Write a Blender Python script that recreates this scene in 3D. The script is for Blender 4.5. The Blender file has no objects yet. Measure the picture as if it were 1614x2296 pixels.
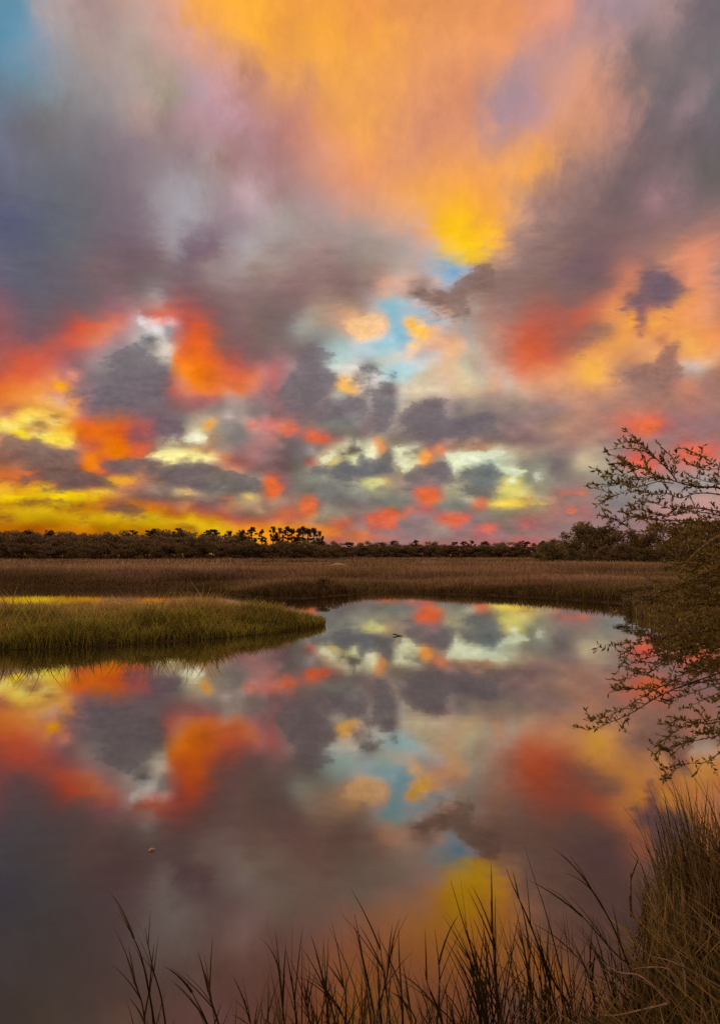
import bpy, bmesh, math, random
import numpy as np
from mathutils import Vector, Matrix, noise as mnoise

# ------------------------------------------------------------------ camera, world, sun, exposure
sc = bpy.context.scene
COL = sc.collection
R = math.radians
EYE = 2.0                                    # eye height above the water, metres
PITCH = math.degrees(math.atan(96 / 1670))
cam_data = bpy.data.cameras.new('camera')
cam_data.sensor_fit = 'HORIZONTAL'
cam_data.sensor_width = 36.0
cam_data.lens = 36.0 * 1670 / 1614
cam_data.clip_start = 0.05
cam_data.clip_end = 20000
camera = bpy.data.objects.new('camera', cam_data)
COL.objects.link(camera)
camera.location = (0, 0, EYE)
camera.rotation_euler = (R(90 + PITCH), 0, 0)
sc.camera = camera

sc.view_settings.view_transform = 'Standard'
sc.view_settings.look = 'None'
sc.view_settings.exposure = 0.0
sc.view_settings.gamma = 1.0
sc.view_settings.use_curve_mapping = False
sc.render.engine = 'CYCLES'
sc.cycles.use_adaptive_sampling = True
sc.cycles.adaptive_threshold = 0.012
sc.cycles.use_denoising = False
sc.cycles.max_bounces = 6
sc.cycles.transparent_max_bounces = 6
sc.cycles.caustics_reflective = False
sc.cycles.caustics_refractive = False

SUN_AZ, SUN_EL = -35.0, 5.0                  # the sun has just gone behind the wood on the left
sun_data = bpy.data.lights.new('sun', 'SUN')
sun_data.energy = 1.6
sun_data.angle = R(10)
sun_data.color = (1.0, 0.66, 0.36)
sun = bpy.data.objects.new('sun', sun_data)
COL.objects.link(sun)
sun.location = (-40, 60, 30)
sun_dir = Vector((math.sin(R(SUN_AZ)) * math.cos(R(SUN_EL)), math.cos(R(SUN_AZ)) * math.cos(R(SUN_EL)), math.sin(R(SUN_EL))))
sun.rotation_euler = sun_dir.to_track_quat('Z', 'Y').to_euler()


def lin(c):
    c = np.asarray(c, float)
    return np.where(c <= 0.04045, c / 12.92, ((c + 0.055) / 1.055) ** 2.4)


# Colours of the broken sunset cloud deck: azimuth, elevation (degrees, 0 = straight ahead), then red, green, blue (sRGB, 0 to 255).
SKY = (
    -26.74,34.65,95,140,165, -25.28,34.98,112,150,172, -23.78,35.31,185,165,172, -20.67,35.91,168,141,140, -16.60,36.56,215,165,150, -14.41,36.85,225,165,130,
    -13.21,36.99,250,170,70, -8.85,37.41,252,175,60, -4.38,37.66,240,158,72, 0.15,37.74,235,150,80, -26.26,33.54,100,145,172, -24.79,33.87,135,150,165,
    -22.97,34.24,170,160,155, -19.84,34.82,168,144,140, -17.40,35.20,175,158,148, -14.04,35.65,217,160,140, -12.33,35.84,240,165,90, -9.71,36.08,252,175,65,
    -6.16,36.32,238,158,72, -2.56,36.45,250,170,65, 0.15,36.48,238,155,78, -25.79,32.58,110,150,175, -23.70,33.02,140,150,170, -20.60,33.60,171,149,143,
    -17.37,34.11,185,160,150, -14.02,34.55,215,160,145, -11.44,34.82,220,155,115, -7.93,35.11,245,165,65, -3.46,35.32,248,170,70, 0.15,35.37,238,155,78,
    -25.72,30.64,110,135,150, -22.11,31.35,141,144,148, -17.32,32.11,171,154,148, -15.33,32.38,156,144,123, -13.13,32.63,180,155,165, -10.54,32.88,215,160,150,
    -8.62,33.03,185,130,110, -7.02,33.13,230,160,100, -4.35,33.25,220,150,95, -1.65,33.31,240,165,80, -25.81,28.85,111,114,128, -23.59,29.28,121,116,116,
    -19.71,29.95,141,134,138, -16.46,30.41,185,155,145, -15.13,30.57,156,134,128, -13.10,30.80,185,145,150, -9.65,31.10,195,150,160, -5.23,31.36,200,135,120,
    -3.08,31.43,225,150,100, -0.75,31.46,240,165,88, -25.75,26.64,111,112,128, -22.00,27.31,114,112,120, -17.23,28.01,136,119,128, -13.06,28.48,146,124,128,
    -11.87,28.59,175,150,148, -10.49,28.71,155,120,115, -6.10,28.98,168,120,115, -3.97,29.06,215,148,120, -0.75,29.12,238,158,102, -25.67,24.22,101,102,118,
    -21.94,24.85,106,106,113, -17.99,25.40,124,109,118, -15.54,25.68,154,142,146, -13.36,25.90,168,161,165, -11.14,26.09,161,139,140, -8.37,26.28,198,168,172,
    -6.08,26.40,165,130,128, -3.42,26.49,185,145,140, -1.64,26.52,215,152,130, 0.15,26.53,228,155,120, -25.62,22.42,88,90,118, -21.89,23.01,101,104,113,
    -17.95,23.53,121,106,116, -15.67,23.78,144,129,136, -13.84,23.96,161,154,158, -9.57,24.29,156,134,143, -6.07,24.47,166,154,148, -2.52,24.57,172,150,145,
    0.15,24.59,195,155,135, -25.57,20.73,94,94,113, -21.85,21.27,104,102,110, -17.92,21.76,116,96,106, -15.47,22.01,128,106,113, -14.48,22.11,166,159,160,
    -13.30,22.21,121,97,108, -11.44,22.35,126,102,110, -8.68,22.52,174,164,163, -6.05,22.64,161,142,138, -3.05,22.73,164,136,130, 0.15,22.76,161,142,133,
    -25.52,18.70,94,92,110, -21.80,19.20,106,96,106, -17.07,19.73,116,96,98, -12.93,20.08,124,102,106, -10.38,20.26,154,134,133, -6.92,20.43,154,126,122,
    -3.40,20.53,148,119,113, -0.74,20.56,138,108,106, 3.23,37.51,230,150,85, 6.83,37.36,228,150,90, 12.12,36.94,228,148,100, 16.37,36.42,228,152,125,
    17.70,36.23,175,140,145, 20.45,35.77,161,139,148, 23.57,35.18,175,143,143, 25.07,34.86,131,114,118, 26.54,34.52,114,104,110, 1.06,36.23,248,168,70,
    4.12,36.16,235,155,90, 7.70,35.98,235,155,95, 12.09,35.62,232,152,100, 14.66,35.33,220,150,130, 16.34,35.11,185,142,142, 19.62,34.61,180,140,138,
    22.76,34.05,156,129,126, 24.28,33.74,131,114,116, 26.50,33.26,116,109,112, 0.15,34.86,240,165,80, 6.80,34.67,230,155,100, 11.20,34.35,232,155,112,
    13.10,34.16,200,148,135, 15.48,33.88,195,147,140, 17.63,33.58,215,155,130, 19.26,33.33,175,138,130, 20.85,33.07,124,109,110, 23.48,32.58,128,116,116,
    26.45,31.95,118,112,113, 0.15,32.80,238,160,85, 5.00,32.70,225,150,105, 8.55,32.51,215,140,105, 10.30,32.38,195,145,130, 12.04,32.22,174,144,150,
    13.75,32.05,190,145,142, 15.43,31.85,210,152,130, 17.59,31.56,217,150,120, 20.32,31.15,175,130,120, 21.89,30.88,141,119,113, 22.81,30.71,118,107,110,
    24.03,30.48,121,106,108, 24.92,30.30,151,126,130, 26.39,30.00,118,112,114, 0.15,31.19,240,165,88, 4.10,31.13,222,148,108, 8.18,30.93,212,142,110,
    10.80,30.74,180,142,145, 13.04,30.53,195,145,140, 15.40,30.27,212,150,122, 17.88,29.95,205,145,118, 20.28,29.59,175,130,122, 22.16,29.28,118,104,108,
    23.68,29.01,141,119,123, 26.34,28.49,111,102,108, 0.15,30.10,244,166,82, 4.98,30.00,213,143,110, 8.52,29.82,220,150,115, 11.13,29.63,198,147,132,
    14.54,29.29,230,155,105, 17.85,28.88,198,140,115, 20.26,28.53,165,125,118, 22.28,28.21,118,101,104, 24.55,27.80,111,96,100, 26.30,27.46,106,96,103,
    0.15,28.27,235,155,100, 3.19,28.23,230,155,110, 8.50,28.00,240,160,95, 13.33,27.62,248,168,78, 14.85,27.46,215,150,100, 16.18,27.31,165,125,115,
    19.42,26.89,138,112,110, 21.00,26.66,112,94,98, 23.30,26.28,128,108,110, 26.25,25.74,104,99,96, 0.15,26.23,218,157,130, 3.18,26.20,240,165,100,
    6.72,26.08,245,170,70, 10.22,25.87,242,162,80, 11.77,25.75,235,165,100, 12.79,25.67,188,140,118, 14.48,25.51,165,125,115, 17.77,25.14,141,112,108,
    20.17,24.82,116,96,98, 22.18,24.53,162,123,128, 24.74,24.11,120,101,103, 26.19,23.85,124,104,104, 0.15,24.29,170,150,148, 3.17,24.26,215,165,140,
    5.30,24.20,235,170,100, 6.18,24.16,248,185,45, 7.24,24.12,252,192,30, 9.33,24.00,248,178,50, 10.88,23.90,240,165,80, 12.25,23.80,208,155,128,
    13.10,23.73,190,145,125, 14.44,23.61,150,120,112, 17.73,23.26,128,102,102, 21.68,22.75,135,105,105, 24.69,22.29,150,115,110, 26.14,22.05,168,122,112,
    0.15,23.22,161,149,138, 3.17,23.19,175,155,150, 5.29,23.13,215,170,150, 6.70,23.08,248,190,55, 8.10,23.01,255,203,30, 9.49,22.93,250,190,40,
    10.87,22.85,240,170,90, 12.24,22.75,165,130,118, 15.26,22.48,138,108,102, 18.51,22.14,128,99,98, 23.17,21.52,165,120,108, 26.11,21.07,205,132,110,
    0.15,22.29,154,139,130, 3.17,22.26,171,159,148, 5.64,22.19,195,175,165, 7.04,22.14,225,190,130, 8.79,22.06,255,200,30, 9.65,22.01,240,190,90,
    10.86,21.93,200,150,125, 12.22,21.83,160,128,118, 15.24,21.58,136,106,100, 18.50,21.25,125,95,100, 20.86,20.96,155,112,105, 23.15,20.65,205,137,105,
    25.37,20.33,228,142,105, 0.15,21.04,151,129,118, 3.16,21.01,195,170,160, 5.81,20.94,165,178,192, 7.21,20.89,115,163,202, 8.43,20.83,185,182,192,
    9.64,20.77,150,122,115, 11.01,20.68,140,115,110, 13.56,20.50,136,109,100, 18.47,20.04,130,95,98, 20.52,19.81,205,128,98, 22.06,19.62,126,99,103,
    23.57,19.42,190,120,100, 25.04,19.21,232,142,100, -25.75,19.44,106,104,120, -23.12,19.81,101,96,106, -19.83,20.23,124,102,106, -15.22,20.71,121,102,103,
    -11.62,20.99,156,134,133, -7.93,21.21,156,134,123, -25.90,17.43,125,92,105, -24.13,17.66,104,96,106, -19.78,18.18,118,96,100, -16.93,18.46,136,112,110,
    -15.42,18.59,171,154,153, -14.59,18.66,150,100,98, -13.40,18.75,150,95,95, -11.59,18.87,130,95,95, -7.91,19.07,131,109,106, -25.87,16.58,135,92,100,
    -23.05,16.94,111,94,100, -13.39,17.85,180,85,75, -12.19,17.93,155,90,85, -10.36,18.03,128,98,98, -7.90,18.15,126,104,100, -25.85,15.73,140,90,95,
    -23.03,16.07,121,92,96, -21.62,16.22,160,85,80, -20.63,16.33,222,88,61, -13.37,16.94,185,90,78, -12.42,17.00,222,92,49, -11.57,17.05,165,90,78,
    -10.60,17.10,132,95,92, -7.89,17.23,126,104,96, -26.13,14.73,150,90,90, -24.06,14.97,125,88,95, -22.79,15.11,165,90,85, -21.60,15.23,217,92,67,
    -13.24,15.91,219,99,54, -12.40,15.96,233,101,36, -11.31,16.02,192,90,60, -10.10,16.09,132,95,92, -7.88,16.18,126,102,96, -26.10,13.55,178,92,85,
    -24.56,13.72,208,90,67, -23.40,13.84,204,92,73, -21.90,13.98,175,95,92, -13.46,14.63,230,108,49, -12.51,14.68,231,108,26, -11.54,14.73,226,99,45,
    -10.33,14.79,180,90,68, -9.10,14.84,142,92,88, -7.87,14.89,130,95,92, -18.55,12.79,121,109,113, -16.26,12.95,114,106,110, -15.09,13.02,118,104,108,
    -14.51,13.05,170,98,90, -17.39,11.83,114,102,108, -15.08,11.97,121,102,103, -14.49,12.00,170,92,82, -18.51,10.83,118,102,106, -15.06,11.03,114,99,103,
    -9.13,21.14,166,149,146, -6.02,21.28,156,134,126, -2.23,21.38,145,115,112, 1.57,21.38,165,135,125, 4.10,21.34,195,165,148, 6.36,21.27,150,170,190,
    7.36,21.23,118,164,202, 8.23,21.19,185,180,180, 8.85,21.16,165,130,115, 9.72,21.11,150,115,100, -9.12,20.03,146,122,120, -4.75,20.20,140,108,108,
    -0.97,20.26,134,106,100, 0.93,20.26,150,120,112, 2.07,20.25,215,165,140, 3.46,20.23,215,172,152, 5.98,20.16,215,180,165, 6.98,20.12,180,185,195,
    7.72,20.09,185,160,148, 8.47,20.06,155,125,112, 10.32,19.96,140,110,102, -4.75,19.57,138,108,106, -0.96,19.63,136,109,103, 1.06,19.63,170,140,130,
    2.07,19.62,222,170,140, 3.21,19.61,205,170,155, 4.09,19.59,150,118,108, 4.72,19.57,124,98,88, 5.35,19.56,165,135,122, 6.10,19.53,135,105,98,
    7.10,19.50,165,142,132, 7.84,19.47,145,115,105, 9.08,19.41,148,118,106, -9.11,18.90,136,109,108, -4.75,19.06,134,106,106, -1.60,19.11,151,129,116,
    0.30,19.12,161,144,136, 1.31,19.12,175,180,182, 2.20,19.11,130,190,202, 3.33,19.09,178,182,185, 4.46,19.07,210,185,170, 5.22,19.05,165,130,118,
    6.09,19.02,135,108,98, 7.09,18.98,160,135,122, 8.46,18.93,178,152,142, 10.31,18.83,160,120,108, -9.10,17.75,136,109,106, -5.37,17.89,126,109,106,
    -4.36,17.92,161,149,138, -3.48,17.93,178,157,137, -1.97,17.95,195,152,125, -0.71,17.96,235,180,130, 7.83,17.81,166,146,130, 9.68,17.72,172,130,115,
    -9.09,16.83,130,98,100, -5.99,16.94,124,106,106, -4.74,16.98,156,159,150, -3.48,17.00,151,144,136, -2.22,17.02,158,144,132, -1.09,17.03,205,160,130,
    -0.20,17.03,240,185,128, 7.20,16.90,192,165,150, 9.06,16.83,178,146,131, 10.28,16.77,197,140,115, 7.82,16.41,205,165,140, -0.96,16.56,185,180,170,
    -2.22,16.55,156,154,146, -4.11,16.52,146,142,133, -9.08,15.78,135,95,95, -6.60,15.87,131,109,106, -4.98,15.91,128,112,110, -3.73,15.94,121,110,110,
    -2.72,15.95,146,154,150, -1.59,15.96,168,192,190, 8.06,15.82,225,180,145, 9.29,15.77,195,163,145, -9.68,14.82,178,90,75, -7.22,14.91,135,100,102,
    -4.73,14.97,126,109,108, -3.47,15.00,128,119,118, -2.72,15.01,165,178,178, -0.96,15.02,170,198,192, 8.42,14.87,192,170,145, 10.26,14.79,207,150,125,
    9.03,14.14,190,165,140, 7.79,13.23,217,192,152, 10.24,13.14,222,165,130, 7.79,12.63,225,195,150, 10.24,12.55,215,165,132, 8.40,12.13,215,175,138,
    10.23,12.07,185,145,128, 8.39,11.29,156,142,128, 10.22,11.23,156,134,120, 10.24,21.08,155,120,105, 13.87,20.82,140,108,105, 18.55,20.37,125,95,100,
    21.35,20.05,150,108,102, 22.98,19.83,220,145,115, 24.57,19.61,227,145,110, 25.61,19.46,200,140,122, 26.22,19.36,165,125,115, 11.45,20.45,145,113,104,
    15.64,20.12,128,98,101, 18.53,19.84,126,96,95, 20.56,19.61,185,118,100, 21.22,19.53,150,105,100, 21.88,19.45,118,94,101, 22.86,19.32,118,94,101,
    23.82,19.19,190,125,105, 24.55,19.09,232,148,108, 26.01,18.88,175,128,115, 10.22,19.97,145,115,105, 15.04,19.62,131,102,98, 17.95,19.35,126,96,93,
    19.43,19.20,175,110,92, 20.32,19.10,215,135,95, 21.10,19.00,175,115,98, 21.87,18.91,118,94,102, 22.95,18.78,118,94,102, 23.48,18.71,175,115,100,
    24.23,18.61,230,148,105, 26.09,18.34,200,140,120, 11.44,19.33,145,115,108, 16.21,18.97,130,101,97, 18.28,18.77,150,102,95, 19.42,18.65,215,130,90,
    20.31,18.55,150,105,98, 21.09,18.47,126,98,98, 22.51,18.30,116,94,103, 23.36,18.19,131,102,100, 24.00,18.11,150,108,98, 24.84,17.99,230,148,100,
    26.08,17.82,215,140,115, 7.74,18.96,165,140,125, 11.43,18.77,145,115,108, 16.20,18.41,131,102,98, 18.05,18.24,180,112,90, 19.18,18.13,225,140,85,
    20.30,18.01,135,100,98, 21.08,17.93,140,102,95, 21.84,17.84,165,115,92, 22.49,17.76,124,98,102, 23.14,17.68,185,125,95, 23.99,17.57,235,155,85,
    26.06,17.30,215,140,110, 8.35,17.90,170,150,140, 11.42,17.74,165,120,110, 14.42,17.55,180,95,80, 16.76,17.36,197,95,74, 17.91,17.26,205,115,82,
    18.71,17.18,232,148,85, 8.34,16.86,171,164,158, 10.19,16.78,180,140,125, 12.61,16.64,192,95,74, 14.99,16.48,175,95,78, 16.74,16.35,165,100,82,
    17.66,16.27,140,102,90, 18.69,16.18,165,115,95, 19.59,16.10,230,150,80, 8.33,15.81,185,175,165, 10.79,15.70,187,130,115, 12.60,15.61,206,96,61,
    13.79,15.53,206,96,64, 15.21,15.44,170,95,80, 16.38,15.35,162,102,86, 17.30,15.28,205,130,85, 18.44,15.19,232,155,85, 19.57,15.09,232,157,80,
    8.33,14.87,192,182,162, 9.92,14.81,200,165,148, 11.14,14.75,192,130,110, 12.11,14.70,210,105,75, 12.95,14.66,214,101,64, 14.37,14.57,206,96,70,
    15.55,14.50,197,112,80, 16.59,14.42,235,158,85, 17.86,14.33,240,165,85, 19.10,14.23,222,152,92, 8.32,13.92,202,192,167, 9.91,13.86,205,180,165,
    11.13,13.81,210,165,145, 12.09,13.77,222,125,92, 13.17,13.71,224,130,88, 14.48,13.64,228,142,95, 16.11,13.53,235,160,95, 17.38,13.45,252,184,75,
    18.41,13.37,235,165,90, 19.31,13.30,190,138,105, 20.20,13.23,152,118,108, 21.52,13.12,155,116,104, 22.60,13.02,148,110,100, 23.56,12.93,175,135,120,
    24.40,12.85,195,172,158, 25.23,12.77,188,150,130, 25.94,12.70,172,122,100, 8.31,12.97,222,202,165, 9.90,12.92,200,182,162, 11.36,12.86,205,185,170,
    12.32,12.81,220,160,130, 14.93,12.68,220,155,115, 17.48,12.52,240,170,98, 18.73,12.43,225,158,105, 19.74,12.36,190,138,112, 20.84,12.27,165,125,110,
    22.15,12.17,150,114,104, 23.11,12.08,180,122,102, 24.17,11.99,195,132,105, 25.41,11.87,165,120,108, 8.30,12.01,165,145,130, 10.14,11.95,170,145,130,
    12.55,11.85,190,155,132, 14.92,11.74,202,147,120, 17.24,11.61,197,140,115, 19.50,11.46,180,130,112, 21.15,11.34,165,122,108, 22.56,11.23,168,118,104,
    23.83,11.13,190,128,105, 25.39,10.99,160,116,105, 7.68,11.07,121,109,110, 9.52,11.01,136,118,112, 11.94,10.93,141,122,114, 14.90,10.80,150,122,118,
    18.36,10.61,165,125,112, 22.75,10.31,160,118,105, 25.87,10.07,165,120,108, -19.84,10.29,132,100,105, -16.22,10.50,126,102,108, -13.88,10.61,131,104,106,
    7.77,10.83,141,124,113, 10.22,10.76,131,114,110, -8.95,1.64,237,145,48, -5.89,1.65,236,127,55, -3.43,1.65,159,116,102, -0.95,1.66,158,115,104,
    0.92,1.66,155,114,106, 2.78,1.66,160,115,108, 5.25,1.65,145,118,115, 7.70,1.64,150,116,114, 10.12,1.63,150,115,115, -2.81,0.91,157,113,104, -0.95,0.91,158,113,105,
    0.92,0.91,157,113,106, 2.77,0.91,151,112,107, 6.47,0.91,165,108,102, 10.12,0.90,180,102,98, 7.68,10.83,131,116,113, 10.12,10.76,124,108,110,
    13.72,10.62,150,122,118, 17.22,10.45,190,135,110, 20.58,10.24,195,125,105, 22.75,10.09,165,115,112, 24.33,9.98,175,120,112, 25.87,9.85,165,120,115,
    13.95,9.66,150,122,112, 15.12,9.61,180,138,116, 17.20,9.51,170,125,112, 18.90,9.42,190,118,100, 20.12,9.35,221,108,82, 21.43,9.27,238,101,64,
    22.40,9.21,190,102,95, 23.26,9.15,155,110,108, 24.30,9.08,150,110,110, 25.85,8.97,150,112,112, 15.10,8.54,172,134,118, 16.26,8.49,175,128,112,
    19.44,8.35,160,120,115, 21.09,8.26,175,115,108, 22.70,8.17,150,118,115, 24.80,8.04,160,115,112, 16.02,7.79,150,125,118, 19.42,7.65,150,122,118,
    21.61,7.54,145,120,115, 23.22,7.46,200,105,92, 24.26,7.40,235,96,73, 25.29,7.34,213,101,85, 25.90,7.30,190,110,100, 14.85,7.00,126,112,108, 15.89,6.97,156,136,120,
    16.58,6.94,210,190,152, 17.50,6.91,190,170,140, 18.51,6.87,165,148,130, 19.63,6.82,190,115,105, 20.62,6.78,235,90,73, 21.60,6.74,213,101,87,
    22.46,6.70,165,118,110, 24.25,6.61,215,110,93, 14.13,6.18,156,149,128, 14.83,6.16,124,112,110, 16.57,6.11,156,144,123, 18.27,6.05,151,139,123,
    19.94,5.99,156,134,123, 21.58,5.93,192,125,115, 24.74,5.79,171,144,136, 15.40,5.31,136,122,113, 18.26,5.23,141,139,130, 21.56,5.12,146,142,138,
    24.72,5.00,156,149,146, 14.11,4.74,150,135,115, 15.05,4.72,156,113,107, 15.97,4.70,153,114,109, 16.66,4.68,165,120,112, 19.36,4.61,138,132,128,
    23.67,4.48,151,139,140, 14.34,4.13,180,140,110, 15.96,4.10,141,122,113, 19.35,4.02,136,126,126, 24.70,3.88,195,150,140, 14.80,3.52,170,120,108,
    15.84,3.51,160,111,105, 16.75,3.49,165,112,108, 17.66,3.47,144,122,116, 19.34,3.44,141,126,128, 22.60,3.37,190,140,135, 15.02,2.92,160,112,105,
    15.83,2.91,154,114,108, 17.09,2.89,168,110,108, 18.77,2.86,146,119,120, 20.97,2.82,155,116,112, 8.10,2.01,150,111,107, 8.95,2.01,185,98,92, 9.79,2.00,161,110,106,
    10.76,1.99,150,105,104, 11.59,1.99,144,116,108, 12.54,1.98,154,111,106, 13.84,1.97,150,112,108, 15.00,1.96,145,112,112, 17.07,1.94,148,122,116,
    19.31,1.92,150,120,120, 22.56,1.87,165,125,122, 8.82,1.02,150,112,108, 11.22,1.02,151,113,109, 13.59,1.01,172,110,102, 15.91,1.00,150,115,112,
    19.29,0.98,150,118,116, 23.59,0.95,155,120,118, 15.18,2.12,151,122,114, 3.19,1.50,165,112,105, 5.23,1.50,148,116,112, 8.28,1.49,148,116,113,
    11.60,1.48,148,116,113, 14.85,1.46,148,118,115, 18.01,1.43,150,120,118, -0.93,1.03,157,113,105, 1.47,1.03,156,113,106, 4.89,1.02,180,105,95,
    8.27,1.02,178,104,97, 11.60,1.01,180,106,98, 14.85,0.99,160,112,106, -14.75,13.39,126,106,106, -11.19,15.91,150,92,80, -10.34,15.96,132,95,92,
    -10.08,14.80,148,92,84, -8.49,14.86,132,96,94, -13.89,11.44,150,98,95, -15.65,11.35,118,102,104, -22.48,15.69,140,88,90, -21.36,14.48,165,95,95,
    -22.99,14.32,190,90,75, -20.88,17.40,124,94,96, -19.99,17.39,130,100,101, -19.47,17.44,141,100,104, -18.95,17.50,154,102,110, -18.42,17.55,160,103,111,
    -17.89,17.60,173,115,117, -17.36,17.65,187,132,132, -16.82,17.69,187,133,131, -16.28,17.74,186,118,110, -15.74,17.78,202,114,94, -15.20,17.83,207,109,87,
    -14.65,17.87,202,101,82, -14.10,17.91,195,105,91, -19.98,16.99,139,102,102, -19.46,17.04,152,101,102, -18.94,17.09,170,102,102, -18.41,17.14,180,104,101,
    -17.88,17.19,180,108,106, -17.35,17.24,181,122,121, -16.81,17.29,211,165,164, -16.28,17.33,182,120,115, -15.73,17.38,210,114,90, -15.19,17.42,212,112,89,
    -14.64,17.46,211,110,90, -14.09,17.50,199,100,85, -19.97,16.59,205,96,73, -19.45,16.64,215,111,82, -18.93,16.69,213,115,85, -18.40,16.74,217,126,92,
    -17.87,16.79,213,121,98, -17.34,16.83,203,153,152, -16.81,16.88,203,167,166, -16.27,16.92,236,202,201, -15.73,16.97,239,167,151, -15.18,17.01,220,137,130,
    -14.64,17.05,241,184,183, -14.09,17.09,203,120,118, -19.96,16.19,212,101,70, -19.44,16.24,218,114,82, -18.92,16.29,220,125,91, -18.40,16.33,216,131,116,
    -17.87,16.38,199,138,134, -17.33,16.43,189,153,151, -16.80,16.47,188,166,164, -16.26,16.51,221,205,203, -15.72,16.56,255,252,250, -15.18,16.60,215,189,188,
    -14.63,16.64,191,168,166, -14.08,16.68,186,133,132, -19.95,15.78,217,113,76, -19.44,15.83,220,124,88, -18.91,15.88,216,130,99, -18.39,15.93,189,134,131,
    -17.86,15.97,185,138,137, -17.33,16.02,183,155,153, -16.79,16.06,175,165,160, -16.25,16.10,159,152,150, -15.71,16.14,193,187,185, -15.17,16.18,206,198,195,
    -14.62,16.22,144,132,129, -14.07,16.26,182,109,103, -19.95,15.38,218,125,88, -19.43,15.43,205,121,105, -18.90,15.47,184,133,130, -18.38,15.52,170,126,125,
    -17.85,15.56,167,136,136, -17.32,15.61,176,164,162, -16.78,15.65,187,180,175, -16.25,15.69,124,119,116, -15.71,15.73,141,135,131, -15.16,15.77,203,189,179,
    -14.62,15.81,169,149,137, -14.07,15.85,199,122,105, -19.94,14.97,195,123,118, -19.42,15.02,181,133,131, -18.90,15.06,169,135,134, -18.37,15.11,157,134,134,
    -17.84,15.15,153,137,136, -17.31,15.20,157,149,148, -16.78,15.24,161,154,152, -16.24,15.28,162,154,151, -15.70,15.32,149,139,132, -15.16,15.35,219,203,189,
    -14.61,15.39,231,204,185, -14.06,15.43,215,134,103, -19.93,14.57,169,125,125, -19.41,14.61,167,134,134, -18.89,14.66,157,135,135, -18.36,14.70,151,135,135,
    -17.84,14.74,147,136,136, -17.30,14.78,141,136,136, -16.77,14.82,154,151,150, -16.23,14.86,157,152,149, -15.69,14.90,172,163,153, -15.15,14.94,204,188,171,
    -14.60,14.97,232,203,178, -14.05,15.01,235,128,69, -19.92,14.16,164,134,134, -19.40,14.20,156,135,135, -18.88,14.24,150,135,135, -18.36,14.29,142,135,135,
    -17.83,14.33,139,135,135, -17.30,14.37,137,135,135, -16.76,14.41,138,137,136, -16.23,14.45,152,151,147, -15.69,14.48,156,150,140, -15.14,14.52,202,188,171,
    -14.60,14.55,215,188,163, -14.05,14.59,234,117,49, -19.91,13.75,157,134,134, -19.39,13.79,152,135,135, -18.87,13.83,143,135,135, -18.35,13.87,138,134,134,
    -17.82,13.91,124,122,122, -17.29,13.95,135,135,135, -16.76,13.99,136,136,135, -16.22,14.03,137,137,134, -15.68,14.06,140,138,131, -15.14,14.10,159,150,135,
    -14.59,14.13,177,153,133, -14.04,14.17,239,126,35, 0.29,18.43,168,137,119, 0.88,18.43,192,169,161, 1.47,18.43,189,172,167, 2.05,18.42,156,185,198,
    2.64,18.41,146,185,201, 3.22,18.40,155,186,201, 3.81,18.39,159,186,201, 4.39,18.38,163,186,201, 4.97,18.37,183,187,200, 5.55,18.35,213,185,175,
    6.13,18.33,189,154,140, 6.71,18.31,208,156,131, 0.29,18.01,207,169,138, 0.88,18.01,220,187,167, 1.46,18.00,217,186,169, 2.05,18.00,186,185,185,
    2.64,17.99,149,186,201, 3.22,17.98,178,187,192, 3.80,17.97,192,189,192, 4.39,17.96,193,188,192, 4.97,17.95,171,185,199, 5.55,17.93,188,185,196,
    6.13,17.91,229,206,203, 6.71,17.89,200,169,157, 0.29,17.59,252,204,153, 0.88,17.59,251,203,157, 1.46,17.58,249,204,171, 2.05,17.58,218,186,167,
    2.63,17.57,158,187,200, 3.22,17.56,178,188,193, 3.80,17.55,239,184,129, 4.39,17.54,249,186,87, 4.97,17.53,186,185,192, 5.55,17.51,174,173,183,
    6.13,17.49,177,171,179, 6.71,17.47,192,180,179, 0.29,17.16,254,203,140, 0.88,17.16,254,204,144, 1.46,17.16,252,204,168, 2.05,17.15,250,204,174,
    2.63,17.15,154,186,201, 3.22,17.14,155,187,202, 3.80,17.13,250,186,117, 4.38,17.12,255,212,72, 4.97,17.10,239,173,116, 5.55,17.09,249,182,122,
    6.13,17.07,206,181,171, 6.70,17.05,190,170,165, 0.29,16.74,254,203,131, 0.88,16.74,253,203,139, 1.46,16.73,248,204,179, 2.05,16.73,176,192,202,
    2.63,16.72,146,186,201, 3.22,16.71,146,185,201, 3.80,16.70,162,189,204, 4.38,16.69,252,186,107, 4.96,16.68,250,200,69, 5.54,16.66,236,173,125,
    6.12,16.65,221,172,149, 6.70,16.63,203,156,135, 0.29,16.31,252,218,184, 0.88,16.31,196,206,209, 1.46,16.30,181,203,210, 2.05,16.30,162,201,215,
    2.63,16.29,192,222,233, 3.21,16.29,146,185,200, 3.80,16.28,155,187,202, 4.38,16.26,203,189,186, 4.96,16.25,249,186,124, 5.54,16.24,237,182,151,
    6.12,16.22,231,172,142, 6.70,16.20,208,152,123, 0.29,15.88,185,204,215, 0.88,15.88,176,204,214, 1.46,15.88,165,203,213, 2.05,15.87,162,202,213,
    2.63,15.86,168,204,215, 3.21,15.86,155,187,199, 3.80,15.85,246,203,174, 4.38,15.84,254,200,142, 4.96,15.82,217,175,156, 5.54,15.81,221,173,153,
    6.12,15.79,230,174,148, 6.69,15.78,232,174,141, 0.29,15.45,186,203,211, 0.88,15.45,182,202,205, 1.46,15.45,174,201,204, 2.04,15.44,167,202,206,
    2.63,15.43,185,204,206, 3.21,15.43,200,205,203, 3.79,15.42,227,193,172, 4.38,15.41,206,187,175, 4.96,15.40,193,186,182, 5.54,15.38,196,185,180,
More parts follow.
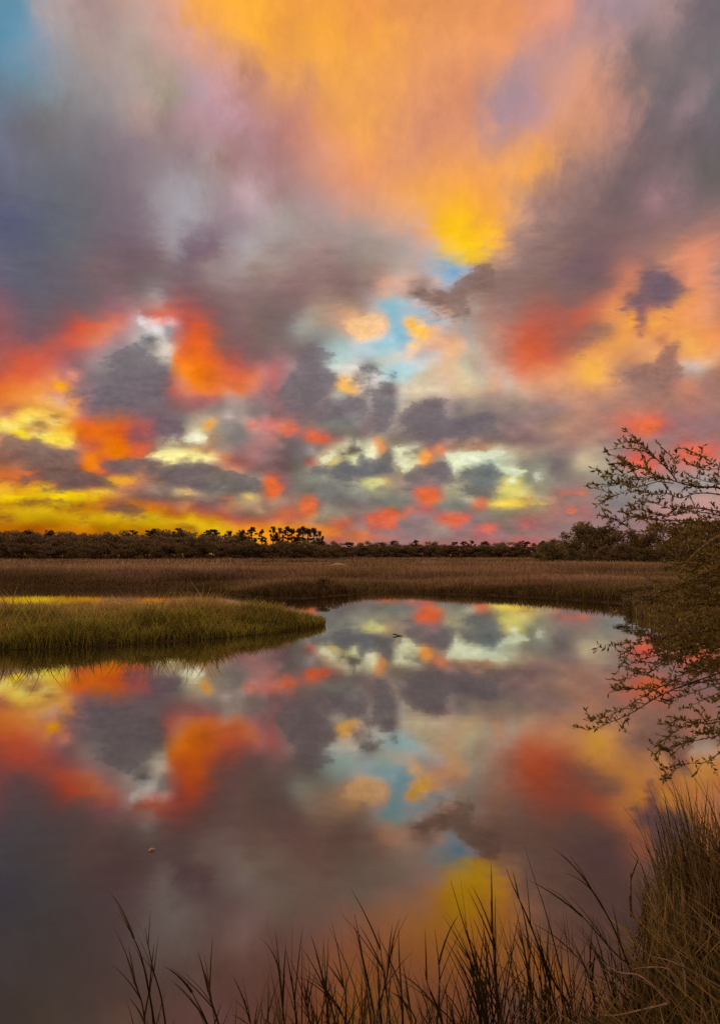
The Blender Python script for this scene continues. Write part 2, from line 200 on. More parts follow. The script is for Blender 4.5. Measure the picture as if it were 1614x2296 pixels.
    6.11,15.37,211,184,170, 6.69,15.35,235,183,142, 0.29,15.02,181,188,189, 0.88,15.02,176,188,187, 1.46,15.01,187,199,191, 2.04,15.01,196,203,191,
    2.63,15.00,220,203,181, 3.21,15.00,215,203,189, 3.79,14.99,247,219,196, 4.37,14.98,204,202,200, 4.95,14.97,200,199,197, 5.53,14.95,216,202,195,
    6.11,14.94,215,192,179, 6.69,14.92,232,187,145, 0.29,14.59,169,169,166, 0.88,14.58,152,156,151, 1.46,14.58,182,188,178, 2.04,14.58,183,190,179,
    2.63,14.57,188,206,203, 3.21,14.56,181,206,212, 3.79,14.55,189,207,214, 4.37,14.54,200,208,211, 4.95,14.53,228,219,205, 5.53,14.52,219,203,185,
    6.11,14.51,223,197,169, 6.69,14.49,223,189,153, 20.50,17.34,196,121,107, 21.02,17.28,165,99,93, 21.53,17.22,197,123,104, 22.03,17.17,209,133,98,
    22.53,17.11,236,155,83, 23.03,17.05,237,153,84, 23.53,16.99,237,152,87, 24.02,16.93,237,152,92, 24.51,16.87,237,153,99, 24.99,16.81,234,153,105,
    25.47,16.75,224,152,113, 25.95,16.68,206,137,101, 20.49,16.94,235,156,68, 21.01,16.88,171,103,94, 21.52,16.83,234,158,69, 22.02,16.77,239,165,73,
    22.52,16.72,238,162,76, 23.02,16.66,237,154,84, 23.52,16.60,237,153,87, 24.01,16.54,238,153,95, 24.50,16.48,237,153,100, 24.98,16.42,234,153,104,
    25.46,16.36,224,151,111, 25.93,16.30,207,137,99, 20.49,16.54,239,163,74, 21.00,16.48,189,116,84, 21.51,16.43,239,164,74, 22.01,16.38,239,164,75,
    22.51,16.32,237,156,82, 23.01,16.26,237,154,84, 23.51,16.21,237,153,87, 24.00,16.15,238,153,93, 24.49,16.09,237,153,97, 24.97,16.03,234,152,100,
    25.45,15.97,226,148,102, 25.92,15.91,210,137,96, 20.48,16.14,236,155,85, 20.99,16.08,192,119,91, 21.50,16.03,220,139,68, 22.00,15.98,236,154,83,
    22.51,15.92,235,154,84, 23.00,15.87,236,154,85, 23.50,15.81,236,154,85, 23.99,15.76,237,154,87, 24.48,15.70,237,153,89, 24.96,15.64,235,152,90,
    25.44,15.58,223,141,92, 25.91,15.52,220,137,87, 20.47,15.73,234,153,86, 20.98,15.68,221,142,93, 21.49,15.63,233,153,87, 21.99,15.58,233,152,87,
    22.50,15.53,211,137,91, 22.99,15.47,240,163,91, 23.49,15.42,236,159,86, 23.98,15.36,239,162,88, 24.47,15.31,236,155,85, 24.95,15.25,236,153,86,
    25.43,15.19,236,150,87, 25.90,15.14,230,142,84, 20.46,15.33,234,156,89, 20.97,15.28,238,163,100, 21.48,15.23,238,162,95, 21.99,15.18,218,142,97,
    22.49,15.13,193,120,80, 22.98,15.08,238,167,102, 23.48,15.02,238,166,90, 23.97,14.97,239,166,88, 24.46,14.91,235,158,83, 24.94,14.86,236,155,84,
    25.42,14.80,237,153,86, 25.89,14.75,237,151,88, 20.45,14.93,236,163,94, 20.96,14.88,225,154,99, 21.47,14.83,225,153,100, 21.98,14.78,223,150,102,
    22.48,14.73,211,139,100, 22.98,14.68,188,121,92, 23.47,14.63,216,151,97, 23.96,14.57,237,167,88, 24.45,14.52,239,166,87, 24.93,14.47,239,163,88,
    25.41,14.41,236,155,87, 25.88,14.36,237,153,93, 20.44,14.52,206,139,95, 20.95,14.47,221,152,102, 21.46,14.43,228,156,103, 21.97,14.38,235,164,109,
    22.47,14.33,194,129,98, 22.97,14.28,185,121,95, 23.46,14.23,223,153,89, 23.95,14.18,236,166,90, 24.44,14.12,238,168,90, 24.92,14.07,239,166,90,
    25.40,14.02,234,157,90, 25.87,13.97,234,155,99, 20.43,14.11,203,138,99, 20.95,14.07,210,148,104, 21.45,14.02,226,157,106, 21.96,13.97,235,166,111,
    22.46,13.93,184,122,97, 22.96,13.88,179,119,98, 23.45,13.83,229,156,104, 23.94,13.78,233,160,99, 24.43,13.73,240,169,100, 24.91,13.68,239,168,102,
    25.39,13.62,230,159,112, 25.86,13.57,245,181,134, 20.43,13.70,199,137,100, 20.94,13.66,192,136,97, 21.44,13.61,184,133,96, 21.95,13.57,188,131,98,
    22.45,13.52,183,122,99, 22.95,13.48,181,120,100, 23.44,13.43,228,183,164, 23.93,13.38,221,184,167, 24.42,13.33,211,184,175, 24.90,13.28,223,184,163,
    25.38,13.23,238,184,148, 25.85,13.18,208,153,115, -25.84,12.78,184,92,72, -25.37,12.83,197,92,64, -24.89,12.88,209,93,62, -24.41,12.93,217,95,64,
    -23.92,12.98,217,96,67, -23.43,13.03,215,100,74, -22.94,13.07,206,109,80, -22.44,13.12,189,105,98, -21.94,13.16,187,116,113, -21.44,13.21,176,118,114,
    -20.93,13.25,143,102,100, -20.42,13.29,149,118,117, -25.83,12.39,205,94,64, -25.36,12.44,213,96,61, -24.88,12.48,215,97,55, -24.40,12.53,217,97,61,
    -23.91,12.58,217,98,64, -23.42,12.62,220,112,77, -22.93,12.67,222,125,83, -22.43,12.71,232,142,88, -21.93,12.76,191,119,113, -21.43,12.80,229,153,140,
    -20.92,12.84,211,139,128, -20.41,12.88,144,116,116, -25.82,11.99,216,99,59, -25.35,12.04,221,107,51, -24.87,12.09,222,109,52, -24.39,12.13,223,110,60,
    -23.90,12.18,233,128,71, -23.41,12.22,226,127,78, -22.92,12.26,222,131,80, -22.42,12.31,232,144,78, -21.92,12.35,224,133,88, -21.42,12.39,198,121,104,
    -20.91,12.43,168,119,115, -20.40,12.47,144,117,117, -25.81,11.60,223,111,46, -25.34,11.64,235,125,54, -24.86,11.68,234,127,57, -24.38,11.73,235,131,63,
    -23.89,11.77,237,141,69, -23.40,11.81,233,144,71, -22.91,11.86,226,135,84, -22.41,11.90,249,159,35, -21.91,11.94,252,182,0, -21.41,11.98,229,138,90,
    -20.90,12.02,163,119,117, -20.39,12.06,147,117,117, -25.80,11.20,228,117,42, -25.33,11.24,234,128,54, -24.85,11.28,234,133,59, -24.37,11.33,237,143,65,
    -23.88,11.37,235,148,67, -23.39,11.41,235,148,75, -22.90,11.45,227,148,86, -22.40,11.49,219,143,101, -21.90,11.53,234,152,103, -21.40,11.57,158,117,114,
    -20.89,11.61,157,118,117, -20.38,11.65,155,118,118, -25.79,10.80,223,126,52, -25.32,10.84,235,140,65, -24.84,10.88,235,145,65, -24.36,10.92,239,148,72,
    -23.87,10.96,243,161,81, -23.38,11.00,255,183,109, -22.89,11.04,222,155,111, -22.40,11.08,225,166,140, -21.90,11.12,210,155,131, -21.39,11.16,234,152,89,
    -20.89,11.20,219,137,87, -20.38,11.23,165,120,117, -25.78,10.40,214,120,65, -25.31,10.44,210,120,64, -24.83,10.48,223,136,66, -24.35,10.52,235,154,70,
    -23.86,10.56,234,157,69, -23.37,10.60,233,159,72, -22.88,10.63,237,168,86, -22.39,10.67,241,178,109, -21.89,10.71,227,169,132, -21.38,10.75,247,169,89,
    -20.88,10.78,212,138,101, -20.37,10.82,169,119,112, -25.77,10.00,201,121,78, -25.30,10.04,195,121,87, -24.82,10.08,209,134,76, -24.34,10.11,235,170,68,
    -23.85,10.15,238,179,73, -23.36,10.19,235,170,73, -22.87,10.23,235,169,84, -22.38,10.26,236,172,89, -21.88,10.30,242,177,89, -21.37,10.33,247,172,81,
    -20.87,10.37,203,136,104, -20.36,10.40,166,113,99, -25.76,9.60,223,150,100, -25.29,9.63,220,153,85, -24.81,9.67,251,206,80, -24.33,9.71,255,217,95,
    -23.84,9.74,255,231,118, -23.36,9.78,252,202,96, -22.86,9.82,218,157,75, -22.37,9.85,203,139,60, -21.87,9.88,204,137,59, -21.37,9.92,240,168,85,
    -20.86,9.95,203,134,100, -20.35,9.98,169,107,95, -25.75,9.20,255,229,101, -25.28,9.23,250,207,87, -24.80,9.27,249,206,86, -24.32,9.30,255,230,107,
    -23.83,9.34,255,245,140, -23.35,9.37,202,153,66, -22.85,9.40,255,228,132, -22.36,9.44,255,214,109, -21.86,9.47,255,201,93, -21.36,9.50,236,155,78,
    -20.85,9.54,232,115,62, -20.34,9.57,232,100,59, -13.48,13.78,252,140,34, -12.93,13.81,239,125,20, -12.37,13.84,233,114,18, -11.81,13.86,230,111,28,
    -11.25,13.89,224,109,36, -10.69,13.92,221,106,60, -10.12,13.94,208,95,63, -9.55,13.96,196,94,73, -8.98,13.98,191,96,77, -8.41,14.00,182,99,92,
    -7.83,14.02,204,118,106, -7.26,14.04,195,127,124, -13.48,13.35,239,130,40, -12.92,13.38,239,125,22, -12.37,13.41,233,115,19, -11.81,13.44,227,111,29,
    -11.24,13.46,223,108,36, -10.68,13.49,217,101,50, -10.11,13.51,215,99,61, -9.55,13.53,213,99,64, -8.98,13.55,217,109,72, -8.40,13.57,214,116,82,
    -7.83,13.59,216,125,92, -7.26,13.61,191,117,114, -13.47,12.93,225,136,92, -12.92,12.95,240,127,32, -12.36,12.98,238,123,25, -11.80,13.01,231,115,32,
    -11.24,13.03,225,111,43, -10.68,13.06,222,109,51, -10.11,13.08,222,109,63, -9.54,13.10,220,109,66, -8.97,13.12,219,112,70, -8.40,13.14,221,123,84,
    -7.83,13.16,213,127,98, -7.25,13.18,178,115,114, -13.47,12.50,220,130,95, -12.91,12.53,231,128,64, -12.36,12.55,238,126,37, -11.80,12.58,238,124,39,
    -11.23,12.60,231,116,43, -10.67,12.63,235,125,65, -10.11,12.65,233,125,72, -9.54,12.67,219,114,68, -8.97,12.69,218,115,71, -8.40,12.71,219,126,87,
    -7.82,12.72,198,121,113, -7.25,12.74,165,115,115, -13.46,12.07,215,129,99, -12.91,12.10,219,127,84, -12.35,12.12,226,126,65, -11.79,12.15,234,126,61,
    -11.23,12.17,234,125,63, -10.67,12.19,223,127,79, -10.10,12.21,221,148,127, -9.53,12.23,221,128,84, -8.96,12.25,219,128,86, -8.39,12.27,200,130,116,
    -7.82,12.29,179,121,117, -7.25,12.31,159,116,115, -13.45,11.64,181,105,100, -12.90,11.67,186,118,115, -12.34,11.69,172,103,101, -11.79,11.72,180,104,102,
    -11.22,11.74,192,107,101, -10.66,11.76,167,121,113, -10.10,11.78,187,151,139, -9.53,11.80,184,149,135, -8.96,11.82,181,138,125, -8.39,11.84,155,121,116,
    -7.82,11.85,153,119,117, -7.24,11.87,153,116,115, -13.45,11.21,154,102,100, -12.90,11.24,157,103,100, -12.34,11.26,164,104,101, -11.78,11.28,166,106,103,
    -11.22,11.30,155,118,111, -10.66,11.33,152,123,115, -10.09,11.35,173,151,142, -9.53,11.36,172,150,139, -8.96,11.38,171,149,138, -8.39,11.40,155,133,129,
    -7.81,11.42,140,118,117, -7.24,11.43,142,115,115, -13.44,10.78,139,105,100, -12.89,10.80,150,114,106, -12.33,10.83,149,108,100, -11.78,10.85,158,131,120,
    -11.21,10.87,155,133,125, -10.65,10.89,148,131,121, -10.09,10.91,162,146,137, -9.52,10.93,157,140,131, -8.95,10.95,168,150,140, -8.38,10.96,138,119,114,
    -7.81,10.98,134,117,115, -7.24,10.99,139,115,114, -13.44,10.35,128,115,109, -12.88,10.37,154,133,120, -12.33,10.39,173,151,134, -11.77,10.42,171,149,134,
    -11.21,10.44,156,137,128, -10.65,10.45,175,153,142, -10.08,10.47,210,190,180, -9.52,10.49,155,138,130, -8.95,10.51,170,150,141, -8.38,10.52,141,119,113,
    -7.81,10.54,150,120,116, -7.23,10.55,167,133,128, -13.43,9.92,126,118,110, -12.88,9.94,170,155,136, -12.32,9.96,187,167,139, -11.76,9.98,208,172,128,
    -11.21,10.00,235,183,104, -10.64,10.02,155,138,130, -10.08,10.04,152,137,130, -9.51,10.05,152,136,129, -8.94,10.07,181,154,143, -8.37,10.08,209,153,143,
    -7.80,10.10,185,122,116, -7.23,10.11,209,122,116, -6.68,14.06,195,109,107, -6.11,14.07,184,119,119, -5.53,14.09,166,132,133, -4.95,14.10,152,133,136,
    -4.37,14.11,135,121,127, -3.79,14.12,134,121,128, -3.21,14.13,137,130,132, -2.63,14.14,171,169,165, -2.04,14.14,214,216,205, -1.46,14.15,223,218,203,
    -0.88,14.15,235,221,205, -0.29,14.15,240,224,211, -6.68,13.63,193,108,107, -6.10,13.64,180,117,117, -5.53,13.65,150,120,120, -4.95,13.67,129,117,119,
    -4.37,13.68,131,119,121, -3.79,13.69,133,120,122, -3.21,13.69,133,122,122, -2.62,13.70,138,132,129, -2.04,13.71,152,148,139, -1.46,13.71,216,206,192,
    -0.88,13.71,235,220,204, -0.29,13.72,167,152,138, -6.68,13.19,182,107,107, -6.10,13.21,166,117,116, -5.52,13.22,138,119,118, -4.95,13.23,126,117,117,
    -4.37,13.24,126,118,118, -3.79,13.25,132,119,119, -3.20,13.26,133,120,120, -2.62,13.26,134,124,122, -2.04,13.27,141,135,130, -1.46,13.27,253,192,114,
    -0.88,13.28,252,192,106, -0.29,13.28,169,153,141, -6.67,12.76,176,107,106, -6.10,12.77,153,117,116, -5.52,12.78,137,118,117, -4.94,12.79,125,117,115,
    -4.36,12.80,124,117,115, -3.78,12.81,130,119,117, -3.20,12.82,134,120,120, -2.62,12.83,141,130,128, -2.04,12.83,147,137,132, -1.46,12.84,255,199,106,
    -0.87,12.84,255,200,107, -0.29,12.84,244,202,159, -6.67,12.32,162,108,107, -6.10,12.33,152,115,114, -5.52,12.35,138,117,114, -4.94,12.36,125,115,109,
    -4.36,12.37,122,113,109, -3.78,12.37,120,108,106, -3.20,12.38,133,119,118, -2.62,12.39,134,122,118, -2.04,12.39,156,148,138, -1.46,12.40,179,168,148,
    -0.87,12.40,158,148,134, -0.29,12.40,215,190,165, -6.67,11.88,151,106,105, -6.09,11.90,149,106,104, -5.52,11.91,145,114,110, -4.94,11.92,120,104,100,
    -4.36,11.93,117,105,102, -3.78,11.94,125,113,112, -3.20,11.94,133,118,117, -2.62,11.95,133,120,117, -2.04,11.95,191,182,174, -1.46,11.96,154,148,138,
    -0.87,11.96,146,139,133, -0.29,11.96,141,135,131, -6.67,11.44,146,105,105, -6.09,11.46,146,104,103, -5.51,11.47,135,103,101, -4.94,11.48,121,101,100,
    -4.36,11.49,115,101,100, -3.78,11.50,118,103,103, -3.20,11.50,133,117,117, -2.62,11.51,134,119,117, -2.04,11.51,132,121,118, -1.46,11.52,138,133,130,
    -0.87,11.52,139,134,132, -0.29,11.52,139,134,133, -6.66,11.00,138,104,102, -6.09,11.02,143,102,101, -5.51,11.03,135,102,101, -4.93,11.04,125,101,100,
    -4.36,11.05,121,101,100, -3.78,11.05,121,102,101, -3.20,11.06,122,104,103, -2.62,11.07,133,118,116, -2.04,11.07,130,120,118, -1.45,11.07,125,119,118,
    -0.87,11.08,128,123,123, -0.29,11.08,139,133,133, -6.66,10.56,131,101,98, -6.08,10.58,138,101,99, -5.51,10.59,138,101,99, -4.93,10.60,134,102,99,
    -4.35,10.60,131,104,100, -3.78,10.61,129,105,102, -3.20,10.62,128,108,104, -2.62,10.62,130,116,112, -2.04,10.63,124,118,116, -1.45,10.63,121,118,117,
    -0.87,10.63,123,119,118, -0.29,10.63,139,132,131, -6.66,10.12,199,110,100, -6.08,10.13,212,122,106, -5.51,10.14,200,121,106, -4.93,10.15,168,118,109,
    -4.35,10.16,143,114,106, -3.77,10.17,137,113,106, -3.19,10.17,128,115,109, -2.61,10.18,124,117,112, -2.03,10.18,121,118,113, -1.45,10.19,120,118,114,
    -0.87,10.19,122,118,115, -0.29,10.19,144,134,132, 0.29,14.15,157,153,146, 0.88,14.15,119,119,113, 1.46,14.15,167,171,162, 2.04,14.14,196,216,214,
    2.62,14.14,191,217,218, 3.21,14.13,190,217,220, 3.79,14.12,192,216,218, 4.37,14.11,204,215,213, 4.95,14.10,208,201,183, 5.53,14.09,208,188,159,
    6.11,14.07,218,189,156, 6.68,14.06,228,188,149, 0.29,13.72,160,151,140, 0.87,13.71,222,218,208, 1.46,13.71,218,220,214, 2.04,13.71,197,217,216,
    2.62,13.70,151,174,176, 3.21,13.69,193,218,218, 3.79,13.69,193,216,214, 4.37,13.68,206,205,187, 4.95,13.67,204,189,160, 5.53,13.65,207,186,156,
    6.10,13.64,218,187,156, 6.68,13.63,227,188,155, 0.29,13.28,204,189,176, 0.87,13.28,218,208,198, 1.46,13.27,226,220,211, 2.04,13.27,196,203,200,
    2.62,13.26,166,171,168, 3.20,13.26,207,214,205, 3.79,13.25,214,207,187, 4.37,13.24,217,203,174, 4.94,13.23,206,188,158, 5.52,13.22,209,187,157,
    6.10,13.21,217,189,162, 6.68,13.19,221,188,162, 0.29,12.84,220,193,175, 0.87,12.84,195,184,173, 1.46,12.84,157,150,140, 2.04,12.83,130,121,116,
    2.62,12.83,129,120,115, 3.20,12.82,192,185,173, 3.78,12.81,202,189,164, 4.36,12.80,219,203,174, 4.94,12.79,220,201,173, 5.52,12.78,214,192,166,
    6.10,12.77,222,197,171, 6.67,12.76,218,189,162, 0.29,12.40,166,151,138, 0.87,12.40,151,140,130, 1.46,12.40,174,165,157, 2.04,12.39,132,121,117,
    2.62,12.39,126,111,107, 3.20,12.38,217,205,195, 3.78,12.37,218,204,184, 4.36,12.37,220,203,177, 4.94,12.36,237,219,197, 5.52,12.35,239,219,200,
    6.10,12.33,240,217,195, 6.67,12.32,216,189,170, 0.29,11.96,142,135,130, 0.87,11.96,180,168,159, 1.46,11.96,146,137,132, 2.04,11.95,140,134,131,
    2.62,11.95,156,149,145, 3.20,11.94,191,180,168, 3.78,11.94,186,170,151, 4.36,11.93,184,167,144, 4.94,11.92,172,153,138, 5.52,11.91,138,119,111,
    6.09,11.90,139,118,112, 6.67,11.88,180,154,148, 0.29,11.52,142,135,132, 0.87,11.52,163,152,144, 1.45,11.52,141,135,132, 2.04,11.51,138,134,132,
    2.62,11.51,125,121,116, 3.20,11.50,184,172,157, 3.78,11.50,184,168,147, 4.36,11.49,173,154,139, 4.94,11.48,142,121,114, 5.51,11.47,137,118,115,
    6.09,11.46,138,118,115, 6.66,11.44,164,141,137, 0.29,11.08,146,136,134, 0.87,11.08,163,150,145, 1.45,11.07,141,133,130, 2.04,11.07,140,134,130,
    2.62,11.07,141,134,128, 3.20,11.06,199,183,165, 3.78,11.05,171,153,139, 4.36,11.05,141,122,113, 4.93,11.04,135,119,114, 5.51,11.03,123,108,104,
    6.09,11.02,135,118,115, 6.66,11.00,167,148,143, 0.29,10.63,135,121,120, 0.87,10.63,121,106,104, 1.45,10.63,137,122,118, 2.03,10.63,149,134,125,
    2.62,10.62,165,150,138, 3.20,10.62,167,152,140, 3.77,10.61,135,120,113, 4.35,10.60,133,119,114, 4.93,10.60,126,116,109, 5.51,10.59,125,115,109,
    6.08,10.58,131,119,116, 6.66,10.56,150,135,132, 0.29,10.19,135,120,119, 0.87,10.19,137,119,117, 1.45,10.19,142,123,118, 2.03,10.18,151,134,124,
    2.61,10.18,152,136,125, 3.19,10.17,137,121,115, 3.77,10.17,134,119,115, 4.35,10.16,127,116,112, 4.93,10.15,123,114,109, 5.51,10.14,124,115,111,
    6.08,10.13,128,117,115, 6.66,10.12,133,119,118, -25.74,8.79,254,221,82, -25.27,8.83,255,216,108, -24.79,8.86,243,204,88, -24.31,8.90,197,142,61,
    -23.82,8.93,210,154,78, -23.34,8.96,201,145,73, -22.84,8.99,213,157,77, -22.35,9.03,228,172,63, -21.85,9.06,234,171,53, -21.35,9.09,230,139,36,
    -20.84,9.12,232,125,22, -20.33,9.15,232,112,19, -25.73,8.39,189,135,101, -25.26,8.42,234,191,84, -24.78,8.46,253,234,18, -24.30,8.49,249,208,60,
    -23.81,8.52,255,231,136, -23.33,8.55,255,231,133, -22.84,8.58,255,231,100, -22.34,8.61,255,215,75, -21.84,8.64,253,201,64, -21.34,8.67,240,170,54,
    -20.83,8.70,219,112,29, -20.32,8.73,218,101,31, -25.72,7.99,193,134,103, -25.25,8.02,181,131,100, -24.77,8.05,184,132,90, -24.29,8.08,255,218,68,
    -23.80,8.11,212,157,84, -23.32,8.14,255,234,91, -22.83,8.17,255,223,84, -22.33,8.20,249,207,63, -21.83,8.23,246,200,68, -21.33,8.25,243,186,69,
    -20.82,8.28,216,112,46, -20.32,8.31,207,99,47, -25.71,7.58,181,123,100, -25.24,7.61,178,122,95, -24.76,7.64,167,121,103, -24.28,7.67,137,101,95,
    -23.80,7.70,136,103,96, -23.31,7.73,150,118,103, -22.82,7.76,166,131,108, -22.32,7.78,213,156,82, -21.82,7.81,252,200,97, -21.32,7.84,243,184,121,
    -20.82,7.86,187,116,90, -20.31,7.89,205,111,72, -25.70,7.18,153,100,84, -25.23,7.21,150,100,85, -24.75,7.23,140,97,86, -24.27,7.26,123,87,81,
    -23.79,7.29,121,88,81, -23.30,7.32,145,113,102, -22.81,7.34,151,118,104, -22.31,7.37,153,118,105, -21.81,7.39,154,117,103, -21.31,7.42,158,116,99,
    -20.81,7.44,176,115,89, -20.30,7.47,219,123,69, -25.69,6.77,138,87,76, -25.22,6.80,136,88,78, -24.74,6.83,127,85,78, -24.26,6.85,123,86,79, -23.78,6.88,135,98,89,
    -23.29,6.90,141,104,94, -22.80,6.93,120,86,79, -22.30,6.95,121,85,79, -21.81,6.98,124,86,78, -21.30,7.00,144,101,87, -20.80,7.02,179,106,86,
    -20.29,7.05,234,127,29, -25.68,6.37,140,87,67, -25.21,6.39,154,98,72, -24.73,6.42,178,119,92, -24.25,6.44,149,101,87, -23.77,6.47,125,86,80,
    -23.28,6.49,122,85,80, -22.79,6.51,121,84,80, -22.29,6.54,123,85,80, -21.80,6.56,128,86,78, -21.29,6.58,159,105,91, -20.79,6.60,176,106,89, -20.28,6.63,234,128,20,
    -25.67,5.96,159,100,69, -25.20,5.99,169,103,69, -24.72,6.01,184,115,82, -24.24,6.03,157,102,83, -23.76,6.05,132,86,78, -23.27,6.08,124,84,78,
    -22.78,6.10,124,84,75, -22.29,6.12,128,88,78, -21.79,6.14,125,85,73, -21.29,6.16,123,84,71, -20.78,6.18,123,83,71, -20.27,6.20,222,114,26, -25.66,5.56,211,111,37,
    -25.19,5.58,209,112,45, -24.71,5.60,201,111,51, -24.23,5.62,198,109,55, -23.75,5.64,193,103,68, -23.26,5.66,177,103,76, -22.77,5.68,148,101,84,
    -22.28,5.70,138,98,82, -21.78,5.72,136,98,83, -21.28,5.74,133,97,85, -20.77,5.76,121,85,78, -20.26,5.78,122,85,78, -25.65,5.15,206,111,31, -25.18,5.17,205,110,33,
    -24.70,5.19,197,101,34, -24.22,5.21,186,96,45, -23.74,5.23,171,84,51, -23.25,5.25,142,85,64, -22.76,5.27,138,88,67, -22.27,5.29,140,97,76, -21.77,5.31,137,97,78,
    -21.27,5.32,125,87,80, -20.76,5.34,122,85,81, -20.26,5.36,123,85,79, -19.82,9.18,232,110,20, -19.30,9.21,226,109,28, -18.78,9.23,223,105,30,
    -18.26,9.26,219,96,32, -17.74,9.29,215,94,42, -17.21,9.32,185,93,69, -16.68,9.34,172,85,83, -16.14,9.37,190,95,83, -15.60,9.39,167,85,85, -15.06,9.42,122,101,100,
    -14.52,9.44,118,102,100, -13.97,9.46,116,104,100, -19.81,8.76,230,110,21, -19.30,8.78,225,108,23, -18.78,8.81,220,100,27, -18.25,8.84,220,97,29,
    -17.73,8.86,218,94,31, -17.20,8.89,168,86,82, -16.67,8.91,148,84,83, -16.13,8.94,189,95,82, -15.60,8.96,150,89,87, -15.06,8.98,124,100,96, -14.51,9.01,120,102,97,
    -13.97,9.03,118,104,97, -19.80,8.34,220,108,45, -19.29,8.36,223,108,30, -18.77,8.39,227,111,19, -18.25,8.41,223,106,17, -17.72,8.44,218,97,28,
    -17.19,8.46,158,86,83, -16.66,8.49,144,84,83, -16.13,8.51,141,86,84, -15.59,8.53,141,99,94, -15.05,8.55,168,136,121, -14.51,8.57,157,136,118,
    -13.96,8.59,238,220,189, -19.80,7.92,204,98,57, -19.28,7.94,208,98,45, -18.76,7.96,235,122,18, -18.24,7.99,222,110,6, -17.71,8.01,220,107,12,
    -17.19,8.03,207,95,62, -16.65,8.06,211,95,62, -16.12,8.08,202,95,67, -15.58,8.10,160,107,92, -15.04,8.12,184,151,121, -14.50,8.14,207,184,140,
    -13.96,8.16,206,184,134, -19.79,7.49,203,98,49, -19.27,7.52,220,109,31, -18.75,7.54,234,124,17, -18.23,7.56,222,112,4, -17.71,7.58,221,110,11,
    -17.18,7.61,216,98,51, -16.65,7.63,214,97,56, -16.11,7.65,204,98,65, -15.58,7.67,160,118,87, -15.04,7.69,185,154,116, -14.49,7.71,209,185,134,
    -13.95,7.73,255,231,154, -19.78,7.07,235,128,21, -19.26,7.09,220,110,29, -18.75,7.11,214,99,44, -18.22,7.14,235,125,17, -17.70,7.16,234,124,17,
    -17.17,7.18,219,108,52, -16.64,7.20,206,108,66, -16.11,7.22,163,119,95, -15.57,7.24,230,198,166, -15.03,7.25,227,200,145, -14.49,7.27,231,205,128,
    -13.94,7.29,249,221,140, -19.77,6.65,239,135,22, -19.26,6.67,189,96,64, -18.74,6.69,153,99,90, -18.22,6.71,134,89,81, -17.69,6.73,137,99,86,
    -17.16,6.75,139,101,85, -16.63,6.77,158,118,99, -16.10,6.79,158,120,98, -15.56,6.80,166,134,106, -15.02,6.82,181,153,120, -14.48,6.84,255,232,157,
    -13.94,6.85,244,220,149, -19.76,6.22,235,128,31, -19.25,6.24,195,97,64, -18.73,6.26,140,87,80, -18.21,6.28,130,87,80, -17.68,6.30,137,98,85,
    -17.16,6.32,133,100,88, -16.63,6.34,174,120,93, -16.09,6.35,164,121,99, -15.56,6.37,128,100,81, -15.02,6.39,139,115,98, -14.48,6.40,143,118,104,
    -13.93,6.42,125,101,97, -19.75,5.80,130,84,71, -19.24,5.82,212,110,54, -18.72,5.84,176,87,69, -18.20,5.85,146,90,81, -17.68,5.87,140,98,83, -17.15,5.89,171,118,90,
    -16.62,5.91,179,120,90, -16.09,5.92,152,104,81, -15.55,5.94,130,100,83, -15.01,5.95,126,102,92, -14.47,5.97,124,102,96, -13.93,5.98,125,101,98,
    -19.75,5.38,125,84,71, -19.23,5.39,127,83,67, -18.71,5.41,211,167,48, -18.19,5.43,253,183,39, -17.67,5.44,250,171,35, -17.14,5.46,236,153,49,
    -16.61,5.47,195,132,95, -16.08,5.49,176,121,92, -15.54,5.50,163,119,96, -15.00,5.52,139,106,90, -14.46,5.53,129,102,93, -13.92,5.54,124,101,99,
    -13.42,9.48,139,130,117, -12.87,9.50,183,169,138, -12.32,9.52,189,169,130, -11.76,9.54,231,168,74, -11.20,9.56,179,152,124, -10.64,9.58,159,145,133,
    -10.07,9.60,149,137,129, -9.51,9.61,142,133,125, -8.94,9.63,143,131,121, -8.37,9.64,210,153,143, -7.80,9.66,200,135,130, -7.23,9.67,209,126,120,
    -13.42,9.05,125,116,106, -12.87,9.07,220,202,162, -12.31,9.09,255,250,214, -11.75,9.11,199,171,136, -11.20,9.12,164,138,114, -10.63,9.14,153,136,120,
    -10.07,9.16,142,132,122, -9.50,9.17,127,119,114, -8.94,9.19,129,118,113, -8.37,9.20,171,132,126, -7.80,9.21,188,135,131, -7.22,9.23,197,135,130,
    -13.41,8.61,173,154,119, -12.86,8.63,179,155,116, -12.31,8.65,255,249,212, -11.75,8.67,201,168,131, -11.19,8.69,167,136,107, -10.63,8.70,154,135,117,
    -10.07,8.72,136,123,114, -9.50,8.73,129,118,114, -8.93,8.75,138,118,116, -8.36,8.76,157,119,117, -7.79,8.77,168,120,117, -7.22,8.78,169,119,115,
    -13.41,8.18,199,169,105, -12.86,8.20,185,153,102, -12.30,8.21,182,142,101, -11.74,8.23,181,140,108, -11.19,8.25,172,136,106, -10.62,8.26,158,135,117,
    -10.06,8.28,153,132,121, -9.50,8.29,141,119,115, -8.93,8.30,151,119,117, -8.36,8.32,164,119,118, -7.79,8.33,167,119,118, -7.22,8.34,165,119,116,
    -13.40,7.74,252,220,140, -12.85,7.76,245,209,128, -12.30,7.78,221,186,106, -11.74,7.79,196,151,100, -11.18,7.81,191,140,101, -10.62,7.82,170,136,115,
    -10.06,7.84,159,132,120, -9.49,7.85,153,119,114, -8.92,7.86,157,117,115, -8.36,7.87,171,120,118, -7.79,7.88,167,119,118, -7.21,7.90,157,117,116,
    -13.40,7.31,238,207,124, -12.84,7.32,255,229,142, -12.29,7.34,255,223,139, -11.73,7.35,255,229,143, -11.18,7.37,255,219,146, -10.61,7.38,205,136,94,
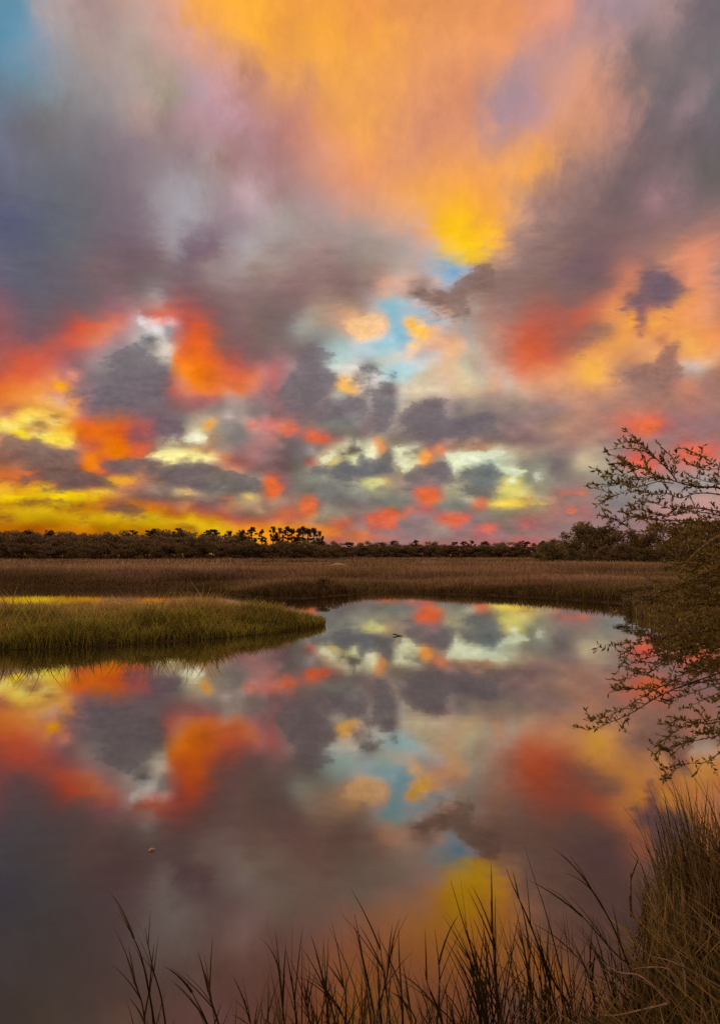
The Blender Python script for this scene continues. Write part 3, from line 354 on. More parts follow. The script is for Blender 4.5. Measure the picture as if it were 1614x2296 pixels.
    -10.05,7.40,194,121,91, -9.49,7.41,153,103,98, -8.92,7.42,154,103,100, -8.35,7.43,168,116,112, -7.78,7.44,164,118,117, -7.21,7.45,146,114,113,
    -13.39,6.87,175,150,138, -12.84,6.89,199,170,120, -12.28,6.90,157,132,115, -11.73,6.91,181,151,123, -11.17,6.93,174,138,116, -10.61,6.94,197,135,103,
    -10.05,6.95,178,107,83, -9.48,6.96,151,90,80, -8.92,6.98,149,91,86, -8.35,6.99,152,102,99, -7.78,7.00,146,103,101, -7.21,7.00,129,99,98, -13.38,6.43,147,119,115,
    -12.83,6.45,147,119,113, -12.28,6.46,142,116,104, -11.72,6.47,142,115,101, -11.17,6.49,136,107,92, -10.61,6.50,175,136,109, -10.04,6.51,198,137,108,
    -9.48,6.52,207,138,110, -8.91,6.53,180,121,99, -8.34,6.54,148,105,99, -7.78,6.55,138,104,100, -7.20,6.56,129,100,98, -13.38,6.00,131,103,102,
    -12.83,6.01,134,104,102, -12.27,6.02,134,106,101, -11.72,6.03,147,121,112, -11.16,6.05,168,144,116, -10.60,6.06,166,140,118, -10.04,6.07,173,149,123,
    -9.47,6.08,182,149,125, -8.91,6.09,166,134,118, -8.34,6.10,158,132,120, -7.77,6.10,142,118,111, -7.20,6.11,178,104,91, -13.37,5.56,129,102,101,
    -12.82,5.57,131,103,101, -12.27,5.58,130,104,100, -11.71,5.59,153,132,122, -11.16,5.60,150,135,120, -10.60,5.61,127,117,100, -10.03,5.62,126,116,99,
    -9.47,5.63,134,117,101, -8.90,5.64,154,135,121, -8.34,5.65,154,134,122, -7.77,5.66,152,132,122, -7.20,5.67,230,110,53, -6.65,9.68,208,129,113,
    -6.08,9.69,215,130,110, -5.50,9.70,217,123,105, -4.93,9.71,195,119,105, -4.35,9.72,155,116,109, -3.77,9.72,150,109,101, -3.19,9.73,135,115,106,
    -2.61,9.73,125,116,107, -2.03,9.74,122,115,106, -1.45,9.74,121,116,107, -0.87,9.74,123,117,109, -0.29,9.74,130,119,115, -6.65,9.24,185,120,108,
    -6.08,9.25,185,121,111, -5.50,9.26,186,119,107, -4.93,9.27,168,105,97, -4.35,9.27,180,104,91, -3.77,9.28,225,110,71, -3.19,9.28,184,102,88, -2.61,9.29,150,106,99,
    -2.03,9.29,134,106,100, -1.45,9.30,122,107,99, -0.87,9.30,124,116,104, -0.29,9.30,127,118,110, -6.65,8.79,162,117,110, -6.07,8.80,128,99,95,
    -5.50,8.81,123,100,97, -4.92,8.82,124,102,100, -4.35,8.83,148,105,102, -3.77,8.83,227,110,71, -3.19,8.84,213,111,80, -2.61,8.84,194,102,88, -2.03,8.85,159,109,97,
    -1.45,8.85,157,123,109, -0.87,8.85,187,171,146, -0.29,8.85,141,132,115, -6.64,8.35,161,118,113, -6.07,8.36,149,119,116, -5.50,8.37,114,97,95,
    -4.92,8.37,118,102,101, -4.34,8.38,126,114,113, -3.77,8.39,136,117,114, -3.19,8.39,137,109,101, -2.61,8.40,151,119,100, -2.03,8.40,185,155,126,
    -1.45,8.40,205,183,145, -0.87,8.40,201,185,147, -0.29,8.41,207,199,176, -6.64,7.90,138,103,102, -6.07,7.91,131,102,103, -5.49,7.92,108,88,91,
    -4.92,7.93,117,103,103, -4.34,7.93,125,114,112, -3.77,7.94,169,151,143, -3.19,7.95,138,117,107, -2.61,7.95,191,167,138, -2.03,7.95,191,168,133,
    -1.45,7.95,154,135,98, -0.87,7.96,117,104,76, -0.29,7.96,113,105,79, -6.64,7.46,133,101,102, -6.07,7.47,115,88,91, -5.49,7.47,106,86,87, -4.92,7.48,116,102,100,
    -4.34,7.49,124,113,110, -3.76,7.49,138,111,100, -3.19,7.50,203,181,155, -2.61,7.50,199,171,110, -2.03,7.50,211,188,136, -1.45,7.51,205,188,129,
    -0.87,7.51,206,198,140, -0.29,7.51,254,251,194, -6.64,7.01,119,88,88, -6.06,7.02,114,86,86, -5.49,7.03,105,87,85, -4.91,7.03,108,98,91, -4.34,7.04,117,106,98,
    -3.76,7.05,195,95,82, -3.18,7.05,186,169,144, -2.61,7.05,199,170,95, -2.03,7.06,222,198,125, -1.45,7.06,133,132,116, -0.87,7.06,121,119,105,
    -0.29,7.06,239,237,177, -6.63,6.57,132,98,94, -6.06,6.57,117,87,85, -5.49,6.58,106,87,83, -4.91,6.59,108,99,88, -4.34,6.59,122,115,102, -3.76,6.60,152,138,122,
    -3.18,6.60,142,137,118, -2.61,6.60,154,152,135, -2.03,6.61,129,130,118, -1.45,6.61,120,121,115, -0.87,6.61,118,118,116, -0.29,6.61,118,118,119,
    -6.63,6.12,159,91,85, -6.06,6.13,135,100,97, -5.48,6.13,130,104,100, -4.91,6.14,123,115,103, -4.33,6.14,136,131,117, -3.76,6.15,139,135,119,
    -3.18,6.15,153,149,133, -2.60,6.15,158,153,138, -2.03,6.16,134,131,120, -1.45,6.16,122,120,115, -0.87,6.16,109,107,109, -0.29,6.16,118,117,117,
    -6.63,5.67,232,110,52, -6.05,5.68,149,91,88, -5.48,5.68,132,104,100, -4.91,5.69,124,115,104, -4.33,5.69,129,123,110, -3.76,5.70,136,133,118,
    -3.18,5.70,136,134,120, -2.60,5.71,135,132,120, -2.03,5.71,129,124,116, -1.45,5.71,129,124,117, -0.87,5.71,136,132,121, -0.29,5.71,178,172,147,
    0.29,9.74,135,118,116, 0.87,9.74,137,118,116, 1.45,9.74,140,121,116, 2.03,9.74,152,135,128, 2.61,9.73,164,148,138, 3.19,9.73,150,134,129, 3.77,9.72,134,119,115,
    4.35,9.72,119,105,102, 4.93,9.71,117,104,102, 5.50,9.70,118,105,103, 6.08,9.69,131,117,116, 6.65,9.68,133,117,116, 0.29,9.30,137,114,106, 0.87,9.30,137,119,113,
    1.45,9.30,151,133,121, 2.03,9.29,151,135,122, 2.61,9.29,132,118,109, 3.19,9.28,134,119,111, 3.77,9.28,132,117,109, 4.35,9.27,119,104,100, 4.92,9.27,118,102,100,
    5.50,9.26,119,102,101, 6.08,9.25,120,102,101, 6.65,9.24,122,102,99, 0.29,8.85,148,135,116, 0.87,8.85,204,185,159, 1.45,8.85,218,154,92, 2.03,8.85,154,135,118,
    2.61,8.84,136,120,103, 3.19,8.84,133,119,103, 3.77,8.83,128,114,102, 4.35,8.83,120,104,97, 4.92,8.82,120,103,99, 5.50,8.81,120,101,99, 6.07,8.80,123,100,97,
    6.65,8.79,173,137,125, 0.29,8.41,193,185,155, 0.87,8.40,216,201,158, 1.45,8.40,225,155,90, 2.03,8.40,171,138,108, 2.61,8.40,154,137,113, 3.19,8.39,165,152,125,
    3.77,8.39,168,155,134, 4.34,8.38,185,170,154, 4.92,8.37,133,115,104, 5.50,8.37,123,102,96, 6.07,8.36,190,125,104, 6.64,8.35,166,123,105, 0.29,7.96,191,185,153,
    0.87,7.96,242,234,183, 1.45,7.95,215,153,91, 2.03,7.95,145,124,98, 2.61,7.95,209,196,162, 3.19,7.95,191,182,145, 3.76,7.94,193,183,151, 4.34,7.93,133,121,96,
    4.92,7.93,222,168,111, 5.49,7.92,181,124,101, 6.07,7.91,220,136,94, 6.64,7.90,183,137,109, 0.29,7.51,188,186,165, 0.87,7.51,255,251,212, 1.45,7.51,166,156,135,
    2.03,7.50,135,120,100, 2.61,7.50,152,137,112, 3.19,7.50,183,172,135, 3.76,7.49,207,200,156, 4.34,7.49,207,199,155, 4.92,7.48,252,167,58, 5.49,7.47,210,136,89,
    6.06,7.47,169,138,116, 6.64,7.46,195,181,154, 0.29,7.06,136,135,130, 0.87,7.06,153,150,137, 1.45,7.06,122,117,102, 2.03,7.06,125,116,100, 2.61,7.05,167,153,132,
    3.18,7.05,173,158,122, 3.76,7.05,223,216,165, 4.34,7.04,242,233,188, 4.91,7.03,234,153,70, 5.49,7.03,179,137,109, 6.06,7.02,155,134,120, 6.63,7.01,134,121,110,
    0.29,6.61,119,119,125, 0.87,6.61,119,117,116, 1.45,6.61,120,115,106, 2.03,6.61,112,106,104, 2.60,6.60,151,137,119, 3.18,6.60,167,152,120, 3.76,6.60,225,216,167,
    4.34,6.59,167,150,117, 4.91,6.59,163,138,118, 5.49,6.58,149,123,115, 6.06,6.57,137,120,115, 6.63,6.57,128,118,112, 0.29,6.16,106,105,113, 0.87,6.16,106,104,111,
    1.45,6.16,114,106,103, 2.03,6.16,132,121,113, 2.60,6.15,147,133,117, 3.18,6.15,155,138,116, 3.76,6.15,166,149,121, 4.33,6.14,157,134,116, 4.91,6.14,157,130,118,
    5.48,6.13,149,121,115, 6.06,6.13,138,119,116, 6.63,6.12,128,119,113, 0.29,5.71,196,186,120, 0.87,5.71,226,218,141, 1.45,5.71,235,218,141, 2.02,5.71,207,173,110,
    2.60,5.71,161,139,119, 3.18,5.70,166,146,124, 3.76,5.70,155,134,117, 4.33,5.69,153,123,114, 4.91,5.69,154,120,113, 5.48,5.68,152,118,111, 6.05,5.68,148,121,115,
    6.63,5.67,141,130,122, 7.23,9.67,120,102,101, 7.80,9.66,120,102,100, 8.37,9.64,121,104,101, 8.93,9.63,130,116,113, 9.50,9.61,135,120,115, 10.06,9.60,142,128,118,
    10.63,9.58,150,130,120, 11.19,9.56,150,121,117, 11.75,9.54,151,119,117, 12.30,9.53,151,119,116, 12.85,9.50,169,133,126, 13.41,9.48,176,136,126,
    7.22,9.23,122,101,97, 7.79,9.21,123,102,97, 8.36,9.20,139,115,106, 8.93,9.19,144,120,113, 9.50,9.17,138,118,112, 10.06,9.16,137,117,107, 10.62,9.14,139,117,107,
    11.18,9.13,148,120,114, 11.74,9.11,149,119,115, 12.30,9.09,145,115,112, 12.85,9.07,138,105,101, 13.40,9.05,153,118,113, 7.22,8.78,166,135,122,
    7.79,8.77,149,120,104, 8.36,8.76,167,134,111, 8.93,8.75,168,135,118, 9.49,8.73,133,106,96, 10.06,8.72,125,103,95, 10.62,8.70,126,103,94, 11.18,8.69,134,107,97,
    11.73,8.67,147,118,107, 12.29,8.65,137,106,100, 12.84,8.63,137,105,100, 13.39,8.62,151,117,110, 7.22,8.34,145,116,97, 7.79,8.33,137,108,90, 8.35,8.32,171,136,108,
    8.92,8.30,178,137,107, 9.49,8.29,178,137,107, 10.05,8.28,168,139,109, 10.61,8.26,178,153,124, 11.17,8.25,162,138,112, 11.73,8.23,142,118,99,
    12.28,8.22,165,136,121, 12.84,8.20,151,121,112, 13.39,8.18,151,121,113, 7.21,7.90,193,157,127, 7.78,7.89,205,184,152, 8.35,7.87,180,151,118,
    8.92,7.86,179,140,106, 9.48,7.85,178,139,105, 10.05,7.84,209,200,164, 10.61,7.82,207,203,170, 11.17,7.81,175,167,137, 11.72,7.79,184,168,140,
    12.28,7.78,178,154,129, 12.83,7.76,177,152,130, 13.38,7.74,153,132,117, 7.21,7.45,192,184,149, 7.78,7.44,226,220,179, 8.35,7.43,229,230,194,
    8.91,7.42,223,222,189, 9.48,7.41,224,234,210, 10.04,7.40,225,234,204, 10.60,7.38,209,215,183, 11.16,7.37,204,202,171, 11.72,7.35,190,183,155,
    12.27,7.34,167,154,132, 12.83,7.32,150,137,117, 13.38,7.31,144,135,118, 7.21,7.00,238,234,186, 7.78,7.00,237,234,193, 8.34,6.99,206,206,171,
    8.91,6.98,218,219,183, 9.47,6.96,154,167,148, 10.04,6.95,139,151,131, 10.60,6.94,181,186,156, 11.16,6.93,172,173,147, 11.71,6.91,189,185,161,
    12.27,6.90,141,136,114, 12.82,6.89,142,137,118, 13.37,6.87,153,150,131, 7.20,6.56,190,184,165, 7.77,6.55,163,157,125, 8.34,6.54,168,165,136,
    8.91,6.53,139,148,130, 9.47,6.52,123,137,128, 10.03,6.51,123,137,128, 10.59,6.50,167,169,141, 11.15,6.49,236,234,179, 11.71,6.47,221,218,161,
    12.26,6.46,160,156,123, 12.82,6.45,154,152,131, 13.36,6.43,153,152,132, 7.20,6.11,172,165,140, 7.77,6.10,165,156,133, 8.34,6.10,146,139,118,
    8.90,6.09,133,137,122, 9.47,6.08,123,135,129, 10.03,6.07,123,135,129, 10.59,6.06,151,152,135, 11.15,6.05,148,142,115, 11.70,6.03,208,204,139,
    12.26,6.02,170,166,118, 12.81,6.01,139,138,114, 13.36,6.00,186,185,160, 7.20,5.67,172,165,130, 7.76,5.66,165,155,132, 8.33,5.65,145,137,118,
    8.90,5.64,128,132,120, 9.46,5.63,124,133,126, 10.02,5.62,125,135,128, 10.58,5.61,163,154,123, 11.14,5.60,219,207,123, 11.70,5.59,221,212,124,
    12.25,5.58,208,200,124, 12.80,5.57,139,137,112, 13.35,5.56,153,151,127, -25.64,4.75,237,170,42, -25.17,4.76,241,166,51, -24.69,4.78,218,139,31,
    -24.21,4.80,230,165,32, -23.73,4.82,238,182,18, -23.24,4.84,239,184,14, -22.75,4.85,234,177,8, -22.26,4.87,189,104,76, -21.76,4.89,142,91,80,
    -21.26,4.90,131,86,82, -20.76,4.92,125,85,82, -20.25,4.94,147,87,74, -25.63,4.34,245,181,52, -25.16,4.36,220,152,25, -24.68,4.37,199,125,11,
    -24.20,4.39,221,156,18, -23.72,4.41,231,174,13, -23.23,4.42,236,184,5, -22.74,4.44,246,200,7, -22.25,4.45,241,201,3, -21.75,4.47,238,202,3, -21.25,4.48,221,171,13,
    -20.75,4.50,217,161,16, -20.24,4.51,224,169,26, -25.62,3.93,254,220,0, -25.15,3.95,254,220,2, -24.67,3.96,253,218,4, -24.19,3.98,242,201,7, -23.71,3.99,222,171,1,
    -23.22,4.01,223,172,0, -22.73,4.02,235,189,2, -22.24,4.04,239,200,4, -21.74,4.05,236,200,4, -21.24,4.06,222,185,1, -20.74,4.08,242,215,11, -20.23,4.09,224,168,22,
    -25.61,3.53,186,120,13, -25.14,3.54,187,120,14, -24.66,3.55,202,136,29, -24.18,3.57,183,121,12, -23.70,3.58,177,120,10, -23.21,3.59,186,133,10,
    -22.72,3.61,182,126,9, -22.23,3.62,220,175,17, -21.73,3.63,225,184,18, -21.23,3.64,206,152,18, -20.73,3.66,185,120,12, -20.22,3.67,188,120,14,
    -25.60,3.12,217,168,18, -25.13,3.13,209,166,6, -24.65,3.14,206,165,3, -24.17,3.15,223,183,20, -23.69,3.17,222,184,20, -23.20,3.18,221,184,14,
    -22.71,3.19,222,183,22, -22.22,3.20,189,136,9, -21.72,3.21,183,124,9, -21.22,3.22,173,107,6, -20.72,3.23,185,120,12, -20.21,3.24,188,120,13,
    -25.59,2.71,174,105,11, -25.12,2.72,187,119,22, -24.64,2.73,200,153,3, -24.16,2.74,197,153,1, -23.68,2.75,192,150,1, -23.19,2.76,190,150,2, -22.71,2.77,191,148,3,
    -22.21,2.78,193,147,4, -21.72,2.79,199,150,4, -21.22,2.80,203,151,5, -20.71,2.81,204,151,6, -20.21,2.82,206,150,16, -25.58,2.30,187,115,12, -25.11,2.31,186,118,3,
    -24.63,2.32,191,131,2, -24.15,2.33,189,135,2, -23.67,2.34,174,117,-2, -23.19,2.35,173,116,-2, -22.70,2.36,174,117,-3, -22.20,2.37,181,121,-2,
    -21.71,2.37,191,133,1, -21.21,2.38,203,149,5, -20.70,2.39,204,150,5, -20.20,2.40,203,150,6, -25.57,1.90,183,106,1, -25.10,1.91,183,106,0, -24.62,1.91,180,105,-2,
    -24.14,1.92,167,90,-8, -23.66,1.93,165,90,-7, -23.18,1.93,166,91,-7, -22.69,1.94,179,106,0, -22.19,1.95,181,109,-1, -21.70,1.95,191,119,8, -21.20,1.96,197,124,10,
    -20.70,1.97,199,126,10, -20.19,1.97,203,136,14, -19.74,4.95,133,85,70, -19.22,4.97,134,85,66, -18.71,4.98,154,99,66, -18.19,5.00,183,119,70,
    -17.66,5.01,208,140,93, -17.13,5.03,181,120,87, -16.60,5.04,177,122,97, -16.07,5.06,160,120,100, -15.54,5.07,165,132,113, -15.00,5.08,140,115,100,
    -14.46,5.09,125,103,95, -13.91,5.11,122,101,98, -19.73,4.53,235,183,26, -19.21,4.54,243,196,49, -18.70,4.56,238,188,52, -18.18,4.57,210,147,90,
    -17.65,4.58,173,116,79, -17.13,4.60,163,113,87, -16.60,4.61,143,100,82, -16.07,4.62,156,118,102, -15.53,4.63,159,129,112, -14.99,4.65,155,131,117,
    -14.45,4.66,136,115,102, -13.91,4.67,226,197,142, -19.72,4.10,230,172,23, -19.21,4.12,189,119,33, -18.69,4.13,186,117,50, -18.17,4.14,183,115,56,
    -17.65,4.15,173,108,70, -17.12,4.17,154,104,83, -16.59,4.18,135,90,78, -16.06,4.19,130,89,79, -15.52,4.20,120,87,77, -14.99,4.21,118,89,78, -14.44,4.22,124,100,86,
    -13.90,4.23,127,101,87, -19.71,3.68,204,133,30, -19.20,3.69,210,136,36, -18.68,3.70,178,106,49, -18.16,3.71,157,101,70, -17.64,3.72,154,102,80,
    -17.11,3.74,213,126,35, -16.58,3.75,199,112,29, -16.05,3.76,201,114,31, -15.52,3.77,199,105,47, -14.98,3.78,187,104,67, -14.44,3.78,181,103,67,
    -13.90,3.79,167,105,77, -19.70,3.25,193,123,15, -19.19,3.27,185,106,26, -18.67,3.28,138,86,63, -18.15,3.29,136,86,64, -17.63,3.29,130,83,64,
    -17.11,3.30,135,86,66, -16.58,3.31,156,101,73, -16.04,3.32,199,118,15, -15.51,3.33,199,118,17, -14.97,3.34,197,117,18, -14.43,3.35,191,106,35,
    -13.89,3.36,182,103,61, -19.70,2.83,206,160,10, -19.18,2.84,204,152,13, -18.67,2.85,224,179,24, -18.15,2.86,218,170,17, -17.62,2.86,216,168,17,
    -17.10,2.87,199,153,9, -16.57,2.88,204,155,13, -16.04,2.89,221,182,21, -15.50,2.90,221,182,21, -14.97,2.90,212,151,34, -14.43,2.91,175,101,14,
    -13.88,2.92,170,89,33, -19.69,2.41,192,137,2, -19.17,2.41,197,148,5, -18.66,2.42,201,152,4, -18.14,2.43,203,153,4, -17.62,2.44,203,154,4, -17.09,2.44,207,163,8,
    -16.56,2.45,206,165,7, -16.03,2.46,206,168,6, -15.50,2.46,205,168,6, -14.96,2.47,205,166,8, -14.42,2.47,211,164,21, -13.88,2.48,218,170,23, -19.68,1.98,176,108,-8,
    -19.17,1.99,172,106,-9, -18.65,1.99,182,121,-5, -18.13,2.00,184,124,-6, -17.61,2.01,189,133,-3, -17.08,2.01,183,124,-6, -16.56,2.02,182,122,-6,
    -16.02,2.02,182,124,-4, -15.49,2.03,188,135,9, -14.95,2.03,190,137,12, -14.41,2.04,197,139,13, -13.87,2.04,198,138,13, -13.37,5.12,123,101,99,
    -12.82,5.13,124,101,99, -12.26,5.14,123,103,97, -11.71,5.15,120,105,96, -11.15,5.16,141,132,119, -10.59,5.17,137,131,118, -10.03,5.18,121,114,102,
    -9.47,5.19,117,106,96, -8.90,5.20,119,104,95, -8.33,5.21,121,103,95, -7.76,5.21,123,103,96, -7.19,5.22,212,109,64, -13.36,4.68,235,189,126, -12.81,4.69,236,186,124,
    -12.26,4.70,152,131,120, -11.70,4.71,128,115,102, -11.15,4.72,126,116,103, -10.59,4.73,117,107,96, -10.02,4.74,110,103,95, -9.46,4.74,111,101,94,
    -8.90,4.75,134,117,102, -8.33,4.76,152,132,108, -7.76,4.77,131,106,95, -7.19,4.77,198,100,58, -13.35,4.24,134,103,94, -12.80,4.25,137,105,96,
    -12.25,4.26,150,117,104, -11.70,4.27,146,116,104, -11.14,4.28,138,115,102, -10.58,4.29,161,107,87, -10.02,4.29,188,108,78, -9.46,4.30,166,135,103,
    -8.89,4.31,189,163,110, -8.33,4.31,233,203,135, -7.76,4.32,174,145,105, -7.19,4.32,181,121,87, -13.35,3.80,193,130,85, -12.80,3.81,185,116,72,
    -12.25,3.82,163,103,86, -11.69,3.83,141,102,94, -11.14,3.83,141,103,94, -10.58,3.84,159,114,97, -10.02,3.85,180,119,90, -9.45,3.86,171,132,101,
    -8.89,3.86,174,145,107, -8.32,3.87,163,134,110, -7.75,3.87,178,138,105, -7.18,3.88,155,121,105, -13.34,3.36,206,130,75, -12.79,3.37,176,93,53,
    -12.24,3.38,176,91,66, -11.69,3.39,153,90,83, -11.13,3.39,152,91,82, -10.57,3.40,169,100,72, -10.01,3.40,183,117,89, -9.45,3.41,169,120,96, -8.88,3.42,157,118,98,
    -8.32,3.42,154,119,98, -7.75,3.43,197,150,114, -7.18,3.43,148,114,96, -13.34,2.92,181,121,-5, -12.79,2.93,220,172,20, -12.24,2.94,187,113,34,
    -11.68,2.94,183,102,36, -11.13,2.95,183,99,51, -10.57,2.95,178,91,55, -10.01,2.96,168,91,65, -9.44,2.97,157,100,80, -8.88,2.97,138,91,77, -8.31,2.97,141,101,83,
    -7.75,2.98,142,103,83, -7.18,2.98,155,105,83, -13.33,2.49,224,180,24, -12.78,2.49,224,179,22, -12.23,2.50,220,171,18, -11.68,2.50,219,170,18,
    -11.12,2.51,205,154,12, -10.56,2.51,205,137,30, -10.00,2.52,194,102,55, -9.44,2.52,180,91,66, -8.88,2.52,184,100,69, -8.31,2.53,196,102,53, -7.74,2.53,198,103,54,
    -7.17,2.53,196,105,63, -13.33,2.05,187,122,9, -12.78,2.05,185,121,8, -12.23,2.06,220,170,18, -11.67,2.06,219,171,18, -11.12,2.06,224,178,22,
    -10.56,2.07,220,170,22, -10.00,2.07,225,165,35, -9.44,2.08,221,139,31, -8.87,2.08,231,139,34, -8.31,2.08,237,147,39, -7.74,2.08,226,135,34, -7.17,2.09,230,138,33,
    -6.62,5.23,230,110,53, -6.05,5.23,196,104,86, -5.48,5.24,134,105,100, -4.91,5.24,124,114,103, -4.33,5.25,122,116,104, -3.76,5.25,121,117,105,
    -3.18,5.25,121,118,108, -2.60,5.26,122,120,113, -2.02,5.26,124,121,115, -1.45,5.26,134,131,121, -0.87,5.26,137,135,121, -0.29,5.26,154,152,134,
    -6.62,4.78,229,112,55, -6.05,4.78,150,106,97, -5.48,4.79,138,106,97, -4.90,4.79,128,113,101, -4.33,4.80,120,107,97, -3.75,4.80,118,108,100, -3.18,4.80,123,117,112,
    -2.60,4.80,122,118,114, -2.02,4.81,133,129,123, -1.45,4.81,123,119,114, -0.87,4.81,135,133,122, -0.29,4.81,152,149,135, -6.62,4.33,199,118,80,
    -6.05,4.33,170,131,108, -5.47,4.34,155,118,102, -4.90,4.34,162,119,102, -4.33,4.35,182,116,93, -3.75,4.35,216,111,69, -3.18,4.35,142,122,117,
    -2.60,4.35,124,118,113, -2.02,4.36,116,108,104, -1.44,4.36,116,108,107, -0.87,4.36,122,115,111, -0.29,4.36,124,118,111, -6.61,3.88,187,147,121,
    -6.04,3.89,172,132,112, -5.47,3.89,158,118,99, -4.90,3.89,161,117,99, -4.32,3.90,201,113,77, -3.75,3.90,223,111,68, -3.17,3.90,144,93,82, -2.60,3.90,140,130,117,
    -2.02,3.91,123,115,104, -1.44,3.91,118,107,100, -0.87,3.91,119,106,101, -0.29,3.91,120,107,101, -6.61,3.43,156,116,95, -6.04,3.44,183,106,80,
    -5.47,3.44,194,103,73, -4.90,3.44,187,104,78, -4.32,3.45,198,110,68, -3.75,3.45,211,102,56, -3.17,3.45,150,121,100, -2.60,3.45,166,148,125, -2.02,3.45,143,132,115,
    -1.44,3.46,134,120,105, -0.87,3.46,135,117,105, -0.29,3.46,138,117,107, -6.61,2.99,186,104,68, -6.04,2.99,197,104,63, -5.47,2.99,196,104,69,
    -4.89,2.99,183,103,75, -4.32,3.00,187,104,70, -3.75,3.00,218,131,77, -3.17,3.00,173,146,113, -2.60,3.00,155,134,111, -2.02,3.00,151,132,109,
    -1.44,3.00,150,131,113, -0.87,3.01,140,117,103, -0.29,3.01,149,115,105, -6.61,2.54,204,114,70, -6.04,2.54,204,113,69, -5.46,2.54,198,107,68,
    -4.89,2.55,192,113,72, -4.32,2.55,189,119,83, -3.75,2.55,176,134,101, -3.17,2.55,155,122,97, -2.59,2.55,153,121,98, -2.02,2.55,188,106,82, -1.44,2.55,197,102,80,
    -0.87,2.55,194,101,69, -0.29,2.55,153,108,99, -6.60,2.09,239,162,26, -6.03,2.09,238,154,34, -5.46,2.09,235,151,36, -4.89,2.10,220,135,33, -4.32,2.10,219,134,38,
    -3.74,2.10,220,132,50, -3.17,2.10,222,130,55, -2.59,2.10,202,114,48, -2.02,2.10,199,112,64, -1.44,2.10,193,100,70, -0.87,2.10,159,106,95, -0.29,2.10,159,114,104,
    -3.17,1.65,218,131,49, -2.59,1.65,217,127,51, -2.02,1.65,215,123,54, -1.44,1.65,201,111,58, -0.86,1.65,200,110,68, -0.29,1.65,202,112,70, -2.02,1.20,192,102,82,
    -1.44,1.20,192,102,89, -0.86,1.20,200,111,78, -0.29,1.20,204,113,77, 0.29,5.26,171,167,140, 0.87,5.26,224,218,143, 1.45,5.26,159,150,120, 2.02,5.26,173,153,123,
    2.60,5.26,160,139,119, 3.18,5.25,154,136,119, 3.75,5.25,145,123,112, 4.33,5.25,161,120,113, 4.90,5.24,178,108,103, 5.48,5.24,166,109,104, 6.05,5.23,152,119,110,
    6.62,5.23,182,166,137, 0.29,4.81,139,135,119, 0.87,4.81,145,139,119, 1.44,4.81,154,149,124, 2.02,4.81,156,149,125, 2.60,4.80,143,135,118, 3.18,4.80,148,135,120,
    3.75,4.80,150,132,119, 4.33,4.80,201,107,89, 4.90,4.79,229,111,63, 5.48,4.79,234,108,53, 6.05,4.78,186,106,89, 6.62,4.78,168,153,123, 0.29,4.36,137,130,119,
    0.87,4.36,130,123,112, 1.44,4.36,123,119,109, 2.02,4.36,121,119,109, 2.60,4.35,123,120,110, 3.18,4.35,138,132,120, 3.75,4.35,141,132,121, 4.33,4.35,184,116,102,
    4.90,4.34,234,110,56, 5.47,4.34,239,110,54, 6.05,4.33,203,114,84, 6.62,4.33,154,148,123, 0.29,3.91,133,120,113, 0.87,3.91,127,118,107, 1.44,3.91,123,118,106,
    2.02,3.91,121,119,107, 2.60,3.90,121,118,107, 3.17,3.90,123,118,111, 3.75,3.90,129,119,113, 4.32,3.90,157,120,113, 4.90,3.89,199,104,88, 5.47,3.89,201,112,86,
    6.04,3.89,139,132,117, 6.61,3.88,139,133,119, 0.29,3.46,144,118,110, 0.87,3.46,138,117,107, 1.44,3.46,167,104,96, 2.02,3.45,206,105,68, 2.60,3.45,199,98,62,
    3.17,3.45,134,108,103, 3.75,3.45,195,115,94, 4.32,3.45,179,116,106, 4.90,3.44,183,106,99, 5.47,3.44,185,103,98, 6.04,3.44,139,123,115, 6.61,3.43,144,133,122,
    0.29,3.01,162,109,103, 0.87,3.01,211,98,70, 1.44,3.00,211,100,69, 2.02,3.00,213,109,73, 2.60,3.00,212,111,74, 3.17,3.00,199,112,79, 3.75,3.00,151,120,118,
    4.32,3.00,152,119,117, 4.89,2.99,152,118,116, 5.47,2.99,146,119,114, 6.04,2.99,189,103,98, 6.61,2.99,214,111,85, 0.29,2.55,167,116,109, 0.86,2.55,189,102,90,
    1.44,2.55,192,102,90, 2.02,2.55,203,112,83, 2.59,2.55,188,113,98, 3.17,2.55,143,119,118, 3.74,2.55,141,118,117, 4.32,2.55,142,118,117, 4.89,2.55,148,120,117,
    5.46,2.54,161,131,123, 6.03,2.54,202,115,97, 6.60,2.54,214,112,86, 0.29,2.10,163,126,115, 0.86,2.10,198,103,88, 1.44,2.10,198,111,85, 2.02,2.10,197,104,88,
    2.59,2.10,180,115,103, 3.17,2.10,142,118,117, 3.74,2.10,140,117,117, 4.32,2.10,141,118,117, 4.89,2.10,143,120,116, 5.46,2.09,155,132,122, 6.03,2.09,155,133,120,
    6.60,2.09,155,131,119, 0.29,1.65,214,123,74, 0.86,1.65,192,104,93, 1.44,1.65,161,116,111, 2.02,1.65,149,118,116, 2.59,1.65,147,118,116, 3.17,1.65,150,119,117,
    3.74,1.65,144,118,118, 4.31,1.65,146,119,118, 4.89,1.65,148,121,118, 5.46,1.65,154,130,121, 6.03,1.64,155,132,120, 6.60,1.64,156,129,120, 0.29,1.20,216,123,74,
    0.86,1.20,201,113,82, 1.44,1.20,197,104,88, 2.02,1.20,183,115,103, 2.59,1.20,177,118,108, 3.17,1.20,161,120,117, 3.74,1.20,152,119,118, 4.31,1.20,151,119,119,
    4.88,1.20,151,120,118, 5.46,1.20,151,122,117, 6.03,1.20,151,123,116, 6.60,1.19,154,122,117, 7.19,5.22,173,164,128, 7.76,5.21,160,152,124, 8.33,5.21,130,123,103,
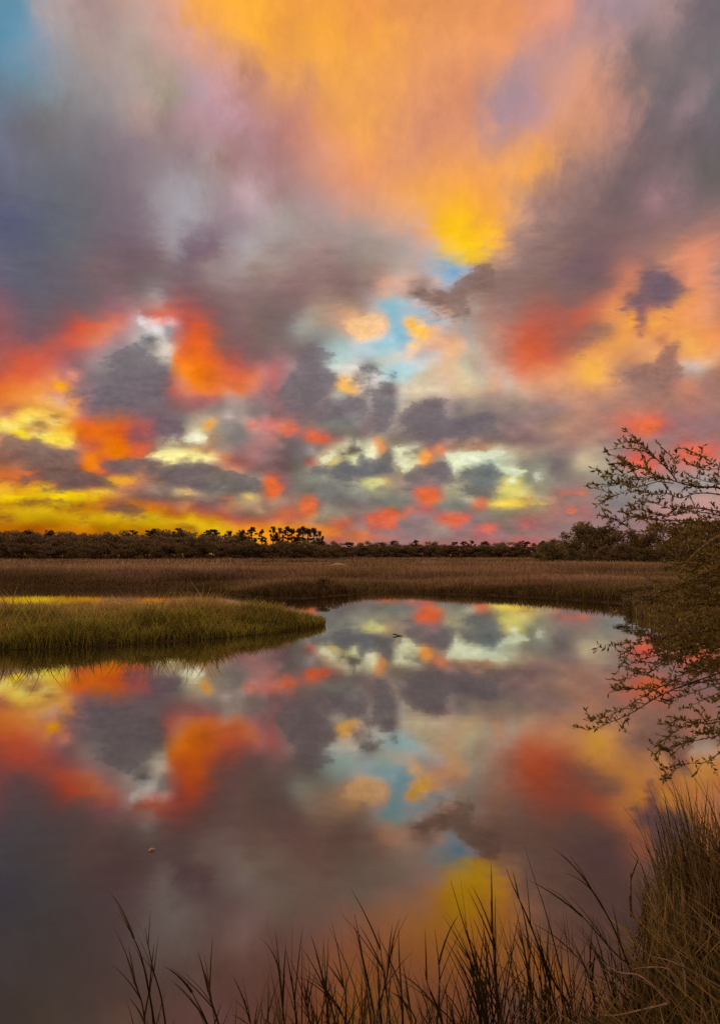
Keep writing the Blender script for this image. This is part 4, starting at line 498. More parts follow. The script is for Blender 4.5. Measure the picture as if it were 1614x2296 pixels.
    8.89,5.20,122,121,109, 9.46,5.19,120,119,108, 10.02,5.18,136,134,119, 10.58,5.17,185,170,119, 11.14,5.16,232,216,123, 11.69,5.15,219,204,118,
    12.25,5.14,203,190,119, 12.80,5.13,183,170,122, 13.35,5.12,157,150,119, 7.19,4.77,172,158,127, 7.76,4.77,170,164,137, 8.32,4.76,137,133,112,
    8.89,4.75,123,118,102, 9.45,4.74,119,110,97, 10.02,4.74,147,134,117, 10.58,4.73,203,185,102, 11.13,4.72,221,201,108, 11.69,4.71,220,199,107,
    12.24,4.70,206,188,130, 12.79,4.69,169,154,114, 13.34,4.68,154,141,111, 7.19,4.32,140,135,115, 7.75,4.32,155,151,131, 8.32,4.31,189,183,159,
    8.89,4.31,181,120,91, 9.45,4.30,163,107,82, 10.01,4.29,138,118,99, 10.57,4.29,188,169,100, 11.13,4.28,173,154,79, 11.68,4.27,219,190,102, 12.24,4.26,220,185,101,
    12.79,4.25,226,174,91, 13.34,4.24,187,167,124, 7.18,3.88,125,121,110, 7.75,3.87,123,118,104, 8.32,3.87,164,136,112, 8.88,3.86,203,121,86, 9.45,3.86,195,118,78,
    10.01,3.85,240,204,85, 10.57,3.84,253,218,89, 11.12,3.83,255,217,90, 11.68,3.83,251,205,91, 12.23,3.82,229,175,75, 12.78,3.81,179,154,108, 13.33,3.80,173,152,116,
    7.18,3.43,131,123,115, 7.75,3.43,125,119,113, 8.31,3.42,128,119,113, 8.88,3.42,164,120,104, 9.44,3.41,162,122,104, 10.00,3.40,141,123,103, 10.56,3.40,148,135,105,
    11.12,3.39,156,146,108, 11.67,3.39,158,145,108, 12.23,3.38,155,133,103, 12.78,3.37,157,132,102, 13.32,3.36,157,132,102, 7.18,2.98,215,111,83,
    7.74,2.98,210,110,84, 8.31,2.97,181,104,98, 8.87,2.97,141,120,115, 9.44,2.97,142,128,117, 10.00,2.96,142,129,113, 10.56,2.96,143,129,107, 11.11,2.95,137,120,99,
    11.67,2.94,140,118,98, 12.22,2.94,151,117,100, 12.77,2.93,153,110,96, 13.32,2.93,155,117,100, 7.17,2.53,215,110,78, 7.74,2.53,187,105,100, 8.31,2.53,153,117,116,
    8.87,2.52,143,118,116, 9.43,2.52,141,119,114, 9.99,2.52,146,108,103, 10.55,2.51,137,109,100, 11.11,2.51,138,115,102, 11.66,2.50,148,110,101,
    12.21,2.50,160,106,100, 12.76,2.49,169,104,97, 13.31,2.49,165,105,100, 7.17,2.09,183,108,103, 7.74,2.08,156,117,116, 8.30,2.08,156,116,116, 8.87,2.08,177,105,104,
    9.43,2.08,207,111,89, 9.99,2.07,223,111,85, 10.55,2.07,159,107,105, 11.10,2.06,141,115,109, 11.66,2.06,141,115,105, 12.21,2.06,161,105,101, 12.76,2.05,158,105,101,
    13.31,2.05,164,104,102, 7.17,1.64,156,120,116, 7.73,1.64,158,118,117, 8.30,1.64,159,115,115, 8.86,1.63,168,105,105, 9.42,1.63,170,104,103, 9.98,1.63,168,106,106,
    10.54,1.63,156,115,113, 11.10,1.62,144,116,111, 11.65,1.62,142,116,107, 12.20,1.62,144,115,106, 12.75,1.61,145,114,110, 13.30,1.61,145,114,112,
    7.16,1.19,161,120,119, 7.73,1.19,164,119,119, 8.30,1.19,167,116,116, 8.86,1.19,167,105,105, 9.42,1.19,168,104,104, 9.98,1.18,171,114,114, 10.54,1.18,168,116,115,
    11.09,1.18,166,107,106, 11.65,1.18,177,103,102, 12.20,1.18,179,103,102, 12.75,1.17,178,103,102, 13.29,1.17,169,104,103,
)
# Nearer clouds and gaps with crisp rims: colour, then azimuth and elevation of the corners of each outline.
CLOUDS = (
    ((168, 163, 172), 1.30, (-14.04, 25.98, -13.03, 26.80, -12.17, 26.15, -12.49, 24.81, -12.47, 23.03, -14.14, 21.98, -14.82, 22.68, -15.51, 24.09, -16.19, 25.18)),
    ((200, 172, 175), 1.10, (-9.41, 26.36, -8.37, 27.01, -7.31, 26.19, -7.66, 25.74, -9.06, 25.66)),
    ((172, 165, 170), 1.10, (-10.24, 23.04, -8.69, 23.44, -7.29, 23.05, -7.63, 22.42, -9.37, 22.33)),
    ((118, 96, 112), 0.90, (-14.80, 21.62, -13.81, 22.47, -12.80, 22.70, -11.62, 23.40, -11.10, 22.53, -12.11, 21.54, -13.45, 20.66, -14.79, 20.86)),
    ((188, 130, 110), 0.80, (-9.87, 34.46, -8.99, 35.03, -8.28, 34.58, -8.45, 33.81, -8.09, 33.19, -8.96, 32.48, -9.33, 33.49, -10.56, 33.77)),
    ((185, 135, 110), 0.80, (-4.71, 33.49, -3.99, 34.16, -3.45, 33.92, -3.81, 33.40, -4.53, 33.11)),
    ((165, 138, 152), 0.60, (10.31, 33.03, 12.05, 33.38, 13.94, 33.31, 13.59, 32.58, 13.22, 31.05, 12.00, 30.10, 10.27, 29.70, 9.93, 30.81, 10.64, 31.95)),
    ((118, 104, 112), 1.20, (20.23, 33.66, 21.03, 33.77, 21.81, 33.38, 23.05, 33.39, 23.51, 33.54, 24.72, 33.41, 26.72, 33.79, 26.58, 29.71, 24.65, 31.23, 23.42, 30.34, 22.30, 28.73, 21.86, 29.85, 21.77, 32.16, 21.01, 33.04)),
    ((158, 130, 140), 1.00, (23.69, 29.27, 24.61, 29.80, 25.35, 29.58, 24.88, 28.91, 23.97, 28.69)),
    ((170, 130, 133), 0.80, (21.25, 24.38, 22.19, 24.88, 23.26, 24.64, 22.48, 24.27)),
    ((192, 142, 116), 0.70, (11.26, 26.37, 12.29, 26.72, 12.63, 26.12, 11.94, 25.74)),
    ((255, 200, 28), 1.00, (6.70, 22.92, 6.71, 24.74, 7.42, 25.30, 8.81, 24.63, 10.19, 23.95, 10.88, 23.30, 10.01, 22.60, 9.13, 21.65, 7.92, 22.10)),
    ((165, 130, 118), 0.60, (11.73, 23.24, 12.59, 23.55, 12.92, 22.99, 12.23, 22.60)),
    ((130, 103, 96), 0.42, (4.29, 19.69, 4.99, 20.01, 5.54, 19.65, 6.20, 19.79, 6.89, 19.61, 7.41, 20.05, 8.10, 20.80, 9.13, 21.21, 9.65, 21.55, 10.32, 21.14, 10.65, 19.89, 8.78, 19.62, 8.09, 19.18, 8.70, 18.43, 8.08, 17.91, 6.88, 17.87, 6.19, 18.30, 5.50, 18.96, 4.64, 19.27)),
    ((115, 92, 104), 0.42, (20.99, 19.41, 21.60, 19.72, 22.65, 19.59, 23.54, 19.32, 23.58, 18.64, 23.89, 18.16, 23.36, 18.02, 23.05, 17.38, 22.30, 17.26, 21.46, 17.36, 21.25, 16.47, 20.97, 15.80, 20.77, 16.58, 20.63, 17.30, 19.49, 17.35, 20.19, 18.01, 20.96, 18.31)),
    ((152, 112, 100), 0.46, (22.98, 14.77, 23.49, 14.93, 23.40, 13.87, 23.61, 12.63, 23.21, 11.74, 22.75, 10.85, 20.98, 12.23, 19.30, 12.68, 20.40, 13.53, 21.92, 13.65, 22.23, 14.45)),
    ((116, 103, 110), 0.47, (-19.25, 14.33, -17.45, 15.27, -16.76, 15.44, -16.29, 14.90, -14.64, 14.32, -14.51, 13.40, -14.61, 12.23, -15.06, 11.03, -18.50, 10.37, -19.63, 10.76, -20.31, 11.63, -19.66, 12.36, -18.31, 12.12)),
    ((225, 228, 225), 0.45, (-16.92, 17.57, -16.33, 17.06, -15.63, 17.00, -15.03, 16.59, -15.02, 16.02, -15.61, 16.32, -16.32, 16.38, -16.79, 16.68)),
    ((200, 190, 178), 0.45, (-15.25, 15.55, -14.42, 15.38, -14.18, 14.82, -14.64, 14.38, -15.35, 14.39, -15.59, 14.84)),
    ((108, 98, 106), 0.40, (-16.65, 15.79, -15.97, 16.30, -15.26, 16.01, -15.37, 15.54, -16.30, 15.36)),
    ((150, 150, 152), 0.40, (-15.04, 16.93, -14.45, 16.98, -14.19, 15.97, -14.67, 15.93, -14.91, 16.49)),
    ((165, 150, 155), 0.60, (-16.35, 18.29, -15.54, 19.14, -15.06, 18.51, -15.18, 18.22, -15.88, 18.31)),
    ((112, 98, 102), 0.50, (-21.35, 13.59, -20.57, 13.20, -19.68, 13.05, -19.22, 12.63, -19.66, 12.36, -20.77, 12.17, -21.00, 12.94)),
    ((120, 102, 100), 0.40, (-21.52, 11.77, -20.76, 11.66, -20.64, 11.38, -21.41, 11.32)),
    ((255, 168, 20), 0.35, (-22.45, 12.03, -21.86, 12.17, -21.69, 11.81, -22.28, 11.65)),
    ((235, 150, 100), 0.40, (-21.66, 13.11, -20.89, 12.95, -20.99, 12.49, -21.54, 12.67)),
    ((240, 200, 110), 0.35, (-23.33, 10.95, -22.59, 11.23, -22.37, 10.80, -23.01, 10.63)),
    ((250, 205, 80), 0.40, (-25.19, 9.85, -23.95, 10.22, -22.03, 10.14, -21.81, 9.84, -24.97, 9.61)),
    ((120, 188, 206), 0.50, (1.94, 18.65, 2.83, 18.75, 3.58, 18.39, 3.08, 18.06, 3.20, 17.36, 3.83, 16.76, 3.95, 16.17, 3.32, 15.95, 2.32, 16.31, 1.56, 16.55, 2.57, 16.90, 2.44, 17.60, 1.94, 18.30)),
    ((120, 165, 203), 0.50, (6.49, 21.38, 7.86, 21.43, 8.85, 21.10, 7.85, 20.65, 7.10, 20.46, 6.48, 20.71)),
    ((125, 182, 198), 0.50, (3.96, 18.50, 5.34, 18.35, 6.58, 17.51, 6.08, 17.29, 5.34, 17.66, 4.33, 18.03)),
    ((152, 200, 206), 0.50, (2.69, 14.53, 3.94, 14.51, 4.57, 14.14, 3.44, 13.32, 2.56, 13.39, 1.56, 13.82)),
    ((246, 196, 140), 0.45, (-1.72, 17.37, -0.71, 17.85, 0.30, 18.08, 1.31, 18.25, 2.07, 17.95, 2.44, 17.13, 1.94, 16.90, 1.56, 16.55, 0.55, 16.32, 0.05, 16.15, -0.58, 16.56, -0.96, 16.91)),
    ((242, 188, 135), 0.50, (5.46, 17.31, 6.33, 16.93, 7.07, 16.32, 8.06, 15.70, 8.43, 15.51, 7.56, 15.25, 6.81, 14.92, 6.44, 14.81, 6.20, 15.41, 5.58, 16.13)),
    ((245, 205, 160), 0.40, (3.14, 18.00, 3.58, 18.05, 4.33, 17.92, 5.33, 17.43, 5.45, 16.49, 4.83, 16.15, 4.33, 16.28, 3.58, 17.12)),
    ((255, 192, 60), 0.40, (3.58, 17.52, 3.96, 17.75, 4.46, 17.33, 4.71, 16.98, 5.08, 17.32, 5.39, 17.13, 5.27, 16.61, 4.83, 16.27, 4.45, 16.57, 3.95, 16.99)),
    ((250, 206, 130), 0.40, (3.51, 15.82, 3.95, 16.03, 4.51, 15.92, 4.45, 15.45, 3.82, 15.41)),
    ((232, 210, 180), 0.40, (2.06, 15.01, 2.82, 15.36, 3.57, 15.11, 4.32, 14.68, 5.07, 14.49, 4.82, 14.26, 3.82, 14.75, 2.81, 14.86)),
    ((225, 208, 180), 0.35, (5.20, 14.96, 5.94, 15.00, 5.82, 14.83, 5.26, 14.82)),
    ((215, 215, 205), 0.35, (2.32, 16.25, 2.63, 16.31, 2.82, 16.13, 2.57, 16.01)),
    ((225, 200, 155), 0.80, (2.81, 12.73, 5.31, 12.93, 7.79, 12.99, 10.41, 12.54, 9.01, 12.11, 7.16, 11.92, 5.93, 12.07, 3.81, 12.11)),
    ((116, 104, 110), 0.46, (-4.35, 15.63, -3.10, 15.71, -2.22, 15.31, -1.97, 15.25, -2.97, 14.76, -3.60, 14.87, -2.72, 14.41, -1.84, 13.76, -1.96, 12.86, -2.21, 12.13, -1.71, 12.01, -0.96, 12.13, 0.30, 12.14, 0.67, 11.41, 0.30, 10.58, -5.95, 10.52, -6.58, 11.94, -5.34, 13.77, -4.73, 14.97)),
    ((255, 188, 85), 0.40, (-1.90, 12.61, -1.84, 13.10, -1.08, 13.40, -0.46, 13.10, 0.11, 12.74, -0.45, 12.26, -1.21, 12.62, -1.71, 12.49)),
    ((118, 110, 115), 0.40, (-0.96, 13.46, -0.20, 13.77, 0.93, 13.40, 0.30, 13.28, -0.46, 13.10)),
    ((112, 103, 110), 0.45, (1.43, 12.74, 1.81, 13.22, 2.56, 13.21, 2.68, 12.61, 2.81, 12.24, 2.43, 11.88, 2.93, 11.64, 2.80, 11.03, 2.17, 9.57, 1.05, 9.20, 0.93, 11.65, 0.30, 12.62, 1.30, 12.62)),
    ((110, 100, 107), 0.44, (2.80, 10.79, 3.93, 11.50, 5.30, 11.94, 6.61, 11.91, 6.48, 10.73, 7.03, 10.23, 8.75, 10.61, 10.39, 10.75, 10.37, 9.06, 7.75, 8.64, 4.67, 8.81, 2.80, 9.56)),
    ((108, 100, 104), 0.30, (-0.02, 14.37, 0.30, 14.54, 0.68, 14.36, 0.99, 14.57, 1.31, 14.30, 1.37, 14.04, 0.80, 13.92, 0.30, 14.07)),
    ((108, 100, 104), 0.30, (1.43, 14.18, 1.93, 14.11, 1.91, 13.96, 1.56, 13.92)),
    ((108, 100, 104), 0.30, (2.28, 13.96, 2.81, 13.98, 2.87, 13.75, 2.43, 13.72)),
    ((158, 108, 94), 0.47, (17.09, 16.43, 18.02, 16.86, 18.92, 16.61, 18.47, 16.37, 17.54, 16.06, 16.60, 14.88, 16.14, 15.14)),
    ((252, 186, 72), 0.60, (16.58, 13.39, 17.27, 13.69, 17.95, 13.18, 18.17, 12.70, 17.25, 12.65)),
    ((255, 235, 130), 0.40, (-25.98, 9.07, -25.37, 9.17, -24.54, 8.95, -24.95, 8.76, -25.97, 8.63)),
    ((255, 215, 40), 0.35, (-25.36, 8.45, -24.64, 8.55, -24.22, 8.30, -23.80, 8.44, -23.38, 8.30, -22.84, 7.99, -22.41, 7.84, -22.83, 7.76, -23.37, 8.01, -24.00, 7.92, -24.42, 8.06, -24.94, 8.20)),
    ((255, 225, 75), 0.40, (-23.38, 8.35, -22.32, 8.53, -21.23, 8.31, -21.11, 7.91, -21.98, 7.81, -22.62, 7.83)),
    ((165, 125, 70), 0.40, (-24.13, 9.21, -23.51, 9.53, -22.98, 9.40, -22.86, 8.95, -23.39, 8.75, -23.92, 8.94)),
    ((150, 115, 75), 0.35, (-22.78, 9.87, -22.03, 10.01, -21.91, 9.79, -22.56, 9.65)),
    ((130, 105, 92), 0.45, (-25.96, 8.30, -25.35, 8.39, -24.73, 8.21, -24.11, 8.14, -23.69, 8.33, -23.26, 8.02, -22.73, 7.77, -21.54, 7.54, -20.89, 7.35, -20.87, 6.42, -22.26, 6.13, -23.85, 6.06, -24.90, 6.80, -25.93, 7.07)),
    ((135, 80, 85), 0.70, (-17.34, 9.15, -16.78, 9.41, -16.19, 8.97, -15.49, 8.76, -16.18, 8.20, -16.99, 8.34)),
    ((246, 122, 25), 0.50, (-20.44, 7.02, -19.89, 7.04, -19.54, 6.36, -18.98, 6.03, -19.53, 5.83, -20.20, 6.22)),
    ((118, 96, 106), 0.45, (-15.86, 10.17, -15.05, 10.44, -13.87, 10.14, -13.27, 9.21, -13.85, 8.71, -15.03, 8.60, -15.62, 9.35)),
    ((252, 250, 215), 0.40, (-13.26, 8.91, -12.55, 9.12, -11.71, 9.02, -11.83, 8.60, -12.66, 8.45, -13.38, 8.49)),
    ((253, 246, 160), 0.40, (-16.17, 7.31, -15.36, 7.70, -14.08, 7.80, -12.65, 7.67, -11.09, 7.35, -11.21, 7.04, -12.05, 7.02, -12.17, 7.14, -12.64, 6.82, -13.71, 6.98, -14.41, 6.71, -15.23, 6.99)),
    ((160, 145, 120), 0.40, (-14.55, 8.21, -12.66, 8.33, -11.58, 8.12, -12.89, 7.90, -14.31, 7.92)),
    ((115, 104, 96), 0.35, (-13.66, 7.24, -13.01, 7.32, -12.83, 7.12, -13.48, 7.07)),
    ((245, 152, 50), 0.40, (-11.78, 9.86, -11.49, 10.17, -11.24, 9.88, -11.48, 9.51, -11.72, 9.56)),
    ((103, 96, 95), 0.45, (-16.15, 6.60, -15.46, 6.50, -14.30, 6.90, -13.59, 7.04, -13.35, 6.81, -12.52, 6.83, -12.17, 7.14, -11.81, 6.91, -11.09, 6.80, -10.48, 6.51, -9.02, 6.17, -7.63, 5.95, -7.62, 4.84, -10.22, 4.56, -12.62, 4.65, -14.39, 5.21, -15.91, 5.77)),
    ((115, 96, 96), 0.45, (-19.33, 6.72, -17.76, 7.02, -16.16, 7.19, -15.00, 7.00, -14.65, 6.71, -15.92, 6.37, -16.95, 5.86, -18.19, 5.82, -18.99, 6.26)),
    ((110, 87, 80), 0.45, (-24.87, 5.34, -23.32, 5.97, -21.51, 6.16, -20.20, 5.98, -19.09, 5.79, -18.07, 5.24, -18.40, 4.87, -20.39, 4.70, -21.91, 4.76, -24.35, 5.02, -25.88, 5.07, -25.89, 5.24)),
    ((215, 105, 55), 0.70, (-25.90, 5.79, -24.37, 5.98, -23.32, 5.86, -24.35, 5.36, -25.88, 5.18)),
    ((245, 165, 45), 0.40, (-18.75, 5.57, -17.51, 5.73, -16.83, 5.63, -17.51, 5.37, -18.18, 5.23)),
    ((225, 185, 20), 0.60, (-25.87, 4.73, -23.82, 4.70, -21.69, 4.60, -19.29, 4.44, -19.94, 4.13, -21.46, 3.85, -22.96, 3.93, -24.83, 3.82, -25.85, 3.73)),
    ((205, 162, 22), 0.60, (-25.84, 3.28, -22.74, 3.48, -21.12, 3.05, -19.03, 2.86, -16.10, 3.02, -14.94, 2.92, -14.93, 2.50, -19.47, 2.32, -25.81, 2.33)),
    ((250, 190, 62), 0.35, (-20.17, 4.65, -19.29, 4.81, -18.29, 4.72, -18.84, 4.51, -19.95, 4.48)),
    ((243, 205, 115), 0.30, (-14.09, 4.76, -13.21, 4.81, -12.26, 4.62, -13.09, 4.47)),
    ((125, 92, 78), 0.50, (-17.72, 4.42, -16.12, 4.69, -14.03, 4.68, -12.61, 4.34, -12.84, 3.98, -14.96, 3.94, -16.69, 3.97, -17.48, 4.13)),
    ((140, 95, 38), 0.30, (-25.85, 3.67, -24.21, 3.89, -22.11, 3.93, -20.92, 3.73, -20.37, 3.56, -21.46, 3.46, -22.95, 3.54, -24.72, 3.47, -25.84, 3.44)),
    ((140, 100, 36), 0.30, (-22.20, 3.19, -21.24, 3.30, -20.36, 3.21, -20.91, 3.06, -21.77, 3.06)),
    ((118, 80, 35), 0.30, (-25.82, 2.78, -25.37, 2.73, -24.90, 2.58, -25.31, 2.49, -25.82, 2.50)),
    ((140, 100, 35), 0.30, (-20.90, 2.62, -20.46, 2.69, -20.08, 2.63, -20.46, 2.53)),
    ((128, 88, 58), 0.40, (-19.04, 3.33, -18.49, 3.63, -17.59, 3.73, -16.68, 3.54, -16.10, 3.26, -16.90, 2.99, -18.37, 2.96)),
    ((140, 96, 42), 0.30, (-14.17, 2.12, -13.41, 2.24, -12.23, 2.20, -12.70, 2.03, -13.76, 2.02)),
    ((200, 195, 160), 0.40, (-2.70, 7.97, -1.70, 8.35, -0.45, 8.84, 0.30, 8.78, -0.20, 8.47, -1.08, 8.23, -1.95, 7.98)),
    ((240, 238, 200), 0.35, (-3.07, 7.48, -2.20, 7.85, -0.95, 8.10, -1.08, 7.86, -1.70, 7.61, -2.20, 7.30, -2.70, 6.86, -3.07, 6.98)),
    ((246, 243, 200), 0.40, (0.17, 7.86, 0.67, 8.23, 0.92, 8.72, 1.42, 8.78, 1.42, 7.85, 1.05, 7.49, 0.67, 7.30, 0.30, 7.49)),
    ((242, 242, 195), 0.35, (-0.80, 7.24, -0.33, 7.63, -0.14, 7.12, -0.68, 6.97)),
    ((234, 236, 195), 0.40, (2.55, 8.28, 3.54, 8.31, 4.54, 8.30, 4.66, 8.08, 4.04, 7.96, 3.79, 7.22, 3.91, 6.61, 3.54, 6.24, 2.79, 6.74, 2.61, 7.36)),
    ((234, 242, 203), 0.40, (6.64, 7.81, 7.75, 7.91, 8.97, 7.88, 10.36, 7.85, 10.35, 7.12, 9.45, 7.02, 8.35, 6.67, 7.62, 6.56, 7.24, 6.20, 7.06, 6.57, 6.88, 7.19, 6.52, 7.44)),
    ((90, 80, 80), 0.30, (-1.70, 7.92, -0.95, 8.04, -0.70, 8.60, -0.45, 9.03, -0.27, 8.47, 0.23, 8.04, -0.08, 7.76, -0.95, 7.71, -1.20, 7.53, -1.51, 7.58)),
    ((103, 100, 103), 0.40, (-4.68, 6.23, -3.69, 6.73, -2.70, 6.92, -2.20, 6.80, -1.20, 7.30, -0.76, 7.24, -0.76, 6.99, -0.27, 6.99, -0.20, 7.55, 0.30, 7.63, 0.73, 7.30, 1.30, 7.48, 2.05, 8.22, 2.55, 8.22, 2.61, 7.11, 2.67, 6.61, 1.54, 6.25, 0.30, 5.75, -0.95, 5.69, -2.20, 5.87)),
    ((220, 216, 145), 0.35, (0.17, 5.38, 0.30, 5.75, 1.04, 5.88, 2.04, 5.90, 1.98, 5.38, 1.54, 5.38, 1.17, 5.19, 0.79, 5.44)),
    ((120, 105, 100), 0.30, (3.42, 7.90, 4.04, 8.06, 4.79, 8.01, 4.54, 7.80, 3.67, 7.77)),
    ((110, 102, 106), 0.45, (3.41, 6.11, 3.91, 6.61, 4.28, 6.97, 5.28, 6.96, 6.02, 7.20, 6.64, 7.22, 7.00, 6.69, 7.12, 6.08, 7.06, 5.46, 5.88, 5.23, 4.65, 5.12, 3.41, 5.25)),
    ((244, 156, 72), 0.47, (4.66, 7.09, 4.60, 7.71, 5.16, 8.07, 5.53, 7.82, 5.40, 7.21, 4.90, 6.87)),
    ((234, 138, 96), 0.47, (5.72, 8.25, 6.27, 8.36, 6.77, 7.99, 6.39, 7.62, 5.90, 7.75)),
    ((234, 154, 94), 0.47, (1.05, 8.90, 1.42, 8.96, 1.92, 8.59, 1.92, 7.98, 1.55, 7.73, 1.30, 8.35)),
    ((108, 110, 110), 0.45, (7.61, 5.70, 7.74, 6.44, 8.35, 6.61, 9.21, 6.96, 10.35, 7.12, 10.78, 6.87, 10.83, 5.77, 10.32, 4.56, 9.67, 4.20, 8.82, 4.34, 8.09, 4.84)),
    ((228, 102, 52), 0.47, (-7.46, 5.71, -6.91, 5.96, -6.53, 5.47, -5.92, 5.23, -6.28, 4.61, -6.89, 4.17, -7.26, 4.60, -7.15, 5.22)),
    ((228, 104, 59), 0.47, (4.15, 4.81, 4.65, 5.18, 5.88, 5.23, 6.13, 4.73, 5.88, 4.24, 5.26, 3.88, 4.77, 4.13)),
    ((220, 108, 59), 0.47, (-4.43, 4.13, -3.93, 4.32, -3.31, 4.26, -3.31, 3.39, -4.05, 3.02, -4.67, 3.38)),
    ((226, 102, 66), 0.47, (0.54, 3.02, 1.29, 3.02, 2.16, 3.46, 2.78, 3.14, 4.02, 3.51, 4.02, 3.26, 2.78, 2.90, 2.78, 2.03, 2.03, 1.97, 1.54, 2.28, 0.67, 2.40)),
    ((226, 102, 72), 0.47, (6.48, 2.76, 6.98, 3.00, 8.44, 2.99, 8.32, 2.50, 7.58, 2.01, 7.09, 2.32)),
    ((228, 111, 88), 0.47, (9.16, 2.13, 10.30, 2.24, 10.29, 1.75, 9.40, 1.76)),
    ((226, 108, 70), 0.47, (-6.56, 9.64, -5.32, 10.03, -4.82, 9.67, -4.95, 9.18, -6.06, 9.22)),
    ((226, 102, 64), 0.47, (-4.20, 9.19, -3.20, 9.38, -2.33, 9.08, -2.58, 8.71, -3.70, 8.70)),
    ((209, 116, 94), 0.47, (-8.90, 10.07, -8.17, 10.33, -7.79, 9.74, -8.53, 9.48)),
    ((240, 190, 85), 0.30, (-9.15, 4.52, -8.36, 4.59, -7.81, 4.37, -8.48, 4.24)),
    ((110, 100, 106), 0.70, (7.67, 10.47, 8.90, 10.56, 11.33, 10.24, 13.12, 10.05, 11.92, 9.74, 9.50, 9.45, 7.66, 9.13)),
    ((118, 104, 106), 0.60, (9.13, 9.10, 11.92, 9.26, 14.29, 8.93, 15.80, 8.69, 14.87, 8.43, 11.91, 8.23, 10.10, 8.47)),
    ((178, 135, 115), 0.60, (14.86, 8.19, 16.04, 8.86, 17.76, 9.25, 19.45, 9.16, 17.76, 8.84, 16.26, 8.55)),
    ((230, 238, 205), 0.40, (7.65, 7.91, 9.12, 7.76, 10.09, 7.92, 11.66, 7.76, 10.82, 7.48, 9.85, 7.50, 9.60, 7.20, 8.38, 6.98, 7.65, 6.81)),
    ((220, 232, 203), 0.35, (10.21, 7.13, 10.69, 6.87, 11.29, 6.68, 12.48, 6.47, 12.72, 6.22, 11.88, 5.87, 11.63, 5.27, 11.27, 5.52, 11.52, 6.00, 10.80, 6.26, 10.44, 6.63)),
    ((218, 216, 190), 0.35, (13.13, 5.97, 13.43, 6.26, 13.78, 5.95, 13.65, 5.59, 13.18, 5.60)),
    ((114, 110, 108), 0.50, (10.93, 6.75, 12.73, 7.06, 13.79, 7.15, 13.90, 6.43, 13.42, 6.08, 13.18, 5.36, 12.47, 5.38, 12.24, 5.87, 12.72, 6.34, 11.65, 6.49)),
    ((118, 107, 111), 0.80, (14.38, 7.13, 15.55, 7.10, 15.88, 6.37, 15.52, 5.66, 14.60, 5.81, 14.25, 6.42)),
    ((228, 222, 120), 0.50, (10.55, 4.80, 11.15, 5.40, 11.75, 5.63, 12.46, 5.01, 12.93, 4.52, 12.45, 4.35, 11.26, 4.18, 10.54, 4.07, 10.05, 3.83)),
    ((240, 202, 65), 0.35, (9.81, 3.71, 10.66, 4.01, 12.45, 4.23, 13.75, 4.02, 14.10, 3.78, 12.92, 3.79, 11.97, 3.75, 11.25, 3.51, 10.53, 3.64)),
    ((120, 115, 90), 0.30, (11.80, 4.42, 12.46, 4.53, 13.22, 4.39, 12.45, 4.29)),
    ((208, 188, 152), 0.50, (16.00, 6.60, 16.58, 6.70, 17.72, 6.60, 18.84, 6.45, 17.71, 6.25, 16.46, 6.29)),
    ((230, 111, 76), 0.47, (8.60, 4.09, 9.21, 4.33, 9.69, 3.96, 9.45, 3.47, 8.84, 3.60)),
    ((232, 108, 86), 0.47, (9.07, 2.00, 9.68, 2.31, 10.40, 2.06, 10.15, 1.69, 9.43, 1.70)),
    ((213, 116, 89), 0.47, (14.70, 4.97, 15.97, 4.82, 17.00, 4.50, 16.42, 4.33, 15.04, 4.66)),
    ((228, 114, 84), 0.47, (15.49, 3.39, 15.84, 3.69, 16.12, 3.38, 15.95, 3.09, 15.60, 3.15)),
    ((206, 104, 90), 0.47, (12.19, 2.29, 12.55, 2.53, 12.78, 2.22, 12.43, 1.98)),
    ((232, 116, 68), 0.47, (20.02, 9.59, 21.12, 9.69, 22.41, 9.61, 21.97, 9.01, 21.20, 8.66, 20.55, 8.92)),
    ((228, 111, 78), 0.47, (23.32, 7.22, 23.95, 7.53, 24.79, 7.53, 25.40, 7.33, 24.56, 6.93, 23.73, 6.75)),
    ((228, 106, 78), 0.47, (20.18, 6.57, 20.73, 6.83, 21.38, 6.52, 21.80, 6.04, 20.71, 6.08)),
)


def sky_rows():
    els = [-0.2]
    while els[-1] < 40:
        e = els[-1]
        els.append(e + (0.25 if e < 9 else 0.25 + (e - 9) * 0.045))
    return np.array(els), np.linspace(-30, 30, 241)


def sky_table(els, azs):
    """smooth scattered interpolation of SKY onto rows of constant elevation"""
    a = np.array(SKY, float).reshape(-1, 5)
    a[:, 2:5] /= 255
    ax, c = 1.2, 0.12
    pts = np.stack([a[:, 0] / ax, a[:, 1]], 1)
    n = len(a)
    d = np.hypot(pts[:, None, 0] - pts[None, :, 0], pts[:, None, 1] - pts[None, :, 1])
    m = np.zeros((n + 1, n + 1))
    m[:n, :n] = -np.sqrt(d * d + c * c) + np.eye(n) * 0.06
    m[:n, n] = 1
    m[n, :n] = 1
    b = np.zeros((n + 1, 3))
    b[:n] = a[:, 2:5]
    w = np.linalg.solve(m, b)
    ga, ge = np.meshgrid(azs, els)
    dd = np.hypot(ga.ravel()[:, None] / ax - pts[:, 0], ge.ravel()[:, None] - pts[:, 1])
    out = -np.sqrt(dd * dd + c * c) @ w[:n] + w[n]
    return lin(np.clip(out, 0.02, 1.0)).reshape(len(els), len(azs), 3)


